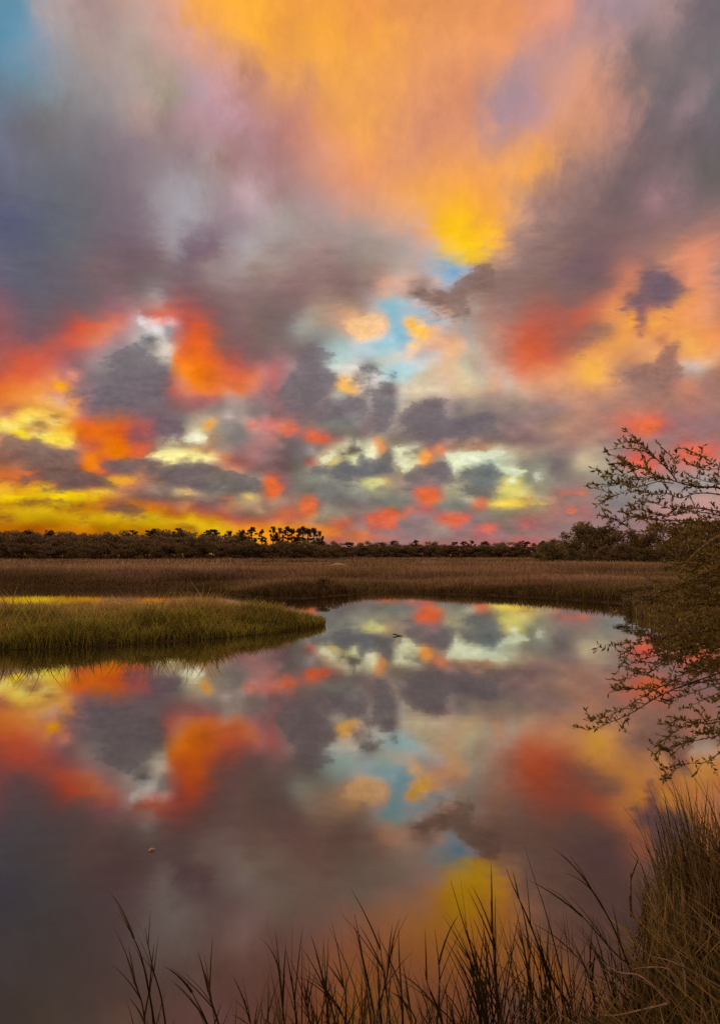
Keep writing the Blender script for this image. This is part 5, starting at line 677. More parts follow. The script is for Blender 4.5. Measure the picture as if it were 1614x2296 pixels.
def cloud_table(els, azs, deck):
    """signed distance (degrees, inside positive, clipped to 1) to the nearest crisp cloud, and that cloud's colour"""
    ga, ge = np.meshgrid(azs, els)
    best = np.full(ga.shape, -9.0)
    cw = np.zeros(ga.shape + (3,))
    ws = np.zeros(ga.shape)
    layers = []
    for c, softness, flat in CLOUDS:
        p = np.array(flat).reshape(-1, 2)
        dist = np.full(ga.shape, 99.0)
        soft = np.ones(ga.shape)
        area = np.sum(p[:, 0] * np.roll(p[:, 1], -1) - p[:, 1] * np.roll(p[:, 0], -1))
        dark = sum(c) < 380
        inside = np.zeros(ga.shape, bool)
        for (x0, y0), (x1, y1) in zip(p, np.roll(p, -1, 0)):
            ex, ey = x1 - x0, y1 - y0
            tt = np.clip(((ga - x0) * ex + (ge - y0) * ey) / (ex * ex + ey * ey + 1e-9), 0, 1)
            here = np.hypot(ga - x0 - tt * ex, ge - y0 - tt * ey)
            up = -ex * np.sign(area) / (math.hypot(ex, ey) + 1e-9)      # 1 on a top rim, -1 on an underside
            rim = softness * ((0.8 + 2.6 * max(0.0, 0.3 - up)) if dark else 1.0)         # dark clouds: sharp heads, vague undersides
            soft = np.where(here < dist, rim, soft)
            dist = np.minimum(dist, here)
            if y0 != y1:
                inside ^= ((y0 > ge) != (y1 > ge)) & (ga < ex * (ge - y0) / (y1 - y0) + x0)
        if softness > 0.48:                                             # vague glows melt into the deck itself
            k = np.clip(0.5 + np.where(inside, dist, -dist) / (1.5 * softness), 0, 1)
            k = (k * k * (3 - 2 * k))[..., None] * 0.35
            deck[:] = deck * (1 - k) + lin(np.array(c) / 255) * k
            continue
        s = np.where(inside, dist, -dist) / soft
        best = np.maximum(best, s)
        w = np.exp(np.clip(s, -6, 0) / 0.25)
        cw += w[..., None] * lin(np.array(c) / 255)
        ws += w
        layers.append((s, lin(np.array(c) / 255)))
    cw /= ws[..., None]
    for s, c in layers:                                                 # later clouds stand in front
        k = np.clip((s + 0.5) / 0.7, 0, 1)
        k = (k * k * (3 - 2 * k))[..., None]
        cw = cw * (1 - k) + c * k
    return np.clip(best, -1, 1), cw


world = bpy.data.worlds.new('World')
sc.world = world
world.use_nodes = True
wt = world.node_tree
wt.nodes.clear()
WN, WL = wt.nodes, wt.links


def put(sock, v):
    if isinstance(v, bpy.types.NodeSocket):
        sock.id_data.links.new(v, sock)
    else:
        sock.default_value = v


def math_node(tree, op, a, b=None, c=None, clamp=False):
    n = tree.nodes.new('ShaderNodeMath')
    n.operation = op
    n.use_clamp = clamp
    for i, v in enumerate((a, b, c)):
        if v is not None:
            put(n.inputs[i], v)
    return n.outputs[0]


def mix_rgb(tree, f, a, b, mode='MIX'):
    n = tree.nodes.new('ShaderNodeMix')
    n.data_type = 'RGBA'
    n.blend_type = mode
    n.clamp_result = False
    for k, v in ((0, f), (6, a), (7, b)):
        put(n.inputs[k], v)
    return n.outputs[2]


def noise_node(tree, vec, scale, detail=4, rough=0.55, dist=0.0, lac=2.0):
    n = tree.nodes.new('ShaderNodeTexNoise')
    put(n.inputs['Vector'], vec)
    n.inputs['Scale'].default_value = scale
    n.inputs['Detail'].default_value = detail
    n.inputs['Roughness'].default_value = rough
    n.inputs['Lacunarity'].default_value = lac
    n.inputs['Distortion'].default_value = dist
    return n


def map_range(tree, v, a, b, c=0.0, d=1.0, smooth=False):
    n = tree.nodes.new('ShaderNodeMapRange')
    n.interpolation_type = 'SMOOTHSTEP' if smooth else 'LINEAR'
    n.clamp = True
    for i, x in enumerate((v, a, b, c, d)):
        put(n.inputs[i], x)
    return n.outputs[0]


def build_world():
    t = wt
    tc = WN.new('ShaderNodeTexCoord').outputs['Generated']
    sep = WN.new('ShaderNodeSeparateXYZ')
    WL.new(tc, sep.inputs[0])
    az = math_node(t, 'MULTIPLY', math_node(t, 'ARCTAN2', sep.outputs[0], sep.outputs[1]), 180 / math.pi)
    el0 = math_node(t, 'MULTIPLY', math_node(t, 'ARCSINE', sep.outputs[2]), 180 / math.pi)
    # ragged cloud edges: the directions are shaken by turbulence, more so overhead where clouds look larger
    st = WN.new('ShaderNodeVectorMath')
    st.operation = 'MULTIPLY'
    WL.new(tc, st.inputs[0])
    st.inputs[1].default_value = (1, 1, 2.1)
    amp = map_range(t, el0, 14.0, 30.0, WARP_LOW, WARP_HIGH)
    # low clouds: flattened turbulence; overhead: larger, rounder turbulence
    lowv = WN.new('ShaderNodeVectorMath')
    lowv.operation = 'SCALE'
    WL.new(st.outputs[0], lowv.inputs[0])
    lowv.inputs[3].default_value = 34
    pl = WN.new('ShaderNodeVectorMath')
    pl.operation = 'MULTIPLY'
    WL.new(tc, pl.inputs[0])
    pl.inputs[1].default_value = (30, 22, 20)
    vm = WN.new('ShaderNodeMix')
    vm.data_type = 'VECTOR'
    put(vm.inputs[0], map_range(t, el0, 10.0, 26.0, 0.0, 1.0, True))
    WL.new(lowv.outputs[0], vm.inputs[4])
    WL.new(pl.outputs[0], vm.inputs[5])
    nz = noise_node(t, vm.outputs[1], 1.0, 7, 0.66, 0.25)
    ns = WN.new('ShaderNodeSeparateXYZ')
    WL.new(nz.outputs['Color'], ns.inputs[0])
    wa = math_node(t, 'MULTIPLY', math_node(t, 'SUBTRACT', ns.outputs[0], 0.5), math_node(t, 'MULTIPLY', amp, 1.5))
    we = math_node(t, 'MULTIPLY', math_node(t, 'SUBTRACT', ns.outputs[1], 0.5), amp)
    aw = math_node(t, 'ADD', az, wa)
    ew = math_node(t, 'ADD', el0, we)
    # the cloud deck goes on all round the horizon, mirrored every 60 degrees
    tt = math_node(t, 'DIVIDE', math_node(t, 'PINGPONG', math_node(t, 'ADD', aw, 30.0), 60.0), 60.0)
    cmb = WN.new('ShaderNodeCombineXYZ')
    for i in range(3):
        WL.new(tt, cmb.inputs[i])
    els, azs = sky_rows()
    tab = sky_table(els, azs)
    msk, ccol = cloud_table(els, azs, tab)
    xs = (azs + 30) / 60
    # crisp clouds use their own finer turbulence
    fine = noise_node(t, st.outputs[0], 95, 5, 0.62, 0.2)
    fs = WN.new('ShaderNodeSeparateXYZ')
    WL.new(fine.outputs['Color'], fs.inputs[0])
    ac = math_node(t, 'ADD', az, math_node(t, 'MULTIPLY', math_node(t, 'SUBTRACT', fs.outputs[0], 0.5), 0.9))
    ec = math_node(t, 'ADD', el0, math_node(t, 'MULTIPLY', math_node(t, 'SUBTRACT', fs.outputs[1], 0.5), 0.6))
    tcl = math_node(t, 'DIVIDE', math_node(t, 'PINGPONG', math_node(t, 'ADD', ac, 30.0), 60.0), 60.0)
    cmc = WN.new('ShaderNodeCombineXYZ')
    for i in range(3):
        WL.new(tcl, cmc.inputs[i])
    rag = math_node(t, 'ADD', math_node(t, 'MULTIPLY', math_node(t, 'SUBTRACT', fs.outputs[2], 0.5), 0.8), math_node(t, 'MULTIPLY', math_node(t, 'SUBTRACT', nz.outputs['Fac'], 0.5), 1.1))
    # billows: undersides lit, heads in shade (difference of the turbulence a little higher up)
    up = WN.new('ShaderNodeVectorMath')
    up.operation = 'ADD'
    WL.new(vm.outputs[1], up.inputs[0])
    up.inputs[1].default_value = (0, 0, 0.75)
    nu = noise_node(t, up.outputs[0], 1.0, 7, 0.66, 0.25)
    relief = math_node(t, 'SUBTRACT', nu.outputs['Fac'], nz.outputs['Fac'])
    low = map_range(t, el0, 4.0, 18.0, 1.0, 0.45)
    puff = math_node(t, 'MULTIPLY', map_range(t, math_node(t, 'ADD', nz.outputs['Fac'], math_node(t, 'MULTIPLY', fs.outputs[2], 0.3)), 0.67, 0.76, 0.0, PUFF, True), low)
    billow = map_range(t, fs.outputs[1], 0.3, 0.7, 0.84, 1.18)
    shade = math_node(t, 'ADD', 1.0, math_node(t, 'MULTIPLY', math_node(t, 'MULTIPLY', relief, RELIEF), low))
    shade = math_node(t, 'MINIMUM', math_node(t, 'MAXIMUM', shade, 0.72), 1.32)

    def row(kind, values):
        cv = WN.new('ShaderNodeRGBCurve' if kind == 'rgb' else 'ShaderNodeFloatCurve')
        cv.mapping.use_clip = False
        for ch in range(3 if kind == 'rgb' else 1):
            v = values[:, ch] if kind == 'rgb' else values
            pts = cv.mapping.curves[ch].points
            pts[0].location = (0.0, v[0])
            pts[-1].location = (1.0, v[-1])
            for j in range(1, len(xs) - 1):
                pts.new(xs[j], v[j])
            for p in pts:
                p.handle_type = 'VECTOR'
        cv.mapping.update()
        return cv

    sky = WN.new('ShaderNodeTexSky')
    sky.sky_type = 'NISHITA'
    sky.sun_disc = False
    sky.sun_elevation = R(SUN_EL)
    sky.sun_rotation = R(SUN_AZ)

    def band(k0, k1):
        """background for the rows k0 to k1"""
        col = None
        for k in range(k0, k1 + 1):
            cv = row('rgb', tab[k])
            WL.new(cmb.outputs[0], cv.inputs['Color'])
            if col is None:
                col = cv.outputs[0]
            else:
                col = mix_rgb(t, map_range(t, ew, els[k - 1], els[k]), col, cv.outputs[0])
        col = mix_rgb(t, puff, col, (*lin(np.array((114, 101, 104)) / 255), 1))
        if msk[max(0, k0 - 1):k1 + 2].max() > -0.6:
            cc = mm = None
            for k in range(max(0, k0 - 3), min(len(els), k1 + 4)):
                c1, m1 = row('rgb', ccol[k]), row('float', 0.5 + 0.5 * msk[k])
                WL.new(cmc.outputs[0], c1.inputs['Color'])
                WL.new(tcl, m1.inputs['Value'])
                if cc is None:
                    cc, mm = c1.outputs[0], m1.outputs[0]
                else:
                    f = map_range(t, ec, els[k - 1], els[k])
                    cc = mix_rgb(t, f, cc, c1.outputs[0])
                    mm = math_node(t, 'ADD', mm, math_node(t, 'MULTIPLY', f, math_node(t, 'SUBTRACT', m1.outputs[0], mm)))
            mm = math_node(t, 'ADD', mm, rag)
            al = map_range(t, mm, 0.5 - 0.2, 0.5 + 0.25, 0.0, 0.7, True)
            bill = WN.new('ShaderNodeVectorMath')           # billows inside the crisp clouds
            bill.operation = 'SCALE'
            WL.new(cc, bill.inputs[0])
            put(bill.inputs[3], billow)
            col = mix_rgb(t, al, col, bill.outputs[0])
        if k1 == len(els) - 1:                  # clear sky shows overhead
            sm = WN.new('ShaderNodeVectorMath')
            sm.operation = 'SCALE'
            WL.new(sky.outputs[0], sm.inputs[0])
            sm.inputs[3].default_value = 0.1
            col = mix_rgb(t, map_range(t, el0, 42.0, 80.0, 0.0, 0.6, True), col, sm.outputs[0])
        sm2 = WN.new('ShaderNodeVectorMath')
        sm2.operation = 'SCALE'
        WL.new(col, sm2.inputs[0])
        WL.new(shade, sm2.inputs[3])
        bg = WN.new('ShaderNodeBackground')
        WL.new(sm2.outputs[0], bg.inputs[0])
        return bg.outputs[0]

    def tree(k0, k1, depth):
        if depth == 0:
            return band(k0, k1)
        mid = (k0 + k1) // 2
        step = math_node(t, 'GREATER_THAN', ew, float(els[mid]))
        lo, hi = tree(k0, mid, depth - 1), tree(mid, k1, depth - 1)
        ms = WN.new('ShaderNodeMixShader')
        WL.new(step, ms.inputs[0])
        WL.new(lo, ms.inputs[1])
        WL.new(hi, ms.inputs[2])
        return ms.outputs[0]

    out = WN.new('ShaderNodeOutputWorld')
    WL.new(tree(0, len(els) - 1, 4), out.inputs[0])


WATER_POWER = 2.25
WARP_LOW, WARP_HIGH, RELIEF, PUFF = 0.6, 3.2, 0.7, 0.0
build_world()

# ------------------------------------------------------------------ helpers
rng = np.random.default_rng(7)
random.seed(7)


def new_mat(name):
    m = bpy.data.materials.new(name)
    m.use_nodes = True
    t = m.node_tree
    t.nodes.clear()
    out = t.nodes.new('ShaderNodeOutputMaterial')
    return m, t, out


def principled(t, out, base, rough=0.7, spec=0.3):
    b = t.nodes.new('ShaderNodeBsdfPrincipled')
    put(b.inputs['Base Color'], base)
    b.inputs['Roughness'].default_value = rough
    b.inputs['Specular IOR Level'].default_value = spec
    t.links.new(b.outputs[0], out.inputs[0])
    return b


def ramp(t, fac, stops):
    n = t.nodes.new('ShaderNodeValToRGB')
    e = n.color_ramp.elements
    e[0].position, e[0].color = stops[0][0], (*stops[0][1], 1)
    e[1].position, e[1].color = stops[-1][0], (*stops[-1][1], 1)
    for p, c in stops[1:-1]:
        e.new(p).color = (*c, 1)
    put(n.inputs[0], fac)
    return n.outputs[0]


def position(t):
    return t.nodes.new('ShaderNodeNewGeometry').outputs['Position']


def attr(t, name):
    n = t.nodes.new('ShaderNodeAttribute')
    n.attribute_name = name
    return n.outputs['Fac']


def tag(o, label=None, cat=None, group=None, kind=None):
    for k, v in (('label', label), ('category', cat), ('group', group), ('kind', kind)):
        if v:
            o[k] = v
    return o


def link(name, data, parent=None, mat=None):
    o = bpy.data.objects.new(name, data)
    COL.objects.link(o)
    if parent is not None:
        o.parent = parent
    if mat is not None and data is not None:
        data.materials.append(mat)
    return o


def empty(name, loc, rz=0.0, scale=1.0):
    o = bpy.data.objects.new(name, None)
    COL.objects.link(o)
    o.empty_display_size = 0.3
    o.location = loc
    o.rotation_euler = (0, 0, rz)
    o.scale = (scale,) * 3 if not isinstance(scale, tuple) else scale
    return o


def tri_mesh(name, verts, tris, attrs=None, smooth=False):
    me = bpy.data.meshes.new(name)
    verts = np.asarray(verts, np.float32)
    tris = np.asarray(tris, np.int32)
    me.vertices.add(len(verts))
    me.vertices.foreach_set('co', verts.ravel())
    me.loops.add(tris.size)
    me.loops.foreach_set('vertex_index', tris.ravel())
    me.polygons.add(len(tris))
    me.polygons.foreach_set('loop_start', np.arange(0, tris.size, 3, dtype=np.int32))
    me.update(calc_edges=True)
    me.polygons.foreach_set('use_smooth', np.full(len(tris), smooth, bool))
    for k, v in (attrs or {}).items():
        a = me.attributes.new(k, 'FLOAT', 'POINT')
        a.data.foreach_set('value', np.asarray(v, np.float32))
    me.validate()
    return me


def fbm(x, y, seed=0, octaves=4):
    """cheap smooth value noise for arrays, about -1 to 1"""
    r = np.zeros_like(x, float)
    amp, tot = 1.0, 0.0
    for o in range(octaves):
        g = np.random.default_rng(seed * 31 + o).random((64, 64)) * 2 - 1
        xi, yi = np.floor(x).astype(int), np.floor(y).astype(int)
        fx, fy = x - xi, y - yi
        fx, fy = fx * fx * (3 - 2 * fx), fy * fy * (3 - 2 * fy)
        a, b = g[xi % 64, yi % 64], g[(xi + 1) % 64, yi % 64]
        c, d = g[xi % 64, (yi + 1) % 64], g[(xi + 1) % 64, (yi + 1) % 64]
        r += amp * ((a * (1 - fx) + b * fx) * (1 - fy) + (c * (1 - fx) + d * fx) * fy)
        tot += amp
        amp *= 0.5
        x, y = x * 2.03 + 17.1, y * 2.03 + 5.7
    return r / tot


def poly_sdf(px, py, poly):
    """distance to a polygon, inside positive"""
    p = np.array(poly, float)
    dist = np.full(px.shape, 1e9)
    ins = np.zeros(px.shape, bool)
    for (x0, y0), (x1, y1) in zip(p, np.roll(p, -1, 0)):
        ex, ey = x1 - x0, y1 - y0
        k = np.clip(((px - x0) * ex + (py - y0) * ey) / (ex * ex + ey * ey + 1e-12), 0, 1)
        dist = np.minimum(dist, np.hypot(px - x0 - k * ex, py - y0 - k * ey))
        if y0 != y1:
            ins ^= ((y0 > py) != (y1 > py)) & (px < ex * (py - y0) / (y1 - y0) + x0)
    return np.where(ins, dist, -dist)


# ------------------------------------------------------------------ setting: ground, water
SPIT = [(-60, 11.5), (-30, 12.6), (-14, 14.0), (-9.5, 15.2), (-5.6, 16.6), (-3.3, 18.0), (-2.1, 19.0), (-1.15, 20.4), (-0.75, 21.4),
        (-1.1, 22.3), (-2.6, 22.9), (-5, 23.9), (-9, 25.0), (-14, 26.1), (-24, 27.6), (-60, 31)]
MARSH = [(-2500, 52), (-90, 50), (-40, 49.0), (-21, 47.0), (-8.5, 42.5), (-6.0, 37.0), (-4.2, 34.5), (-2.5, 34.0), (-0.8, 36.5), (0.4, 39.5), (2.6, 39.5), (6, 37.0),
         (9.0, 33.5), (10.6, 30.5), (9.0, 23.5), (8.2, 20.8), (8.8, 18.8), (10.5, 17.6), (14, 16.6), (30, 13), (90, 6), (2500, 0), (2500, 2500), (-2500, 2500)]
BANK = [(-60, -60), (60, -60), (60, 1.5), (8, 3.4), (3.4, 4.4), (2.6, 4.7), (1.6, 4.45), (1.4, 3.9), (1.2, 3.45), (0.8, 3.2), (0.2, 3.05), (-0.7, 2.75), (-1.6, 2.4), (-4, 1.6), (-60, -4)]


def land(x, y):
    s = np.maximum(np.maximum(poly_sdf(x, y, SPIT), poly_sdf(x, y, MARSH)), poly_sdf(x, y, BANK))
    return s + fbm(x * 0.55, y * 0.55, 3, 3) * 0.35 * np.clip(y / 14, 0.2, 1)


def land_height(x, y):
    s = land(x, y)
    h = np.where(s > 0, 0.02 + 0.20 * (1 - np.exp(-s / 1.2)), np.maximum(s * 0.6, -0.7))
    near = np.clip((3.2 - y) / 2.5, 0, 1) * (s > 0)
    return h + near * 0.18 + (s > 0.3) * fbm(x * 0.8, y * 0.8, 5, 2) * 0.03


def axis(parts):
    return np.unique(np.concatenate([np.linspace(a, b, n) for a, b, n in parts]))


gx = axis([(-2500, -200, 14), (-200, -40, 60), (-40, 40, 240), (40, 200, 60), (200, 2500, 14)])
gy = axis([(-60, 0, 30), (0, 6, 40), (6, 60, 190), (60, 300, 70), (300, 2500, 20)])
GX, GY = np.meshgrid(gx, gy)
GZ = land_height(GX.ravel(), GY.ravel())
nx, ny = len(gx), len(gy)
idx = np.arange(nx * ny).reshape(ny, nx)
qa, qb, qc, qd = idx[:-1, :-1].ravel(), idx[:-1, 1:].ravel(), idx[1:, 1:].ravel(), idx[1:, :-1].ravel()
m_mud, t, out = new_mat('mud_and_thatch')
n1 = noise_node(t, position(t), 0.9, 6, 0.65)
n2 = noise_node(t, position(t), 14, 4, 0.6)
c = ramp(t, n1.outputs['Fac'], [(0.3, (0.035, 0.026, 0.016)), (0.55, (0.075, 0.054, 0.032)), (0.75, (0.11, 0.082, 0.05))])
c = mix_rgb(t, 0.5, c, ramp(t, n2.outputs['Fac'], [(0.3, (0.03, 0.025, 0.015)), (0.7, (0.12, 0.09, 0.055))]))
pb = principled(t, out, c, 0.85, 0.2)
bp = t.nodes.new('ShaderNodeBump')
bp.inputs['Strength'].default_value = 0.7
bp.inputs['Distance'].default_value = 0.05
t.links.new(n2.outputs['Fac'], bp.inputs['Height'])
t.links.new(bp.outputs[0], pb.inputs['Normal'])
ground = link('ground', tri_mesh('ground', np.stack([GX.ravel(), GY.ravel(), GZ], 1),
                                 np.concatenate([np.stack([qa, qb, qc], 1), np.stack([qa, qc, qd], 1)]), smooth=True), None, m_mud)
tag(ground, 'dark muddy ground under the marsh grass', 'ground', kind='structure')

m_water, t, out = new_mat('still_dark_water')
gl = t.nodes.new('ShaderNodeBsdfGlossy')
gl.inputs['Roughness'].default_value = 0.02
df = t.nodes.new('ShaderNodeBsdfDiffuse')
df.inputs['Color'].default_value = (0.03, 0.027, 0.018, 1)
lw = t.nodes.new('ShaderNodeLayerWeight')
lw.inputs['Blend'].default_value = 0.5
put(gl.inputs['Color'], ramp(t, lw.outputs['Facing'], [(0.5, (1.0, 0.76, 0.60)), (0.72, (1.0, 0.92, 0.82)), (0.92, (0.98, 0.97, 0.95))]))
fac = math_node(t, 'POWER', lw.outputs['Facing'], WATER_POWER)
ms = t.nodes.new('ShaderNodeMixShader')
t.links.new(fac, ms.inputs[0])
t.links.new(df.outputs[0], ms.inputs[1])
t.links.new(gl.outputs[0], ms.inputs[2])
t.links.new(ms.outputs[0], out.inputs[0])
mp = t.nodes.new('ShaderNodeMapping')
t.links.new(position(t), mp.inputs[0])
mp.inputs['Scale'].default_value = (0.5, 1.0, 1)
wn = noise_node(t, mp.outputs[0], 1.4, 3, 0.5)
wb = t.nodes.new('ShaderNodeBump')
wb.inputs['Strength'].default_value = 0.025
wb.inputs['Distance'].default_value = 0.02
t.links.new(wn.outputs['Fac'], wb.inputs['Height'])
t.links.new(wb.outputs[0], gl.inputs['Normal'])
water = link('water', tri_mesh('water', [(-400, -30, 0), (400, -30, 0), (400, 90, 0), (-400, 90, 0)], [(0, 1, 2), (0, 2, 3)]), None, m_water)
tag(water, 'still dark pond water mirroring the sunset sky', 'water', kind='structure')


# ------------------------------------------------------------------ marsh grass (nobody could count it)
def grass_material(name, low, mid, top, patch_scale, green, bands=0.2, depth=0.45):
    m, t, out = new_mat(name)
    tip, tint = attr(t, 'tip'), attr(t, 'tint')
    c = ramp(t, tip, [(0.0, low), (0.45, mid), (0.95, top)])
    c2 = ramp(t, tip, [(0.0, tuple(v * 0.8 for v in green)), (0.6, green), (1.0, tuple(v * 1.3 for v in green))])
    pn = noise_node(t, position(t), patch_scale, 5, 0.6)
    c = mix_rgb(t, map_range(t, math_node(t, 'ADD', pn.outputs['Fac'], math_node(t, 'MULTIPLY', attr(t, 'edge'), 0.3)), 0.46, 0.70, 0.0, 0.95), c, c2)
    sm = t.nodes.new('ShaderNodeVectorMath')
    sm.operation = 'SCALE'
    t.links.new(c, sm.inputs[0])
    mpg = t.nodes.new('ShaderNodeMapping')
    t.links.new(position(t), mpg.inputs[0])
    mpg.inputs['Scale'].default_value = (0.35, 1.0, 0.3)
    big = noise_node(t, mpg.outputs[0], bands, 6, 0.68)
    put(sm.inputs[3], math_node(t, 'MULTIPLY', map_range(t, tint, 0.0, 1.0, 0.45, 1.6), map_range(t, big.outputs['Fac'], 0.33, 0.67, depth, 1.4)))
    d = t.nodes.new('ShaderNodeBsdfDiffuse')
    t.links.new(sm.outputs[0], d.inputs[0])
    tr = t.nodes.new('ShaderNodeBsdfTranslucent')
    t.links.new(sm.outputs[0], tr.inputs[0])
    mx = t.nodes.new('ShaderNodeMixShader')
    mx.inputs[0].default_value = 0.3
    t.links.new(d.outputs[0], mx.inputs[1])
    t.links.new(tr.outputs[0], mx.inputs[2])
    t.links.new(mx.outputs[0], out.inputs[0])
    return m


def blades(x, y, z, h, w, lean, edge=None, bias=(0, 0)):
    """arrays of blades: five vertices and three triangles each"""
    n = len(x)
    a = rng.random(n) * math.tau
    la = rng.random(n) * math.tau
    lx = np.cos(la) * lean * h + bias[0] * h
    ly = np.sin(la) * lean * h + bias[1] * h
    wx, wy = np.cos(a) * w * 0.5, np.sin(a) * w * 0.5
    v = np.zeros((n, 5, 3))
    v[:, 0] = np.stack([x - wx, y - wy, z], 1)
    v[:, 1] = np.stack([x + wx, y + wy, z], 1)
    mx_, my_, mz = x + lx * 0.35, y + ly * 0.35, z + h * 0.58
    v[:, 2] = np.stack([mx_ - wx * 0.75, my_ - wy * 0.75, mz], 1)
    v[:, 3] = np.stack([mx_ + wx * 0.75, my_ + wy * 0.75, mz], 1)
    v[:, 4] = np.stack([x + lx, y + ly, z + h * np.sqrt(np.maximum(0.2, 1 - 0.5 * (lx * lx + ly * ly) / (h * h + 1e-9)))], 1)
    b = (np.arange(n) * 5)[:, None]
    tr = np.concatenate([b + np.array([[0, 1, 3]]), b + np.array([[0, 3, 2]]), b + np.array([[2, 3, 4]])], 1).reshape(-1, 3)
    tint = np.repeat(rng.random(n), 5)
    tip = np.tile([0, 0, 0.58, 0.58, 1.0], n)
    e = np.repeat(np.zeros(n) if edge is None else edge, 5)
    return v.reshape(-1, 3), tr, {'tint': tint, 'tip': tip, 'edge': e}


def scatter(n, x0, x1, y0, y1, wedge=None, pw=1.0):
    x = x0 + (x1 - x0) * rng.random(n)
    y = y0 + (y1 - y0) * rng.random(n) ** pw
    if wedge:
        k = np.abs(x) < wedge * y + 4
        x, y = x[k], y[k]
    return x, y


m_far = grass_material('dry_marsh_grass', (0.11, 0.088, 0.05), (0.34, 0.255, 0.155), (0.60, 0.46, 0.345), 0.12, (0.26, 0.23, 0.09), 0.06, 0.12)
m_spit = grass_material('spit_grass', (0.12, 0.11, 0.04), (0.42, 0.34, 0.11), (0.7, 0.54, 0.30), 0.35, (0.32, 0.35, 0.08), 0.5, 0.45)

# the low spit on the left
x, y = scatter(260000, -17, -0.3, 13.4, 28.5, 0.60)
s = poly_sdf(x, y, SPIT) + fbm(x * 0.55, y * 0.55, 3, 3) * 0.35
k = s > 0.02
x, y, s = x[k], y[k], s[k]
clump = fbm(x * 1.3, y * 1.3, 11, 3)
h = (0.26 + 0.24 * (1 - np.exp(-s / 0.8))) * (1 + 0.75 * clump) * (0.6 + 0.6 * rng.random(len(x)) + 0.9 * (rng.random(len(x)) < 0.03) * (y < 19.5)) * np.clip(0.85 + (20 - y) * 0.055, 0.45, 1.0) * (1 + 0.55 * np.exp(-((x + 3.9) / 1.9) ** 2) * np.clip((y - 18.5) / 2, 0, 1))
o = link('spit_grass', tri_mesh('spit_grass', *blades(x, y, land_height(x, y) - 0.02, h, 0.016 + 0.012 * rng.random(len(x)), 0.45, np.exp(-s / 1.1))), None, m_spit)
tag(o, 'low olive and tan marsh grass covering the spit on the left', 'grass', kind='stuff')

# the wide marsh beyond the pond, in belts of falling density
vs, ts, at, off = [], [], {'tint': [], 'tip': [], 'edge': []}, 0
for n, xr, yr, wd, hh, pw in ((330000, 34, (14, 54), 0.030, 0.5, 1.0), (210000, 70, (50, 110), 0.045, 0.58, 1.3), (120000, 180, (100, 300), 0.14, 0.62, 1.2)):
    x, y = scatter(n, -xr, xr, yr[0], yr[1], 0.56, pw)
    s = poly_sdf(x, y, MARSH) + fbm(x * 0.55, y * 0.55, 3, 3) * 0.35
    k = s > 0.02
    x, y, s = x[k], y[k], s[k]
    clump = fbm(x * 0.35, y * 0.35, 12, 4)
    broad = fbm(x * 0.035, y * 0.11, 13, 3)
    rim = 0.12 + 0.22 * np.clip((x + 9) / 3, 0, 1)
    h = (rim + (hh - rim + 0.06) * (1 - np.exp(-s / 1.8))) * (1 + 0.4 * clump + 1.0 * broad) * (0.65 + 0.6 * rng.random(len(x)))
    h = np.maximum(h, 0.08)
    v, tr, a = blades(x, y, land_height(x, y) - 0.02, h, wd * (0.7 + 0.6 * rng.random(len(x))), 0.35, np.exp(-s / 1.5) * 0.8)
    vs.append(v)
    ts.append(tr + off)
    off += len(v)
    for kk in at:
        at[kk].append(a[kk])
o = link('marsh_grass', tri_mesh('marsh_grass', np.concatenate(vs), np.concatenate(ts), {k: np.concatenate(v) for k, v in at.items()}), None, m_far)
tag(o, 'wide brown marsh grass beyond the pond up to the trees', 'grass', kind='stuff')

# ------------------------------------------------------------------ trees
def leaf_material(name, a, b, scale=0.5):
    m, t, out = new_mat(name)
    n = noise_node(t, position(t), scale, 4, 0.6)
    c = ramp(t, n.outputs['Fac'], [(0.3, a), (0.7, b)])
    sm = t.nodes.new('ShaderNodeVectorMath')
    sm.operation = 'SCALE'
    t.links.new(c, sm.inputs[0])
    put(sm.inputs[3], map_range(t, attr(t, 'tint'), 0.0, 1.0, 0.5, 1.5))
    d = t.nodes.new('ShaderNodeBsdfDiffuse')
    t.links.new(sm.outputs[0], d.inputs[0])
    tr = t.nodes.new('ShaderNodeBsdfTranslucent')
    t.links.new(sm.outputs[0], tr.inputs[0])
    mx = t.nodes.new('ShaderNodeMixShader')
    mx.inputs[0].default_value = 0.25
    t.links.new(d.outputs[0], mx.inputs[1])
    t.links.new(tr.outputs[0], mx.inputs[2])
    t.links.new(mx.outputs[0], out.inputs[0])
    return m


m_bark, t, out = new_mat('dull_bark')
bn = noise_node(t, position(t), 6, 5, 0.6)
principled(t, out, ramp(t, bn.outputs['Fac'], [(0.3, (0.05, 0.036, 0.026)), (0.7, (0.12, 0.09, 0.065))]), 0.9, 0.1)
m_leaf = [leaf_material('hardwood_leaves', (0.20, 0.20, 0.125), (0.36, 0.31, 0.21), 0.1), leaf_material('pine_needles', (0.09, 0.09, 0.045), (0.17, 0.145, 0.075), 0.1),
          leaf_material('understory_leaves', (0.14, 0.15, 0.07), (0.31, 0.26, 0.16), 0.1)]


def tube(path, radii, sides=6):
    """tapered tube along a list of points"""
    vs, fs = [], []
    path = [Vector(p) for p in path]
    for i, p in enumerate(path):
        d = (path[min(i + 1, len(path) - 1)] - path[max(i - 1, 0)]).normalized()
        q = d.to_track_quat('Z', 'Y')
        for k in range(sides):
            a = math.tau * k / sides
            vs.append(p + q @ Vector((math.cos(a) * radii[i], math.sin(a) * radii[i], 0)))
    for i in range(len(path) - 1):
        for k in range(sides):
            a, b = i * sides + k, i * sides + (k + 1) % sides
            fs += [(a, b, b + sides), (a, b + sides, a + sides)]
    return vs, fs


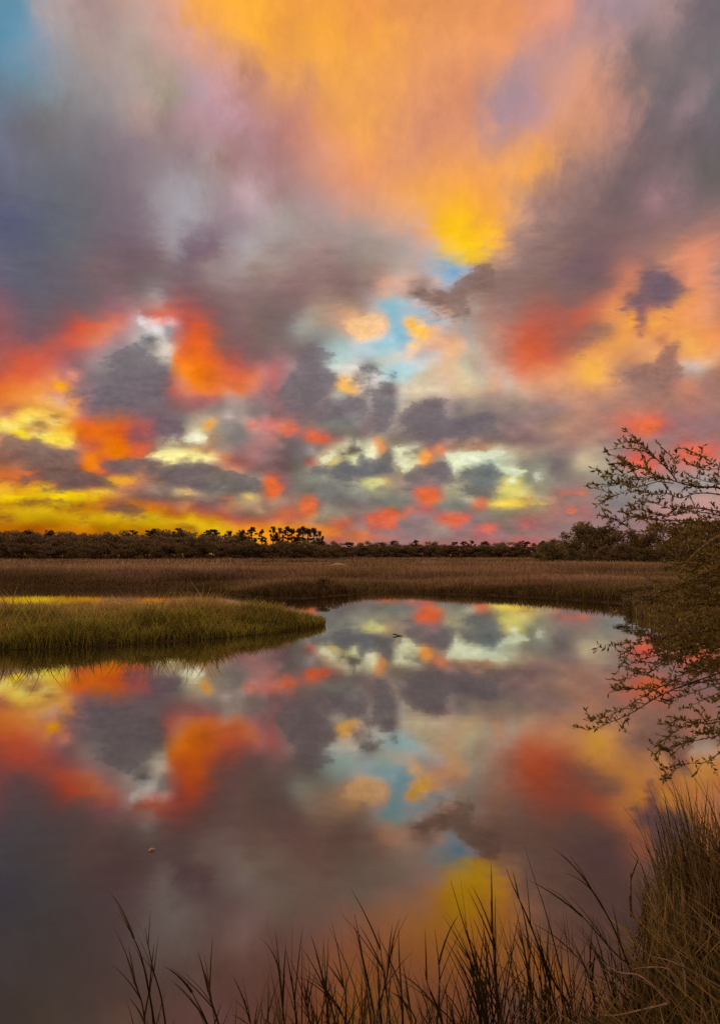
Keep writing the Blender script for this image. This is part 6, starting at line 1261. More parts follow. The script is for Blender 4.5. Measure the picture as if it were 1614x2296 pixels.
class Soup:
    def __init__(self):
        self.v, self.f, self.t, self.n = [], [], [], 0

    def add(self, v, f, tint=0.5):
        v = np.asarray(v, float).reshape(-1, 3)
        self.v.append(v)
        self.f.append(np.asarray(f, int) + self.n)
        self.t.append(np.full(len(v), tint) if np.isscalar(tint) else np.asarray(tint))
        self.n += len(v)

    def mesh(self, name, smooth=False):
        return tri_mesh(name, np.concatenate(self.v), np.concatenate(self.f), {'tint': np.concatenate(self.t)}, smooth)


def leaf_cloud(r, soup, centre, rad, n, size, flat=1.0):
    """small folded leaf clumps spread through an uneven ball"""
    d = r.normal(size=(n, 3))
    d /= np.linalg.norm(d, axis=1)[:, None]
    u = r.random(n) ** 0.45
    p = d * u[:, None] * np.array(rad) + np.array(centre)
    a = r.normal(size=(n, 3))
    a[:, 2] *= flat
    a /= np.linalg.norm(a, axis=1)[:, None]
    b = np.cross(a, r.normal(size=(n, 3)))
    b /= np.linalg.norm(b, axis=1)[:, None] + 1e-9
    s = size * (0.6 + 0.8 * r.random(n))[:, None]
    v = np.stack([p - a * s, p - b * s * 0.45, p + a * s, p + b * s * 0.45], 1).reshape(-1, 3)
    k = (np.arange(n) * 4)[:, None]
    f = np.concatenate([k + np.array([[0, 1, 2]]), k + np.array([[0, 2, 3]])], 1).reshape(-1, 3)
    soup.add(v, f, np.repeat(r.random(n), 4))


def tree_kind(kind, seed):
    """trunk mesh and crown mesh of a tree about one unit (10 m) tall"""
    r = np.random.default_rng(seed)
    trunk, crown = Soup(), Soup()
    if kind == 'pine':
        lean = r.normal(0, 0.25, 2)
        pts = [(lean[0] * k * k, lean[1] * k * k, 10 * k) for k in (0, 0.3, 0.6, 0.85, 1.0)]
        trunk.add(*tube(pts, [0.30, 0.26, 0.21, 0.15, 0.06]))
        for i in range(20):
            z = 4.6 + 5.3 * r.random() ** 0.8
            k = z / 10
            a = r.random() * math.tau
            ln = (0.8 + 1.3 * r.random()) * (1.25 - 0.75 * (k - 0.55) / 0.45)
            b0 = (lean[0] * k * k, lean[1] * k * k, z)
            b1 = (b0[0] + math.cos(a) * ln, b0[1] + math.sin(a) * ln, z + 0.35 * ln)
            trunk.add(*tube([b0, ((b0[0] + b1[0]) / 2, (b0[1] + b1[1]) / 2, z + 0.08), b1], [0.10, 0.075, 0.04], 4))
            leaf_cloud(r, crown, b1, (0.5 + 0.45 * r.random(), 0.5 + 0.45 * r.random(), 0.26 + 0.2 * r.random()), 48, 0.28)
        leaf_cloud(r, crown, (lean[0], lean[1], 10.0), (0.7, 0.7, 0.5), 60, 0.26)
    else:
        low = 0.1 if kind == 'bush' else 0.3
        top = 10.0
        pts = [(0, 0, 0), (r.normal(0, 0.2), r.normal(0, 0.2), 3), (r.normal(0, 0.5), r.normal(0, 0.5), 6.5), (r.normal(0, 0.7), r.normal(0, 0.7), 9.0)]
        trunk.add(*tube(pts, [0.28, 0.22, 0.13, 0.04]))
        for i in range(18 if kind == 'bush' else 15):
            a = r.random() * math.tau
            z = top * (0.06 + 0.88 * (i + r.random()) / 18) if kind == 'bush' else top * (low + (0.95 - low) * r.random())
            ww = (4.6 if kind == 'bush' else 3.6) * math.sqrt(max(0.05, 1 - ((z / top - (0.38 if kind == 'bush' else 0.52)) / 0.62) ** 2))
            q = ww * (0.35 + 0.65 * r.random())
            c1 = (math.cos(a) * q, math.sin(a) * q, z)
            zb = max(1.0, z - 2.0)
            trunk.add(*tube([(0, 0, zb), (c1[0] * 0.5, c1[1] * 0.5, zb + 0.9), c1], [0.09, 0.06, 0.02], 4))
            leaf_cloud(r, crown, c1, (1.4 + 0.7 * r.random(), 1.4 + 0.7 * r.random(), 1.0 + 0.4 * r.random()), 120, 0.34)
    return trunk.mesh(kind + '_trunk', True), crown.mesh(kind + '_crown')


PROTO = {}
for kind, mat in (('pine', 1), ('hardwood', 0), ('bush', 2)):
    PROTO[kind] = []
    for j in range(5):
        tm, cm = tree_kind(kind, 40 + j)
        tm.materials.append(m_bark)
        cm.materials.append(m_leaf[mat])
        PROTO[kind].append((tm, cm))


def plant_tree(name, kind, x, y, height, width, label, cat, group):
    """one tree: an empty at its foot with a trunk and a crown"""
    tm, cm = random.choice(PROTO[kind])
    e = empty(name, (x, y, 0.1), random.random() * math.tau, (height / 10 * width, height / 10 * width, height / 10))
    link('trunk', tm, e)
    link('crown', cm, e)
    tag(e, label, cat, group)
    return e


def at_px(u, depth):
    """sideways metres for a place u image-widths right of the centre line at a depth"""
    return u * depth * 0.9665


# the wood on the left: taller trees behind, scrub in front
for i in range(46):
    d = 268 + 26 * random.random()
    u = -0.56 + 0.40 * (i + 0.6 * random.random()) / 46
    plant_tree('hardwood_tree', 'hardwood' if random.random() < 0.72 else 'pine', at_px(u, d), d, 10.4 + 1.0 * random.random(), 1.15,
               'dark leafy tree in the even-topped wood on the left', 'tree', 'trees of the left wood')
for i in range(40):
    d = 252 + 10 * random.random()
    u = -0.56 + 0.50 * (i + 0.7 * random.random()) / 40
    plant_tree('hardwood_tree', 'hardwood', at_px(u, d), d, 7.6 + 2.0 * random.random() - 2.2 * (u > -0.18), 1.3,
               'dark leafy tree in the even-topped wood on the left', 'tree', 'trees of the left wood')
for i in range(46):
    d = 238 + 9 * random.random()
    u = -0.56 + 0.53 * (i + 0.7 * random.random()) / 46
    plant_tree('scrub_bush', 'bush', at_px(u, d), d, 3.8 + 2.4 * random.random(), 1.5,
               'dense dark scrub bush along the foot of the left wood', 'bush', 'scrub at the foot of the left wood')
ORD = ('first', 'second', 'third', 'fourth', 'fifth', 'sixth', 'seventh', 'eighth', 'ninth', 'tenth', 'eleventh', 'twelfth', 'thirteenth', 'fourteenth')
# thin pines standing clear at the right end of that wood
for i, (px, py) in enumerate(((545, 1191), (566, 1184), (588, 1190), (612, 1183), (628, 1186), (645, 1183), (655, 1189), (668, 1188), (680, 1183), (691, 1187), (704, 1186), (716, 1193))):
    d = 262 + 6 * random.random()
    plant_tree('pine_tree', 'pine', (px - 807) / 1670 * d, d, (1244 - py) / 1670 * d + 1.9, 0.75,
               '%s from the left of the thin pines silhouetted at the end of the left wood' % ORD[i], 'pine tree', 'pines standing clear on the skyline')
for i in range(17):
    d = 246 + 14 * random.random()
    px = 500 + 232 * (i + random.random() * 0.6) / 17
    plant_tree('scrub_bush', 'bush', (px - 807) / 1670 * d, d, 5.0 + 1.6 * random.random() - max(0, px - 660) * 0.02, 1.0,
               'dense dark scrub bush below the thin pines', 'bush', 'scrub below the thin pines')
# the low distant wood across the middle
for i in range(44):
    d = 440 + 30 * random.random()
    px = 700 + 540 * (i + random.random() * 0.8) / 44
    plant_tree('hardwood_tree', 'hardwood' if random.random() < 0.7 else 'pine', (px - 807) / 1670 * d, d, 8.4 + 2.2 * random.random(), 1.35,
               'small distant tree in the low wood across the middle', 'tree', 'trees of the low wood in the middle')
for i in range(46):
    d = 415 + 12 * random.random()
    px = 690 + 560 * (i + random.random() * 0.8) / 46
    plant_tree('scrub_bush', 'bush', (px - 807) / 1670 * d, d, 5.5 + 2.0 * random.random(), 1.7,
               'small distant bush at the foot of the low middle wood', 'bush', 'scrub at the foot of the low middle wood')
# rounded bushes and trees on the right, nearer
for i, (px, py, d) in enumerate(((1208, 1228, 170), (1228, 1219, 165), (1252, 1212, 158), (1275, 1203, 150), (1300, 1190, 146), (1318, 1184, 150), (1335, 1184, 146), (1362, 1186, 142),
                                 (1395, 1198, 138), (1425, 1194, 140), (1455, 1200, 135), (1490, 1180, 138), (1525, 1186, 132), (1560, 1178, 136), (1600, 1182, 130), (1640, 1176, 132))):
    plant_tree('rounded_tree', 'bush' if i % 3 else 'hardwood', (px - 807) / 1670 * d, d, (1244 - py + (10 if i > 3 else 3)) / 1670 * d + 2.0, 1.0,
               '%s from the left of the bushy trees on the right shore' % (ORD + ('fifteenth', 'sixteenth'))[i], 'tree', 'bushy trees on the right shore')
for i in range(20):
    d = 118 + 12 * random.random()
    px = 1215 + 440 * (i + random.random() * 0.7) / 20
    plant_tree('scrub_bush', 'bush', (px - 807) / 1670 * d, d, 2.6 + 1.6 * random.random(), 1.25,
               'low olive bush in front of the trees on the right shore', 'bush', 'low bushes on the right shore')
for i, (px, d, h) in enumerate(((1412, 27.5, 0.8), (1455, 25, 0.95), (1510, 23, 0.9))):
    plant_tree('shore_bush', 'bush', (px - 807) / 1670 * d, d, h, 1.7,
               '%s from the left of the dark bushes at the water on the right' % ORD[i], 'bush', 'dark bushes at the water on the right')
plant_tree('shore_bush', 'bush', (735 - 807) / 1670 * 37.6, 37.8, 0.8, 2.0, 'dark bushy clump on the far bank behind the spit tip', 'bush', None)

# ------------------------------------------------------------------ near bank: grass, reeds, shrub, dead wood
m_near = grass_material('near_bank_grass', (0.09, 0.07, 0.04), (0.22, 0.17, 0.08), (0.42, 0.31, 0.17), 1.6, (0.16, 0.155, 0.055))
m_reed = leaf_material('dark_reed', (0.035, 0.026, 0.014), (0.09, 0.065, 0.035), 9)
m_sedge = leaf_material('brown_sedge', (0.06, 0.055, 0.025), (0.33, 0.26, 0.15), 5)
m_twig = leaf_material('shrub_twig', (0.08, 0.06, 0.042), (0.2, 0.15, 0.1), 12)
m_sleaf = leaf_material('shrub_leaf', (0.13, 0.12, 0.04), (0.36, 0.31, 0.125), 7)
m_dead, t, out = new_mat('bleached_dead_wood')
dn = noise_node(t, position(t), 40, 4, 0.6)
principled(t, out, ramp(t, dn.outputs['Fac'], [(0.3, (0.22, 0.17, 0.12)), (0.7, (0.5, 0.42, 0.33))]), 0.85, 0.15)

m_pale, t, out = new_mat('pale_dry_leaf')
ln = noise_node(t, position(t), 60, 3, 0.5)
principled(t, out, ramp(t, ln.outputs['Fac'], [(0.3, (0.7, 0.64, 0.52)), (0.7, (0.88, 0.84, 0.74))]), 0.7, 0.3)

x, y = scatter(52000, -3.0, 4.2, 2.0, 5.2)
s = poly_sdf(x, y, BANK)
k = s > 0.03
x, y, s = x[k], y[k], s[k]
clump = fbm(x * 3.5, y * 3.5, 21, 3)
right = np.clip((x - 0.2) / 1.6, 0, 1)
h = (0.12 + 0.10 * right + 0.14 * right * right) * (1 + 0.8 * clump) * (0.4 + 1.0 * rng.random(len(x)))
k = (rng.random(len(x)) < 0.25 + 0.75 * right) & (h > 0.05)
x, y, s, h = x[k], y[k], s[k], h[k]
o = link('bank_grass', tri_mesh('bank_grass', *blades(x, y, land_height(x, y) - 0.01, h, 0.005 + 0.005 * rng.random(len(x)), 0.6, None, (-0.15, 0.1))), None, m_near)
tag(o, 'short tangled brown grass along the near bank', 'grass', kind='stuff')


def smooth_path(pts, n=14):
    """Catmull-Rom resampling"""
    p = [Vector(q) for q in pts]
    p = [p[0] * 2 - p[1]] + p + [p[-1] * 2 - p[-2]]
    res = []
    m = len(p) - 3
    for i in range(n + 1):
        u = i / n * m
        k = min(int(u), m - 1)
        f = u - k
        a, b, c, d = p[k:k + 4]
        res.append(0.5 * ((2 * b) + (c - a) * f + (2 * a - 5 * b + 4 * c - d) * f * f + (3 * b - a - 3 * c + d) * f ** 3))
    return res


def local(path, root):
    return [p - root for p in path]


def long_leaf(soup, p0, direction, length, width, droop, tint, r):
    """a narrow drooping leaf as a tapering strip"""
    side = direction.cross(Vector((r.normal(), r.normal(), 0.3))).normalized()
    v, f = [], []
    p, d = p0.copy(), direction.normalized()
    for i in range(6):
        w = width * (1 - i / 5.0) ** 0.7 * 0.5
        v += [p - side * w, p + side * w]
        p = p + d * (length / 5)
        d = (d + Vector((0, 0, -droop))).normalized()
    for i in range(5):
        f += [(2 * i, 2 * i + 1, 2 * i + 3), (2 * i, 2 * i + 3, 2 * i + 2)]
    soup.add(v, f, tint)


# reeds along the bottom: label, foot, filler blades, their height, spread, and the stalks from foot to tip
TUFTS = (
    ('pair of thin dark reeds alone at the bottom left', (-0.831, 3.150), 14, (0.10, 0.25), 0.075, (((-0.813, 3.100, 0.063), (-0.846, 3.100, 0.235), (-0.879, 3.100, 0.374), (-0.913, 3.100, 0.453), (-0.978, 3.100, 0.575)), ((-0.784, 3.150, 0.032), (-0.810, 3.150, 0.189), (-0.843, 3.150, 0.295), (-0.868, 3.150, 0.401), (-0.882, 3.150, 0.472)), ((-0.880, 3.200, 0.000), (-0.904, 3.200, 0.143), (-0.939, 3.200, 0.232), (-0.974, 3.200, 0.340)))),
    ('short reed with pale curled leaves near the bottom left', (-0.591, 3.150), 16, (0.08, 0.20), 0.075, (((-0.549, 3.100, 0.063), (-0.582, 3.100, 0.166), (-0.604, 3.100, 0.227), (-0.619, 3.100, 0.287)), ((-0.597, 3.150, 0.032), (-0.640, 3.150, 0.128), (-0.677, 3.150, 0.198), (-0.706, 3.150, 0.251)))),
    ('low tangle of short dark reeds below the dark water', (-0.358, 3.150), 60, (0.12, 0.35), 0.170, (((-0.298, 3.100, 0.063), (-0.314, 3.100, 0.218), (-0.327, 3.100, 0.322), (-0.340, 3.100, 0.409)), ((-0.252, 3.150, 0.032), (-0.268, 3.150, 0.189), (-0.286, 3.150, 0.295), (-0.305, 3.150, 0.383)), ((-0.428, 3.200, 0.000), (-0.456, 3.200, 0.071), (-0.479, 3.200, 0.161)), ((-0.182, 3.100, 0.063), (-0.209, 3.100, 0.166), (-0.224, 3.100, 0.287)))),
    ('clump of broken dark reeds with bent leaves, left of centre', (-0.113, 3.150), 70, (0.12, 0.40), 0.151, (((-0.084, 3.100, 0.063), (-0.120, 3.100, 0.201), (-0.147, 3.100, 0.261), (-0.165, 3.100, 0.305)), ((-0.131, 3.150, 0.032), (-0.135, 3.150, 0.137), (-0.144, 3.150, 0.233)), ((-0.031, 3.200, 0.000), (-0.087, 3.200, 0.125), (-0.133, 3.200, 0.179), (-0.198, 3.200, 0.250)), ((-0.066, 3.100, 0.063), (-0.057, 3.100, 0.218), (-0.088, 3.100, 0.322)))),
    ('tall dark reed clump in the middle of the near bank', (0.078, 3.150), 80, (0.15, 0.45), 0.151, (((0.073, 3.100, 0.046), (0.045, 3.100, 0.218), (0.014, 3.100, 0.357), (-0.004, 3.100, 0.461), (-0.022, 3.100, 0.549)), ((0.132, 3.150, 0.014), (0.111, 3.150, 0.189), (0.088, 3.150, 0.348), (0.075, 3.150, 0.472)), ((0.057, 3.200, -0.017), (0.079, 3.200, 0.125), (0.113, 3.200, 0.250), (0.136, 3.200, 0.394), (0.166, 3.200, 0.484)), ((0.175, 3.100, 0.046), (0.167, 3.100, 0.235), (0.158, 3.100, 0.374), (0.155, 3.100, 0.496)), ((0.223, 3.150, 0.014), (0.202, 3.150, 0.154), (0.179, 3.150, 0.225)), ((0.098, 3.200, -0.017), (0.080, 3.200, 0.161), (0.072, 3.200, 0.286)))),
    ('single thin stalk with a bent tip right of the middle reeds', (0.329, 3.200), 50, (0.10, 0.32), 0.115, (((0.305, 3.150, 0.032), (0.320, 3.150, 0.154), (0.325, 3.150, 0.260), (0.320, 3.150, 0.348), (0.307, 3.150, 0.463)), ((0.356, 3.200, 0.000), (0.329, 3.200, 0.107), (0.283, 3.200, 0.214), (0.265, 3.200, 0.286)))),
    ('fan of tall reeds in front of the orange reflection', (0.523, 3.200), 90, (0.20, 0.50), 0.115, (((0.532, 3.150, 0.014), (0.506, 3.150, 0.207), (0.462, 3.150, 0.366), (0.418, 3.150, 0.508), (0.373, 3.150, 0.659)), ((0.513, 3.200, -0.017), (0.477, 3.200, 0.161), (0.414, 3.200, 0.304), (0.359, 3.200, 0.394)), ((0.567, 3.250, -0.049), (0.551, 3.250, 0.150), (0.534, 3.250, 0.332), (0.516, 3.250, 0.479)), ((0.568, 3.150, 0.014), (0.556, 3.150, 0.225), (0.545, 3.150, 0.401), (0.537, 3.150, 0.579)), ((0.596, 3.200, -0.017), (0.570, 3.200, 0.196), (0.559, 3.200, 0.376), (0.542, 3.200, 0.484)), ((0.539, 3.250, -0.049), (0.504, 3.250, 0.150), (0.476, 3.250, 0.259), (0.430, 3.250, 0.387)))),
    ('tall leaning reeds right of the orange reflection', (0.806, 3.300), 90, (0.20, 0.50), 0.158, (((0.896, 3.250, -0.061), (0.877, 3.250, 0.106), (0.824, 3.250, 0.185), (0.766, 3.250, 0.322), (0.707, 3.250, 0.466), (0.643, 3.250, 0.610), (0.622, 3.250, 0.668)), ((0.915, 3.300, -0.093), (0.907, 3.300, 0.067), (0.860, 3.300, 0.227), (0.818, 3.300, 0.393), (0.786, 3.300, 0.507), (0.754, 3.300, 0.599), (0.711, 3.300, 0.741)), ((0.823, 3.350, -0.125), (0.798, 3.350, 0.064), (0.771, 3.350, 0.200), (0.728, 3.350, 0.314), (0.695, 3.350, 0.396)), ((0.744, 3.250, -0.061), (0.725, 3.250, 0.122), (0.705, 3.250, 0.280), (0.674, 3.250, 0.386), (0.652, 3.250, 0.444)), ((0.877, 3.300, -0.093), (0.830, 3.300, 0.093), (0.804, 3.300, 0.200), (0.761, 3.300, 0.334)))),
    ('two long leaning stalks crossing the dark reflection on the right', (1.222, 3.400), 110, (0.12, 0.40), 0.244, (((1.215, 3.350, -0.098), (1.197, 3.350, 0.102), (1.149, 3.350, 0.265), (1.090, 3.350, 0.407), (1.024, 3.350, 0.517), (0.981, 3.350, 0.594), (0.920, 3.350, 0.683)), ((1.233, 3.400, -0.129), (1.199, 3.400, 0.162), (1.143, 3.400, 0.223), (1.071, 3.400, 0.300), (1.009, 3.400, 0.373), (0.947, 3.400, 0.434), (0.890, 3.400, 0.490), (0.828, 3.400, 0.523)), ((1.078, 3.450, -0.160), (1.047, 3.450, 0.006), (1.020, 3.450, 0.118), (0.986, 3.450, 0.185), (0.946, 3.450, 0.230), (0.902, 3.450, 0.354)), ((1.131, 3.350, -0.098), (1.105, 3.350, 0.016), (1.074, 3.350, 0.146), (1.059, 3.350, 0.227), (1.049, 3.350, 0.293)), ((1.074, 3.400, -0.129), (1.042, 3.400, 0.008), (1.016, 3.400, 0.145), (1.016, 3.400, 0.267)))),
)
for label, (bx, by), fill, (h0, h1), spread, stems in TUFTS:
    r = np.random.default_rng(int(abs(bx) * 1000) + fill)
    zg = float(land_height(np.array([bx]), np.array([by]))[0])
    root = Vector((bx, by, max(zg, 0.0) - 0.02))
    e = empty('reed_tuft', root)
    tag(e, label, 'reeds', 'reeds along the near bank')
    for st in stems:
        q = smooth_path(st, 16)
        q[0].z = min(q[0].z, root.z)
        rad = 0.0034 + 0.002 * r.random()
        sp = Soup()
        lp = local(q, root)
        sp.add(*tube(lp, [rad * (1 - 0.85 * (i / 16) ** 1.3) for i in range(17)], 5), 0.3 + 0.4 * r.random())
        for j in range(5):
            i = int(2 + 11 * r.random())
            d = (lp[i + 1] - lp[i]).normalized()
            d = (d + Vector((r.normal(), r.normal(), 0)) * 0.22).normalized()
            long_leaf(sp, lp[i], d, 0.12 + 0.18 * r.random(), 0.006 + 0.005 * r.random(), 0.05 + 0.12 * r.random(), r.random(), r)
        link('stalk', sp.mesh('stalk', True), e, m_reed)
    sp = Soup()
    for j in range(fill):
        a = Vector((r.normal() * spread * 0.5, r.normal() * 0.12 - 0.05, 0))
        d = Vector((r.normal() * 0.28 - 0.12, r.normal() * 0.25, 1))
        long_leaf(sp, a, d, h0 + (h1 - h0) * r.random() * 1.2, 0.004 + 0.006 * r.random(), 0.02 + 0.16 * r.random(), r.random(), r)
    tag(link('blades', sp.mesh('blades'), e, m_reed if fill % 20 else m_sedge), kind='stuff')

# sedge clumps at the right edge: label, foot, height of the tips, spread
SEDGE = (
    ('tall dense sedge at the right edge below the shrub', (2.017, 4.300), 0.761, 0.309),
    ('brown sedge clump at the right edge, farther left', (1.833, 4.150), 0.649, 0.186),
    ('olive sedge clump at the right edge, mid height', (1.807, 3.800), 0.567, 0.239),
    ('low sedge clump at the right edge above the dead twigs', (1.596, 3.500), 0.441, 0.210),
    ('tangled low sedge in the bottom right corner', (1.449, 3.150), 0.366, 0.245),
)
for label, (bx, by), top, spread in SEDGE:
    r = np.random.default_rng(int(bx * 1000))
    root = Vector((bx, by, 0.02))
    e = empty('sedge_clump', root)
    tag(e, label, 'sedge', 'sedge clumps at the right edge')
    sp = Soup()
    for j in range(125):
        a = Vector((r.normal() * spread * 0.42, r.normal() * 0.16, 0))
        d = Vector((r.normal() * 0.13 - 0.10, r.normal() * 0.16, 1))
        long_leaf(sp, a, d, (top - 0.02) * (0.45 + 0.55 * r.random() ** 0.6), 0.006 + 0.009 * r.random(), 0.01 + 0.05 * r.random(), r.random(), r)
    tag(link('blades', sp.mesh('blades'), e, m_sedge), kind='stuff')
    for j in range(24):
        a = Vector((r.normal() * spread * 0.4, r.normal() * 0.14, 0))
        L = (top - 0.02) * (0.8 + 0.25 * r.random())
        dx, dy = r.normal() * 0.10 - 0.14, r.normal() * 0.1
        lp = smooth_path([a, a + Vector((dx * 0.3, dy * 0.3, 0.4)) * L, a + Vector((dx * 0.7, dy * 0.7, 0.75)) * L, a + Vector((dx * 1.3, dy * 1.3, 1.0)) * L], 9)
        s1 = Soup()
        s1.add(*tube(lp, [0.0026 * (1 - 0.8 * i / 9) for i in range(10)], 4), r.random())
        link('stalk', s1.mesh('stalk', True), e, m_reed)

# the leafy shrub leaning in from the right: thickness, leafiness and path from tip to foot of each branch
BRANCHES = (
    (0.0070, 1.00, ((1.053, 2.750, 2.303), (1.124, 2.793, 2.292), (1.189, 2.836, 2.286), (1.250, 2.879, 2.277), (1.322, 2.921, 2.268), (1.386, 2.964, 2.270), (1.461, 3.007, 2.269), (1.610, 3.050, 2.214))),
    (0.0040, 1.00, ((0.891, 2.700, 2.374), (0.955, 2.742, 2.395), (1.033, 2.783, 2.398), (1.100, 2.825, 2.387), (1.155, 2.867, 2.364), (1.207, 2.908, 2.336), (1.259, 2.950, 2.295))),
    (0.0025, 1.00, ((0.982, 2.700, 2.413), (1.021, 2.725, 2.413), (1.063, 2.750, 2.396), (1.102, 2.775, 2.369), (1.133, 2.800, 2.351))),
    (0.0020, 1.00, ((1.219, 2.850, 2.401), (1.223, 2.867, 2.368), (1.225, 2.883, 2.322), (1.225, 2.900, 2.297))),
    (0.0025, 1.40, ((0.935, 2.700, 2.330), (0.986, 2.738, 2.337), (1.037, 2.775, 2.327), (1.085, 2.812, 2.323), (1.134, 2.850, 2.305))),
    (0.0025, 1.30, ((0.865, 2.650, 2.277), (0.907, 2.690, 2.292), (0.962, 2.730, 2.290), (1.022, 2.770, 2.279), (1.084, 2.810, 2.288), (1.143, 2.850, 2.298))),
    (0.0020, 1.20, ((0.901, 2.700, 2.250), (0.943, 2.725, 2.256), (0.993, 2.750, 2.271), (1.045, 2.775, 2.286), (1.097, 2.800, 2.295))),
    (0.0030, 1.00, ((0.885, 2.700, 2.194), (0.922, 2.742, 2.214), (0.979, 2.783, 2.230), (1.037, 2.825, 2.255), (1.101, 2.867, 2.267), (1.166, 2.908, 2.287), (1.245, 2.950, 2.284))),
    (0.0040, 1.30, ((1.074, 2.800, 2.227), (1.137, 2.850, 2.231), (1.201, 2.900, 2.239), (1.271, 2.950, 2.225), (1.357, 3.000, 2.248), (1.481, 3.050, 2.245), (1.612, 3.100, 2.190))),
    (0.0030, 1.00, ((1.271, 2.850, 2.386), (1.328, 2.890, 2.387), (1.373, 2.930, 2.376), (1.419, 2.970, 2.363), (1.474, 3.010, 2.347), (1.566, 3.050, 2.298))),
    (0.0025, 1.00, ((1.292, 2.900, 2.357), (1.340, 2.938, 2.355), (1.384, 2.975, 2.341), (1.463, 3.012, 2.348), (1.548, 3.050, 2.312))),
    (0.0030, 1.20, ((1.225, 2.800, 2.282), (1.282, 2.850, 2.296), (1.348, 2.900, 2.288), (1.434, 2.950, 2.280), (1.539, 3.000, 2.248))),
    (0.0040, 1.80, ((1.103, 2.900, 2.208), (1.169, 2.933, 2.202), (1.250, 2.967, 2.182), (1.332, 3.000, 2.193), (1.416, 3.033, 2.186), (1.525, 3.067, 2.169), (1.634, 3.100, 2.142))),
    (0.0030, 1.60, ((1.027, 2.850, 2.166), (1.086, 2.892, 2.177), (1.146, 2.933, 2.166), (1.216, 2.975, 2.155), (1.298, 3.017, 2.166), (1.376, 3.058, 2.178), (1.517, 3.100, 2.161))),
    (0.0030, 1.40, ((1.049, 2.900, 2.142), (1.104, 2.940, 2.149), (1.164, 2.980, 2.141), (1.225, 3.020, 2.139), (1.334, 3.060, 2.141), (1.493, 3.100, 2.133))),
    (0.0030, 1.30, ((1.055, 3.200, 2.167), (1.080, 3.217, 2.138), (1.115, 3.233, 2.149), (1.160, 3.250, 2.125), (1.225, 3.267, 2.100), (1.331, 3.283, 2.111), (1.538, 3.300, 2.102))),
    (0.0080, 0.25, ((1.193, 2.900, 1.896), (1.259, 2.950, 1.930), (1.308, 3.000, 1.965), (1.373, 3.050, 2.011), (1.444, 3.100, 2.048), (1.525, 3.150, 2.083), (1.687, 3.200, 2.147))),
    (0.0050, 0.50, ((0.954, 2.850, 1.770), (1.005, 2.908, 1.782), (1.070, 2.967, 1.791), (1.128, 3.025, 1.805), (1.197, 3.083, 1.834), (1.315, 3.142, 1.859), (1.560, 3.200, 1.953))),
    (0.0040, 0.80, ((1.254, 3.000, 1.793), (1.375, 3.067, 1.798), (1.506, 3.133, 1.789), (1.677, 3.200, 1.808))),
    (0.0030, 1.00, ((0.855, 2.700, 1.666), (0.912, 2.743, 1.664), (0.977, 2.786, 1.670), (1.052, 2.829, 1.671), (1.111, 2.871, 1.674), (1.194, 2.914, 1.683), (1.301, 2.957, 1.691), (1.478, 3.000, 1.705))),
    (0.0025, 1.20, ((0.935, 2.750, 1.651), (0.986, 2.790, 1.638), (1.034, 2.830, 1.624), (1.092, 2.870, 1.623), (1.160, 2.910, 1.631), (1.274, 2.950, 1.648))),
    (0.0025, 1.40, ((0.967, 2.750, 1.590), (1.023, 2.800, 1.603), (1.084, 2.850, 1.609), (1.164, 2.900, 1.615), (1.274, 2.950, 1.635))),
    (0.0030, 1.40, ((0.939, 2.750, 1.541), (0.990, 2.783, 1.548), (1.045, 2.817, 1.559), (1.100, 2.850, 1.558), (1.166, 2.883, 1.587), (1.237, 2.917, 1.604), (1.363, 2.950, 1.639))),
    (0.0030, 1.30, ((0.932, 2.750, 1.512), (0.989, 2.783, 1.506), (1.044, 2.817, 1.498), (1.099, 2.850, 1.494), (1.177, 2.883, 1.501), (1.300, 2.917, 1.504), (1.471, 2.950, 1.525))),
    (0.0040, 1.10, ((0.793, 2.650, 1.387), (0.850, 2.694, 1.385), (0.905, 2.737, 1.393), (0.962, 2.781, 1.400), (1.028, 2.825, 1.415), (1.105, 2.869, 1.444), (1.179, 2.913, 1.466), (1.273, 2.956, 1.489), (1.451, 3.000, 1.535))),
    (0.0030, 1.10, ((0.801, 2.650, 1.424), (0.853, 2.700, 1.413), (0.910, 2.750, 1.415), (0.977, 2.800, 1.429), (1.055, 2.850, 1.456), (1.144, 2.900, 1.486), (1.249, 2.950, 1.516))),
    (0.0025, 1.20, ((1.100, 2.700, 1.453), (1.146, 2.750, 1.471), (1.209, 2.800, 1.478), (1.278, 2.850, 1.486), (1.388, 2.900, 1.507))),
    (0.0025, 1.00, ((1.140, 2.700, 1.441), (1.195, 2.750, 1.447), (1.259, 2.800, 1.454), (1.337, 2.850, 1.469), (1.445, 2.900, 1.498))),
    (0.0030, 1.50, ((1.027, 2.600, 1.420), (1.072, 2.633, 1.412), (1.129, 2.667, 1.417), (1.184, 2.700, 1.401), (1.255, 2.733, 1.390), (1.321, 2.767, 1.391), (1.413, 2.800, 1.416))),
    (0.0025, 1.20, ((1.061, 2.600, 1.366), (1.097, 2.650, 1.377), (1.155, 2.700, 1.385), (1.222, 2.750, 1.386), (1.370, 2.800, 1.400))),
    (0.0030, 1.60, ((1.025, 2.600, 1.339), (1.076, 2.640, 1.314), (1.129, 2.680, 1.327), (1.207, 2.720, 1.333), (1.316, 2.760, 1.343), (1.411, 2.800, 1.367))),
    (0.0030, 1.30, ((1.093, 2.600, 1.278), (1.146, 2.640, 1.275), (1.211, 2.680, 1.264), (1.270, 2.720, 1.273), (1.323, 2.760, 1.291), (1.410, 2.800, 1.317))),
    (0.0025, 1.80, ((1.147, 2.600, 1.389), (1.216, 2.667, 1.369), (1.301, 2.733, 1.358), (1.411, 2.800, 1.354))),
    (0.0020, 1.00, ((1.030, 2.600, 1.233), (1.070, 2.650, 1.222), (1.115, 2.700, 1.231), (1.160, 2.750, 1.233))),
)
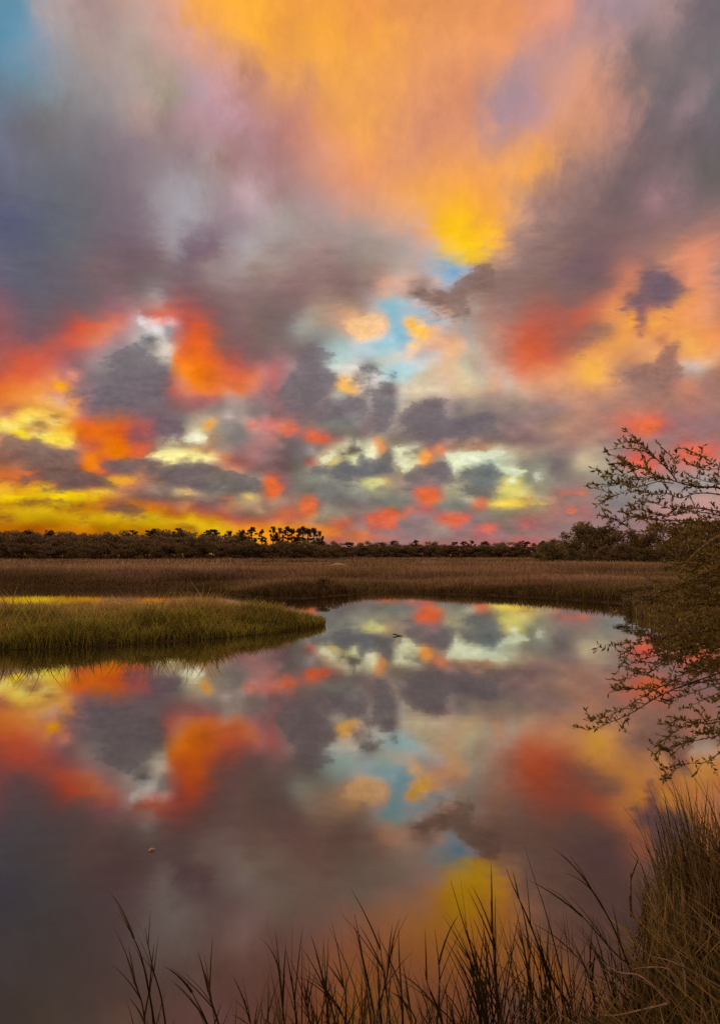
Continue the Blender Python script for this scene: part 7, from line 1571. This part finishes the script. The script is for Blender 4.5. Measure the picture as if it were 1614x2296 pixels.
INNER = (
    (0.0025, 2.00, ((1.407, 3.313, 1.644), (1.495, 3.350, 1.676), (1.583, 3.388, 1.680), (1.673, 3.425, 1.692), (1.765, 3.463, 1.691))),
    (0.0025, 2.00, ((1.471, 3.031, 1.932), (1.545, 3.069, 1.946), (1.620, 3.106, 1.957), (1.695, 3.144, 1.946), (1.771, 3.181, 1.925))),
    (0.0025, 2.00, ((1.237, 2.718, 1.583), (1.315, 2.756, 1.618), (1.395, 2.793, 1.640), (1.477, 2.831, 1.671), (1.560, 2.868, 1.667))),
    (0.0025, 2.00, ((1.295, 2.702, 1.488), (1.368, 2.739, 1.471), (1.443, 2.777, 1.457), (1.518, 2.814, 1.420), (1.595, 2.852, 1.383))),
    (0.0025, 2.00, ((1.520, 3.208, 1.676), (1.620, 3.246, 1.669), (1.723, 3.283, 1.667), (1.825, 3.321, 1.625), (1.930, 3.358, 1.584))),
    (0.0025, 2.00, ((1.185, 2.741, 1.573), (1.246, 2.778, 1.580), (1.309, 2.816, 1.597), (1.372, 2.853, 1.586), (1.437, 2.891, 1.575))),
    (0.0025, 2.00, ((1.333, 2.781, 1.878), (1.406, 2.818, 1.907), (1.480, 2.856, 1.922), (1.554, 2.893, 1.899), (1.630, 2.931, 1.899))),
    (0.0025, 2.00, ((1.313, 3.112, 1.477), (1.391, 3.149, 1.465), (1.471, 3.187, 1.458), (1.552, 3.224, 1.419), (1.634, 3.262, 1.386))),
    (0.0025, 2.00, ((1.242, 2.966, 1.595), (1.314, 3.003, 1.603), (1.387, 3.041, 1.578), (1.461, 3.078, 1.562), (1.536, 3.116, 1.528))),
    (0.0025, 2.00, ((1.469, 3.414, 1.575), (1.580, 3.452, 1.576), (1.694, 3.489, 1.564), (1.809, 3.527, 1.534), (1.926, 3.564, 1.488))),
    (0.0025, 2.00, ((1.188, 2.892, 2.076), (1.254, 2.929, 2.117), (1.320, 2.967, 2.126), (1.387, 3.004, 2.121), (1.456, 3.042, 2.125))),
    (0.0025, 2.00, ((1.496, 3.171, 1.479), (1.602, 3.209, 1.534), (1.709, 3.246, 1.578), (1.818, 3.284, 1.588), (1.929, 3.321, 1.605))),
    (0.0025, 2.00, ((1.416, 3.222, 1.761), (1.489, 3.259, 1.805), (1.563, 3.297, 1.823), (1.638, 3.334, 1.847), (1.714, 3.372, 1.852))),
    (0.0025, 2.00, ((1.550, 3.469, 1.702), (1.655, 3.506, 1.714), (1.762, 3.544, 1.721), (1.871, 3.581, 1.715), (1.981, 3.619, 1.690))),
    (0.0025, 2.00, ((1.172, 3.039, 1.814), (1.243, 3.077, 1.837), (1.316, 3.114, 1.858), (1.389, 3.152, 1.861), (1.463, 3.189, 1.846))),
    (0.0025, 2.00, ((1.585, 3.498, 1.622), (1.679, 3.535, 1.637), (1.775, 3.573, 1.646), (1.872, 3.610, 1.635), (1.970, 3.648, 1.611))),
    (0.0025, 2.00, ((1.286, 3.184, 1.524), (1.360, 3.221, 1.545), (1.435, 3.259, 1.570), (1.511, 3.296, 1.569), (1.587, 3.334, 1.563))),
    (0.0025, 2.00, ((1.254, 3.173, 1.877), (1.349, 3.210, 1.873), (1.446, 3.248, 1.880), (1.545, 3.285, 1.872), (1.644, 3.323, 1.844))),
    (0.0025, 2.00, ((1.384, 3.213, 2.026), (1.492, 3.251, 2.032), (1.602, 3.288, 2.006), (1.713, 3.326, 1.984), (1.826, 3.363, 1.952))),
    (0.0025, 2.00, ((1.569, 3.350, 2.045), (1.644, 3.387, 2.093), (1.718, 3.425, 2.100), (1.794, 3.462, 2.129), (1.870, 3.500, 2.114))),
    (0.0025, 2.00, ((1.392, 3.180, 1.520), (1.498, 3.217, 1.550), (1.606, 3.255, 1.556), (1.716, 3.292, 1.567), (1.827, 3.330, 1.545))),
    (0.0025, 2.00, ((1.204, 2.862, 2.055), (1.295, 2.900, 2.071), (1.389, 2.937, 2.096), (1.485, 2.975, 2.101), (1.582, 3.012, 2.092))),
    (0.0025, 2.00, ((1.247, 2.708, 1.941), (1.325, 2.745, 1.962), (1.403, 2.783, 1.952), (1.482, 2.820, 1.932), (1.563, 2.858, 1.922))),
    (0.0025, 2.00, ((1.253, 3.157, 1.797), (1.358, 3.194, 1.817), (1.465, 3.232, 1.825), (1.574, 3.269, 1.818), (1.684, 3.307, 1.794))),
    (0.0025, 2.00, ((1.323, 2.810, 2.012), (1.389, 2.848, 2.029), (1.455, 2.885, 2.030), (1.522, 2.923, 2.024), (1.590, 2.960, 1.996))),
    (0.0025, 2.00, ((1.449, 3.058, 1.805), (1.511, 3.095, 1.831), (1.572, 3.133, 1.829), (1.635, 3.170, 1.833), (1.698, 3.208, 1.820))),
    (0.0025, 2.00, ((1.683, 3.441, 1.783), (1.800, 3.478, 1.840), (1.918, 3.516, 1.896), (2.039, 3.553, 1.930), (2.161, 3.591, 1.954))),
    (0.0025, 2.00, ((1.464, 3.451, 1.924), (1.576, 3.488, 1.912), (1.692, 3.526, 1.919), (1.808, 3.563, 1.889), (1.927, 3.601, 1.856))),
    (0.0025, 2.00, ((1.502, 3.349, 1.507), (1.587, 3.387, 1.519), (1.674, 3.424, 1.514), (1.762, 3.462, 1.521), (1.851, 3.499, 1.488))),
    (0.0025, 2.00, ((1.573, 3.312, 1.998), (1.669, 3.349, 1.983), (1.765, 3.387, 1.963), (1.864, 3.424, 1.940), (1.963, 3.462, 1.897))),
    (0.0025, 2.00, ((1.182, 2.906, 1.645), (1.275, 2.943, 1.682), (1.369, 2.981, 1.698), (1.466, 3.018, 1.697), (1.564, 3.056, 1.701))),
    (0.0025, 2.00, ((1.374, 3.075, 1.879), (1.436, 3.112, 1.900), (1.499, 3.150, 1.911), (1.562, 3.187, 1.901), (1.626, 3.225, 1.884))),
    (0.0025, 2.00, ((1.467, 3.037, 1.418), (1.568, 3.075, 1.446), (1.669, 3.112, 1.431), (1.773, 3.150, 1.419), (1.878, 3.187, 1.395))),
    (0.0025, 2.00, ((1.559, 3.365, 1.436), (1.640, 3.402, 1.471), (1.722, 3.440, 1.464), (1.805, 3.477, 1.465), (1.889, 3.515, 1.453))),
    (0.0025, 2.00, ((1.351, 2.866, 1.644), (1.450, 2.904, 1.676), (1.551, 2.941, 1.687), (1.654, 2.979, 1.683), (1.759, 3.016, 1.691))),
    (0.0025, 2.00, ((1.370, 2.790, 1.955), (1.466, 2.828, 1.971), (1.565, 2.865, 1.980), (1.666, 2.903, 1.989), (1.768, 2.940, 1.977))),
    (0.0025, 2.00, ((1.551, 3.402, 1.785), (1.630, 3.440, 1.796), (1.711, 3.477, 1.834), (1.792, 3.515, 1.836), (1.874, 3.552, 1.830))),
    (0.0025, 2.00, ((1.138, 2.832, 1.648), (1.217, 2.870, 1.655), (1.297, 2.907, 1.670), (1.378, 2.945, 1.669), (1.461, 2.982, 1.639))),
    (0.0025, 2.00, ((1.414, 2.957, 1.805), (1.473, 2.994, 1.810), (1.532, 3.032, 1.807), (1.593, 3.069, 1.790), (1.654, 3.107, 1.777))),
    (0.0025, 2.00, ((1.474, 3.169, 1.959), (1.559, 3.206, 1.993), (1.647, 3.244, 2.041), (1.735, 3.281, 2.057), (1.824, 3.319, 2.062))),
    (0.0025, 2.00, ((1.282, 3.121, 1.638), (1.377, 3.158, 1.652), (1.473, 3.196, 1.643), (1.570, 3.233, 1.635), (1.669, 3.271, 1.604))),
    (0.0025, 2.00, ((1.586, 3.331, 1.711), (1.687, 3.369, 1.724), (1.789, 3.406, 1.732), (1.893, 3.444, 1.740), (1.997, 3.481, 1.704))),
    (0.0025, 2.00, ((1.286, 3.028, 1.977), (1.370, 3.066, 1.985), (1.455, 3.103, 1.969), (1.542, 3.141, 1.950), (1.630, 3.178, 1.922))),
    (0.0025, 2.00, ((1.376, 3.304, 1.558), (1.471, 3.341, 1.600), (1.568, 3.379, 1.658), (1.666, 3.416, 1.670), (1.766, 3.454, 1.695))),
    (0.0025, 2.00, ((1.329, 2.867, 1.438), (1.422, 2.904, 1.480), (1.516, 2.942, 1.481), (1.612, 2.979, 1.495), (1.710, 3.017, 1.485))),
    (0.0025, 2.00, ((1.176, 2.879, 1.937), (1.264, 2.917, 1.965), (1.353, 2.954, 1.963), (1.444, 2.992, 1.964), (1.536, 3.029, 1.945))),
    (0.0025, 2.00, ((1.364, 3.273, 1.660), (1.452, 3.311, 1.695), (1.543, 3.348, 1.723), (1.635, 3.386, 1.742), (1.728, 3.423, 1.758))),
    (0.0025, 2.00, ((1.577, 3.194, 1.959), (1.678, 3.231, 2.008), (1.780, 3.269, 2.055), (1.884, 3.306, 2.086), (1.988, 3.344, 2.096))),
    (0.0025, 2.00, ((1.461, 3.260, 1.758), (1.538, 3.297, 1.782), (1.616, 3.335, 1.790), (1.696, 3.372, 1.782), (1.776, 3.410, 1.778))),
    (0.0025, 2.00, ((1.596, 3.317, 1.353), (1.699, 3.355, 1.416), (1.803, 3.392, 1.437), (1.910, 3.430, 1.469), (2.018, 3.467, 1.489))),
    (0.0025, 2.00, ((1.458, 2.981, 1.657), (1.549, 3.019, 1.671), (1.642, 3.056, 1.700), (1.735, 3.094, 1.693), (1.830, 3.131, 1.671))),
    (0.0025, 2.00, ((1.142, 2.734, 2.008), (1.222, 2.771, 2.046), (1.304, 2.809, 2.061), (1.387, 2.846, 2.085), (1.472, 2.884, 2.081))),
    (0.0025, 2.00, ((1.173, 2.983, 1.617), (1.259, 3.021, 1.629), (1.347, 3.058, 1.633), (1.436, 3.096, 1.618), (1.526, 3.133, 1.599))),
    (0.0025, 2.00, ((1.678, 3.424, 1.584), (1.775, 3.461, 1.608), (1.873, 3.499, 1.623), (1.973, 3.536, 1.638), (2.075, 3.574, 1.655))),
    (0.0025, 2.00, ((1.194, 2.916, 2.044), (1.279, 2.954, 2.080), (1.367, 2.991, 2.099), (1.456, 3.029, 2.108), (1.546, 3.066, 2.100))),
    (0.0025, 2.00, ((1.323, 2.704, 1.872), (1.388, 2.741, 1.879), (1.455, 2.779, 1.871), (1.522, 2.816, 1.861), (1.590, 2.854, 1.824))),
    (0.0025, 2.00, ((1.322, 3.364, 1.735), (1.410, 3.401, 1.758), (1.501, 3.439, 1.791), (1.592, 3.476, 1.805), (1.685, 3.514, 1.795))),
    (0.0025, 2.00, ((1.211, 2.977, 1.739), (1.306, 3.015, 1.781), (1.404, 3.052, 1.821), (1.502, 3.090, 1.838), (1.603, 3.127, 1.841))),
    (0.0025, 2.00, ((1.451, 3.081, 1.917), (1.513, 3.118, 1.928), (1.576, 3.156, 1.928), (1.639, 3.193, 1.925), (1.703, 3.231, 1.887))),
    (0.0025, 2.00, ((1.509, 3.418, 1.619), (1.589, 3.456, 1.647), (1.671, 3.493, 1.662), (1.754, 3.531, 1.669), (1.838, 3.568, 1.668))),
    (0.0025, 2.00, ((1.226, 2.996, 1.566), (1.303, 3.034, 1.611), (1.379, 3.071, 1.623), (1.458, 3.109, 1.657), (1.538, 3.146, 1.663))),
    (0.0025, 2.00, ((1.495, 3.356, 1.868), (1.569, 3.394, 1.880), (1.644, 3.431, 1.874), (1.720, 3.469, 1.873), (1.796, 3.506, 1.856))),
    (0.0025, 2.00, ((1.358, 2.758, 1.880), (1.434, 2.795, 1.902), (1.510, 2.833, 1.903), (1.588, 2.870, 1.887), (1.667, 2.908, 1.873))),
    (0.0025, 2.00, ((1.456, 3.345, 1.433), (1.553, 3.383, 1.476), (1.650, 3.420, 1.482), (1.749, 3.458, 1.489), (1.849, 3.495, 1.485))),
    (0.0025, 2.00, ((1.292, 3.076, 1.934), (1.370, 3.113, 1.953), (1.449, 3.151, 1.947), (1.530, 3.188, 1.959), (1.611, 3.226, 1.940))),
    (0.0025, 2.00, ((1.382, 3.023, 1.845), (1.443, 3.061, 1.868), (1.504, 3.098, 1.880), (1.566, 3.136, 1.880), (1.629, 3.173, 1.860))),
    (0.0025, 2.00, ((1.383, 3.192, 1.968), (1.456, 3.230, 1.985), (1.529, 3.267, 1.977), (1.604, 3.305, 1.971), (1.679, 3.342, 1.941))),
    (0.0025, 2.00, ((1.276, 3.236, 1.846), (1.365, 3.273, 1.863), (1.457, 3.311, 1.899), (1.550, 3.348, 1.916), (1.644, 3.386, 1.897))),
    (0.0025, 2.00, ((1.120, 2.796, 1.604), (1.184, 2.834, 1.605), (1.249, 2.871, 1.585), (1.314, 2.909, 1.563), (1.381, 2.946, 1.537))),
    (0.0025, 2.00, ((1.533, 3.126, 1.574), (1.637, 3.163, 1.585), (1.743, 3.201, 1.593), (1.850, 3.238, 1.559), (1.958, 3.276, 1.536))),
    (0.0025, 2.00, ((1.076, 2.737, 1.756), (1.143, 2.775, 1.773), (1.212, 2.812, 1.793), (1.282, 2.850, 1.786), (1.353, 2.887, 1.788))),
    (0.0025, 2.00, ((1.319, 3.028, 1.533), (1.401, 3.066, 1.533), (1.483, 3.103, 1.516), (1.568, 3.141, 1.506), (1.653, 3.178, 1.469))),
    (0.0025, 2.00, ((1.710, 3.481, 1.431), (1.803, 3.519, 1.461), (1.898, 3.556, 1.477), (1.994, 3.594, 1.472), (2.091, 3.631, 1.453))),
    (0.0025, 2.00, ((1.520, 3.407, 1.553), (1.613, 3.445, 1.605), (1.708, 3.482, 1.625), (1.804, 3.520, 1.647), (1.901, 3.557, 1.647))),
    (0.0025, 2.00, ((1.590, 3.298, 1.689), (1.660, 3.336, 1.696), (1.732, 3.373, 1.712), (1.805, 3.411, 1.704), (1.878, 3.448, 1.689))),
    (0.0025, 2.00, ((1.398, 3.042, 1.599), (1.469, 3.080, 1.621), (1.541, 3.117, 1.613), (1.615, 3.155, 1.607), (1.689, 3.192, 1.598))),
    (0.0025, 2.00, ((1.511, 3.474, 2.122), (1.610, 3.511, 2.162), (1.710, 3.549, 2.184), (1.811, 3.586, 2.189), (1.913, 3.624, 2.155))),
    (0.0025, 2.00, ((1.508, 3.439, 1.451), (1.601, 3.477, 1.471), (1.695, 3.514, 1.473), (1.791, 3.552, 1.467), (1.888, 3.589, 1.429))),
)
stem_foot = Vector((2.35, 3.05, 0.15))
shrub = empty('leafy_shrub', stem_foot)
tag(shrub, 'thin-branched shrub with small narrow leaves leaning in from the right edge', 'shrub')
sp = Soup()
for q in ((2.35, 3.05, 0.15), (2.25, 3.1, 0.2), (2.45, 3.0, 0.15)):
    b = Vector(q)
    sp2 = [b - stem_foot, b - stem_foot + Vector((-0.1, 0, 0.6)), b - stem_foot + Vector((-0.12, 0.02, 1.2)), b - stem_foot + Vector((-0.3, 0.03, 1.75 + 0.2 * random.random()))]
    sp.add(*tube(smooth_path(sp2, 10), [0.02 * (1 - 0.7 * i / 10) for i in range(11)], 7), 0.5)
link('stem', sp.mesh('stem', True), shrub, m_twig)


def small_leaf(soup, p, d, r):
    """a narrow pointed leaf folded along its midrib"""
    L = 0.014 + 0.013 * r.random()
    w = L * 0.17
    side = d.cross(Vector((r.normal(), r.normal(), r.normal()))).normalized()
    up = side.cross(d) * (w * 0.5)
    a, m, b = p, p + d * L * 0.5, p + d * L
    soup.add([a, m + side * w + up, b, m - side * w + up, m], [(0, 4, 1), (4, 2, 1), (0, 3, 4), (4, 3, 2)], r.random())


def leafy_branch(rad, leafy, pts, wood, leaves, r):
    q = [Vector(p) - stem_foot for p in pts]
    n = max(10, int(sum((q[i + 1] - q[i]).length for i in range(len(q) - 1)) / 0.035))
    path = smooth_path(q, n)
    wood.add(*tube(path, [0.75 * rad * (0.16 + 0.84 * i / n) for i in range(n + 1)], 5), 0.5)
    for i in range(n):
        d = (path[i] - path[i + 1]).normalized()
        if i < n * 0.75 or leafy > 1.2:
            for j in range(r.poisson(3.6 * leafy * (0.7 if i > n * 0.5 else 1.0))):
                ld = (d * 0.75 + Vector((r.normal(), r.normal(), r.normal() + 0.6)) * 0.6).normalized()
                small_leaf(leaves, path[i].lerp(path[i + 1], r.random()), ld, r)
        if r.random() < 0.42 * leafy and i < n * 0.85:
            td = (d * 0.8 + Vector((r.normal(), r.normal(), r.normal() + 0.2)) * 0.55).normalized()
            L = (0.04 + 0.09 * r.random()) * min(1.0, 0.4 + i / (n * 0.5))
            b = path[i]
            tw = [b, b + td * L * 0.5 + Vector((0, 0, 0.004)), b + td * L]
            wood.add(*tube(tw, [0.0012, 0.001, 0.0006], 4), 0.5)
            for j in range(int(L / 0.006)):
                f = r.random()
                ld = (td * 0.8 + Vector((r.normal(), r.normal(), r.normal() + 0.5)) * 0.55).normalized()
                small_leaf(leaves, b.lerp(tw[2], f), ld, r)


for k, (rad, leafy, pts) in enumerate(BRANCHES):
    r = np.random.default_rng(500 + k)
    wood, leaves = Soup(), Soup()
    leafy_branch(rad, leafy, pts, wood, leaves, r)
    b = link('branch', wood.mesh('branch', True), shrub, m_dead if leafy < 0.3 else m_twig)
    if leaves.n:
        tag(link('leaves', leaves.mesh('leaves'), b, m_sleaf), kind='stuff')
wood, leaves = Soup(), Soup()
for k, (rad, leafy, pts) in enumerate(INNER):
    leafy_branch(rad, leafy, pts, wood, leaves, np.random.default_rng(900 + k))
b = link('inner_twigs', wood.mesh('inner_twigs', True), shrub, m_twig)
tag(link('leaves', leaves.mesh('leaves'), b, m_sleaf), kind='stuff')

# bleached dead branch lying in the bottom right corner
TWIGS = (
    (0.0052, ((0.947, 2.950, 0.424), (0.981, 2.950, 0.405), (1.016, 2.950, 0.396), (1.065, 2.950, 0.391), (1.123, 2.950, 0.348), (1.181, 2.950, 0.286))),
    (0.0039, ((1.051, 2.950, 0.415), (1.115, 2.950, 0.420), (1.174, 2.950, 0.415), (1.213, 2.950, 0.381), (1.227, 2.950, 0.338))),
    (0.0039, ((1.173, 2.950, 0.564), (1.187, 2.950, 0.516), (1.225, 2.950, 0.458), (1.239, 2.950, 0.420), (1.245, 2.950, 0.372), (1.246, 2.950, 0.314))),
    (0.0032, ((1.106, 2.950, 0.463), (1.151, 2.950, 0.453), (1.185, 2.950, 0.444), (1.239, 2.950, 0.420))),
    (0.0032, ((1.122, 2.950, 0.511), (1.141, 2.950, 0.468), (1.175, 2.950, 0.429), (1.194, 2.950, 0.396), (1.222, 2.950, 0.343))),
    (0.0039, ((0.826, 2.950, 0.319), (0.880, 2.950, 0.272), (0.919, 2.950, 0.243), (0.988, 2.950, 0.243), (1.052, 2.950, 0.257), (1.122, 2.950, 0.272), (1.181, 2.950, 0.286))),
    (0.0039, ((1.200, 2.950, 0.253), (1.229, 2.950, 0.234), (1.253, 2.950, 0.210))),
)
root = Vector((TWIGS[0][1][-1]))
root.z = max(0.05, root.z - 0.1)
e = empty('dead_branch', root)
tag(e, 'bleached forked dead branch in the bottom right corner', 'dead branch')
for rad, pts in TWIGS:
    sp = Soup()
    q = smooth_path([Vector(p) - root for p in pts], 12)
    sp.add(*tube(q, [rad * (0.35 + 0.65 * i / 12) for i in range(13)], 6), 0.5)
    link('twig', sp.mesh('twig', True), e, m_dead)

# broken pale reed stub standing in the water
foot, head = ((1.586, 4.500, 0.041), (1.591, 4.500, 0.125))
foot = Vector(foot)
foot.z = -0.05
e = empty('broken_reed', foot)
tag(e, 'broken pale reed stub standing in the water near the sedge', 'reed stub')
sp = Soup()
sp.add(*tube(local([foot, foot.lerp(Vector(head), 0.5), Vector(head)], foot), [0.009, 0.0085, 0.0075], 8), 0.5)
link('stub', sp.mesh('stub', True), e, m_dead)
sp = Soup()
sp.add(*tube(local(smooth_path([(1.594, 4.500, 0.090), (1.615, 4.500, 0.149), (1.639, 4.500, 0.212), (1.613, 4.500, 0.253), (1.593, 4.500, 0.298)], 10), foot), [0.004 * (1 - 0.7 * i / 10) for i in range(11)], 5), 0.5)
link('dark_twig', sp.mesh('dark_twig', True), e, m_reed)


def floating(name, pts, rads, mat, label, cat):
    root = Vector(pts[0])
    sp = Soup()
    n = 8
    q = local(smooth_path(pts, n), root)
    rr = np.interp(np.linspace(0, 1, n + 1), np.linspace(0, 1, len(rads)), rads)
    sp.add(*tube(q, list(rr), 7), 0.5)
    o = link(name, sp.mesh(name, True), None, mat)
    o.location = root
    return tag(o, label, cat)


floating('floating_stick', [(0.80, 18.6, 0.03), (0.86, 18.55, 0.035), (0.95, 18.5, 0.010), (1.05, 18.45, 0.012)], [0.006, 0.018, 0.012, 0.004], m_reed,
         'small dark stick floating on the open water past the spit', 'stick')
floating('floating_leaf', [(-1.428, 5.15, 0.004), (-1.409, 5.162, 0.012), (-1.388, 5.175, 0.006)], [0.002, 0.006, 0.002], m_pale,
         'tiny pale leaf floating on the dark water at the left', 'leaf')
floating('driftwood_log', [(-3.1, 76, 0.80), (-2.5, 76, 1.0), (-1.9, 76.1, 1.0), (-1.2, 76.2, 0.86)], [0.05, 0.14, 0.11, 0.03], m_pale,
         'pale driftwood log lying on the far marsh grass', 'log')
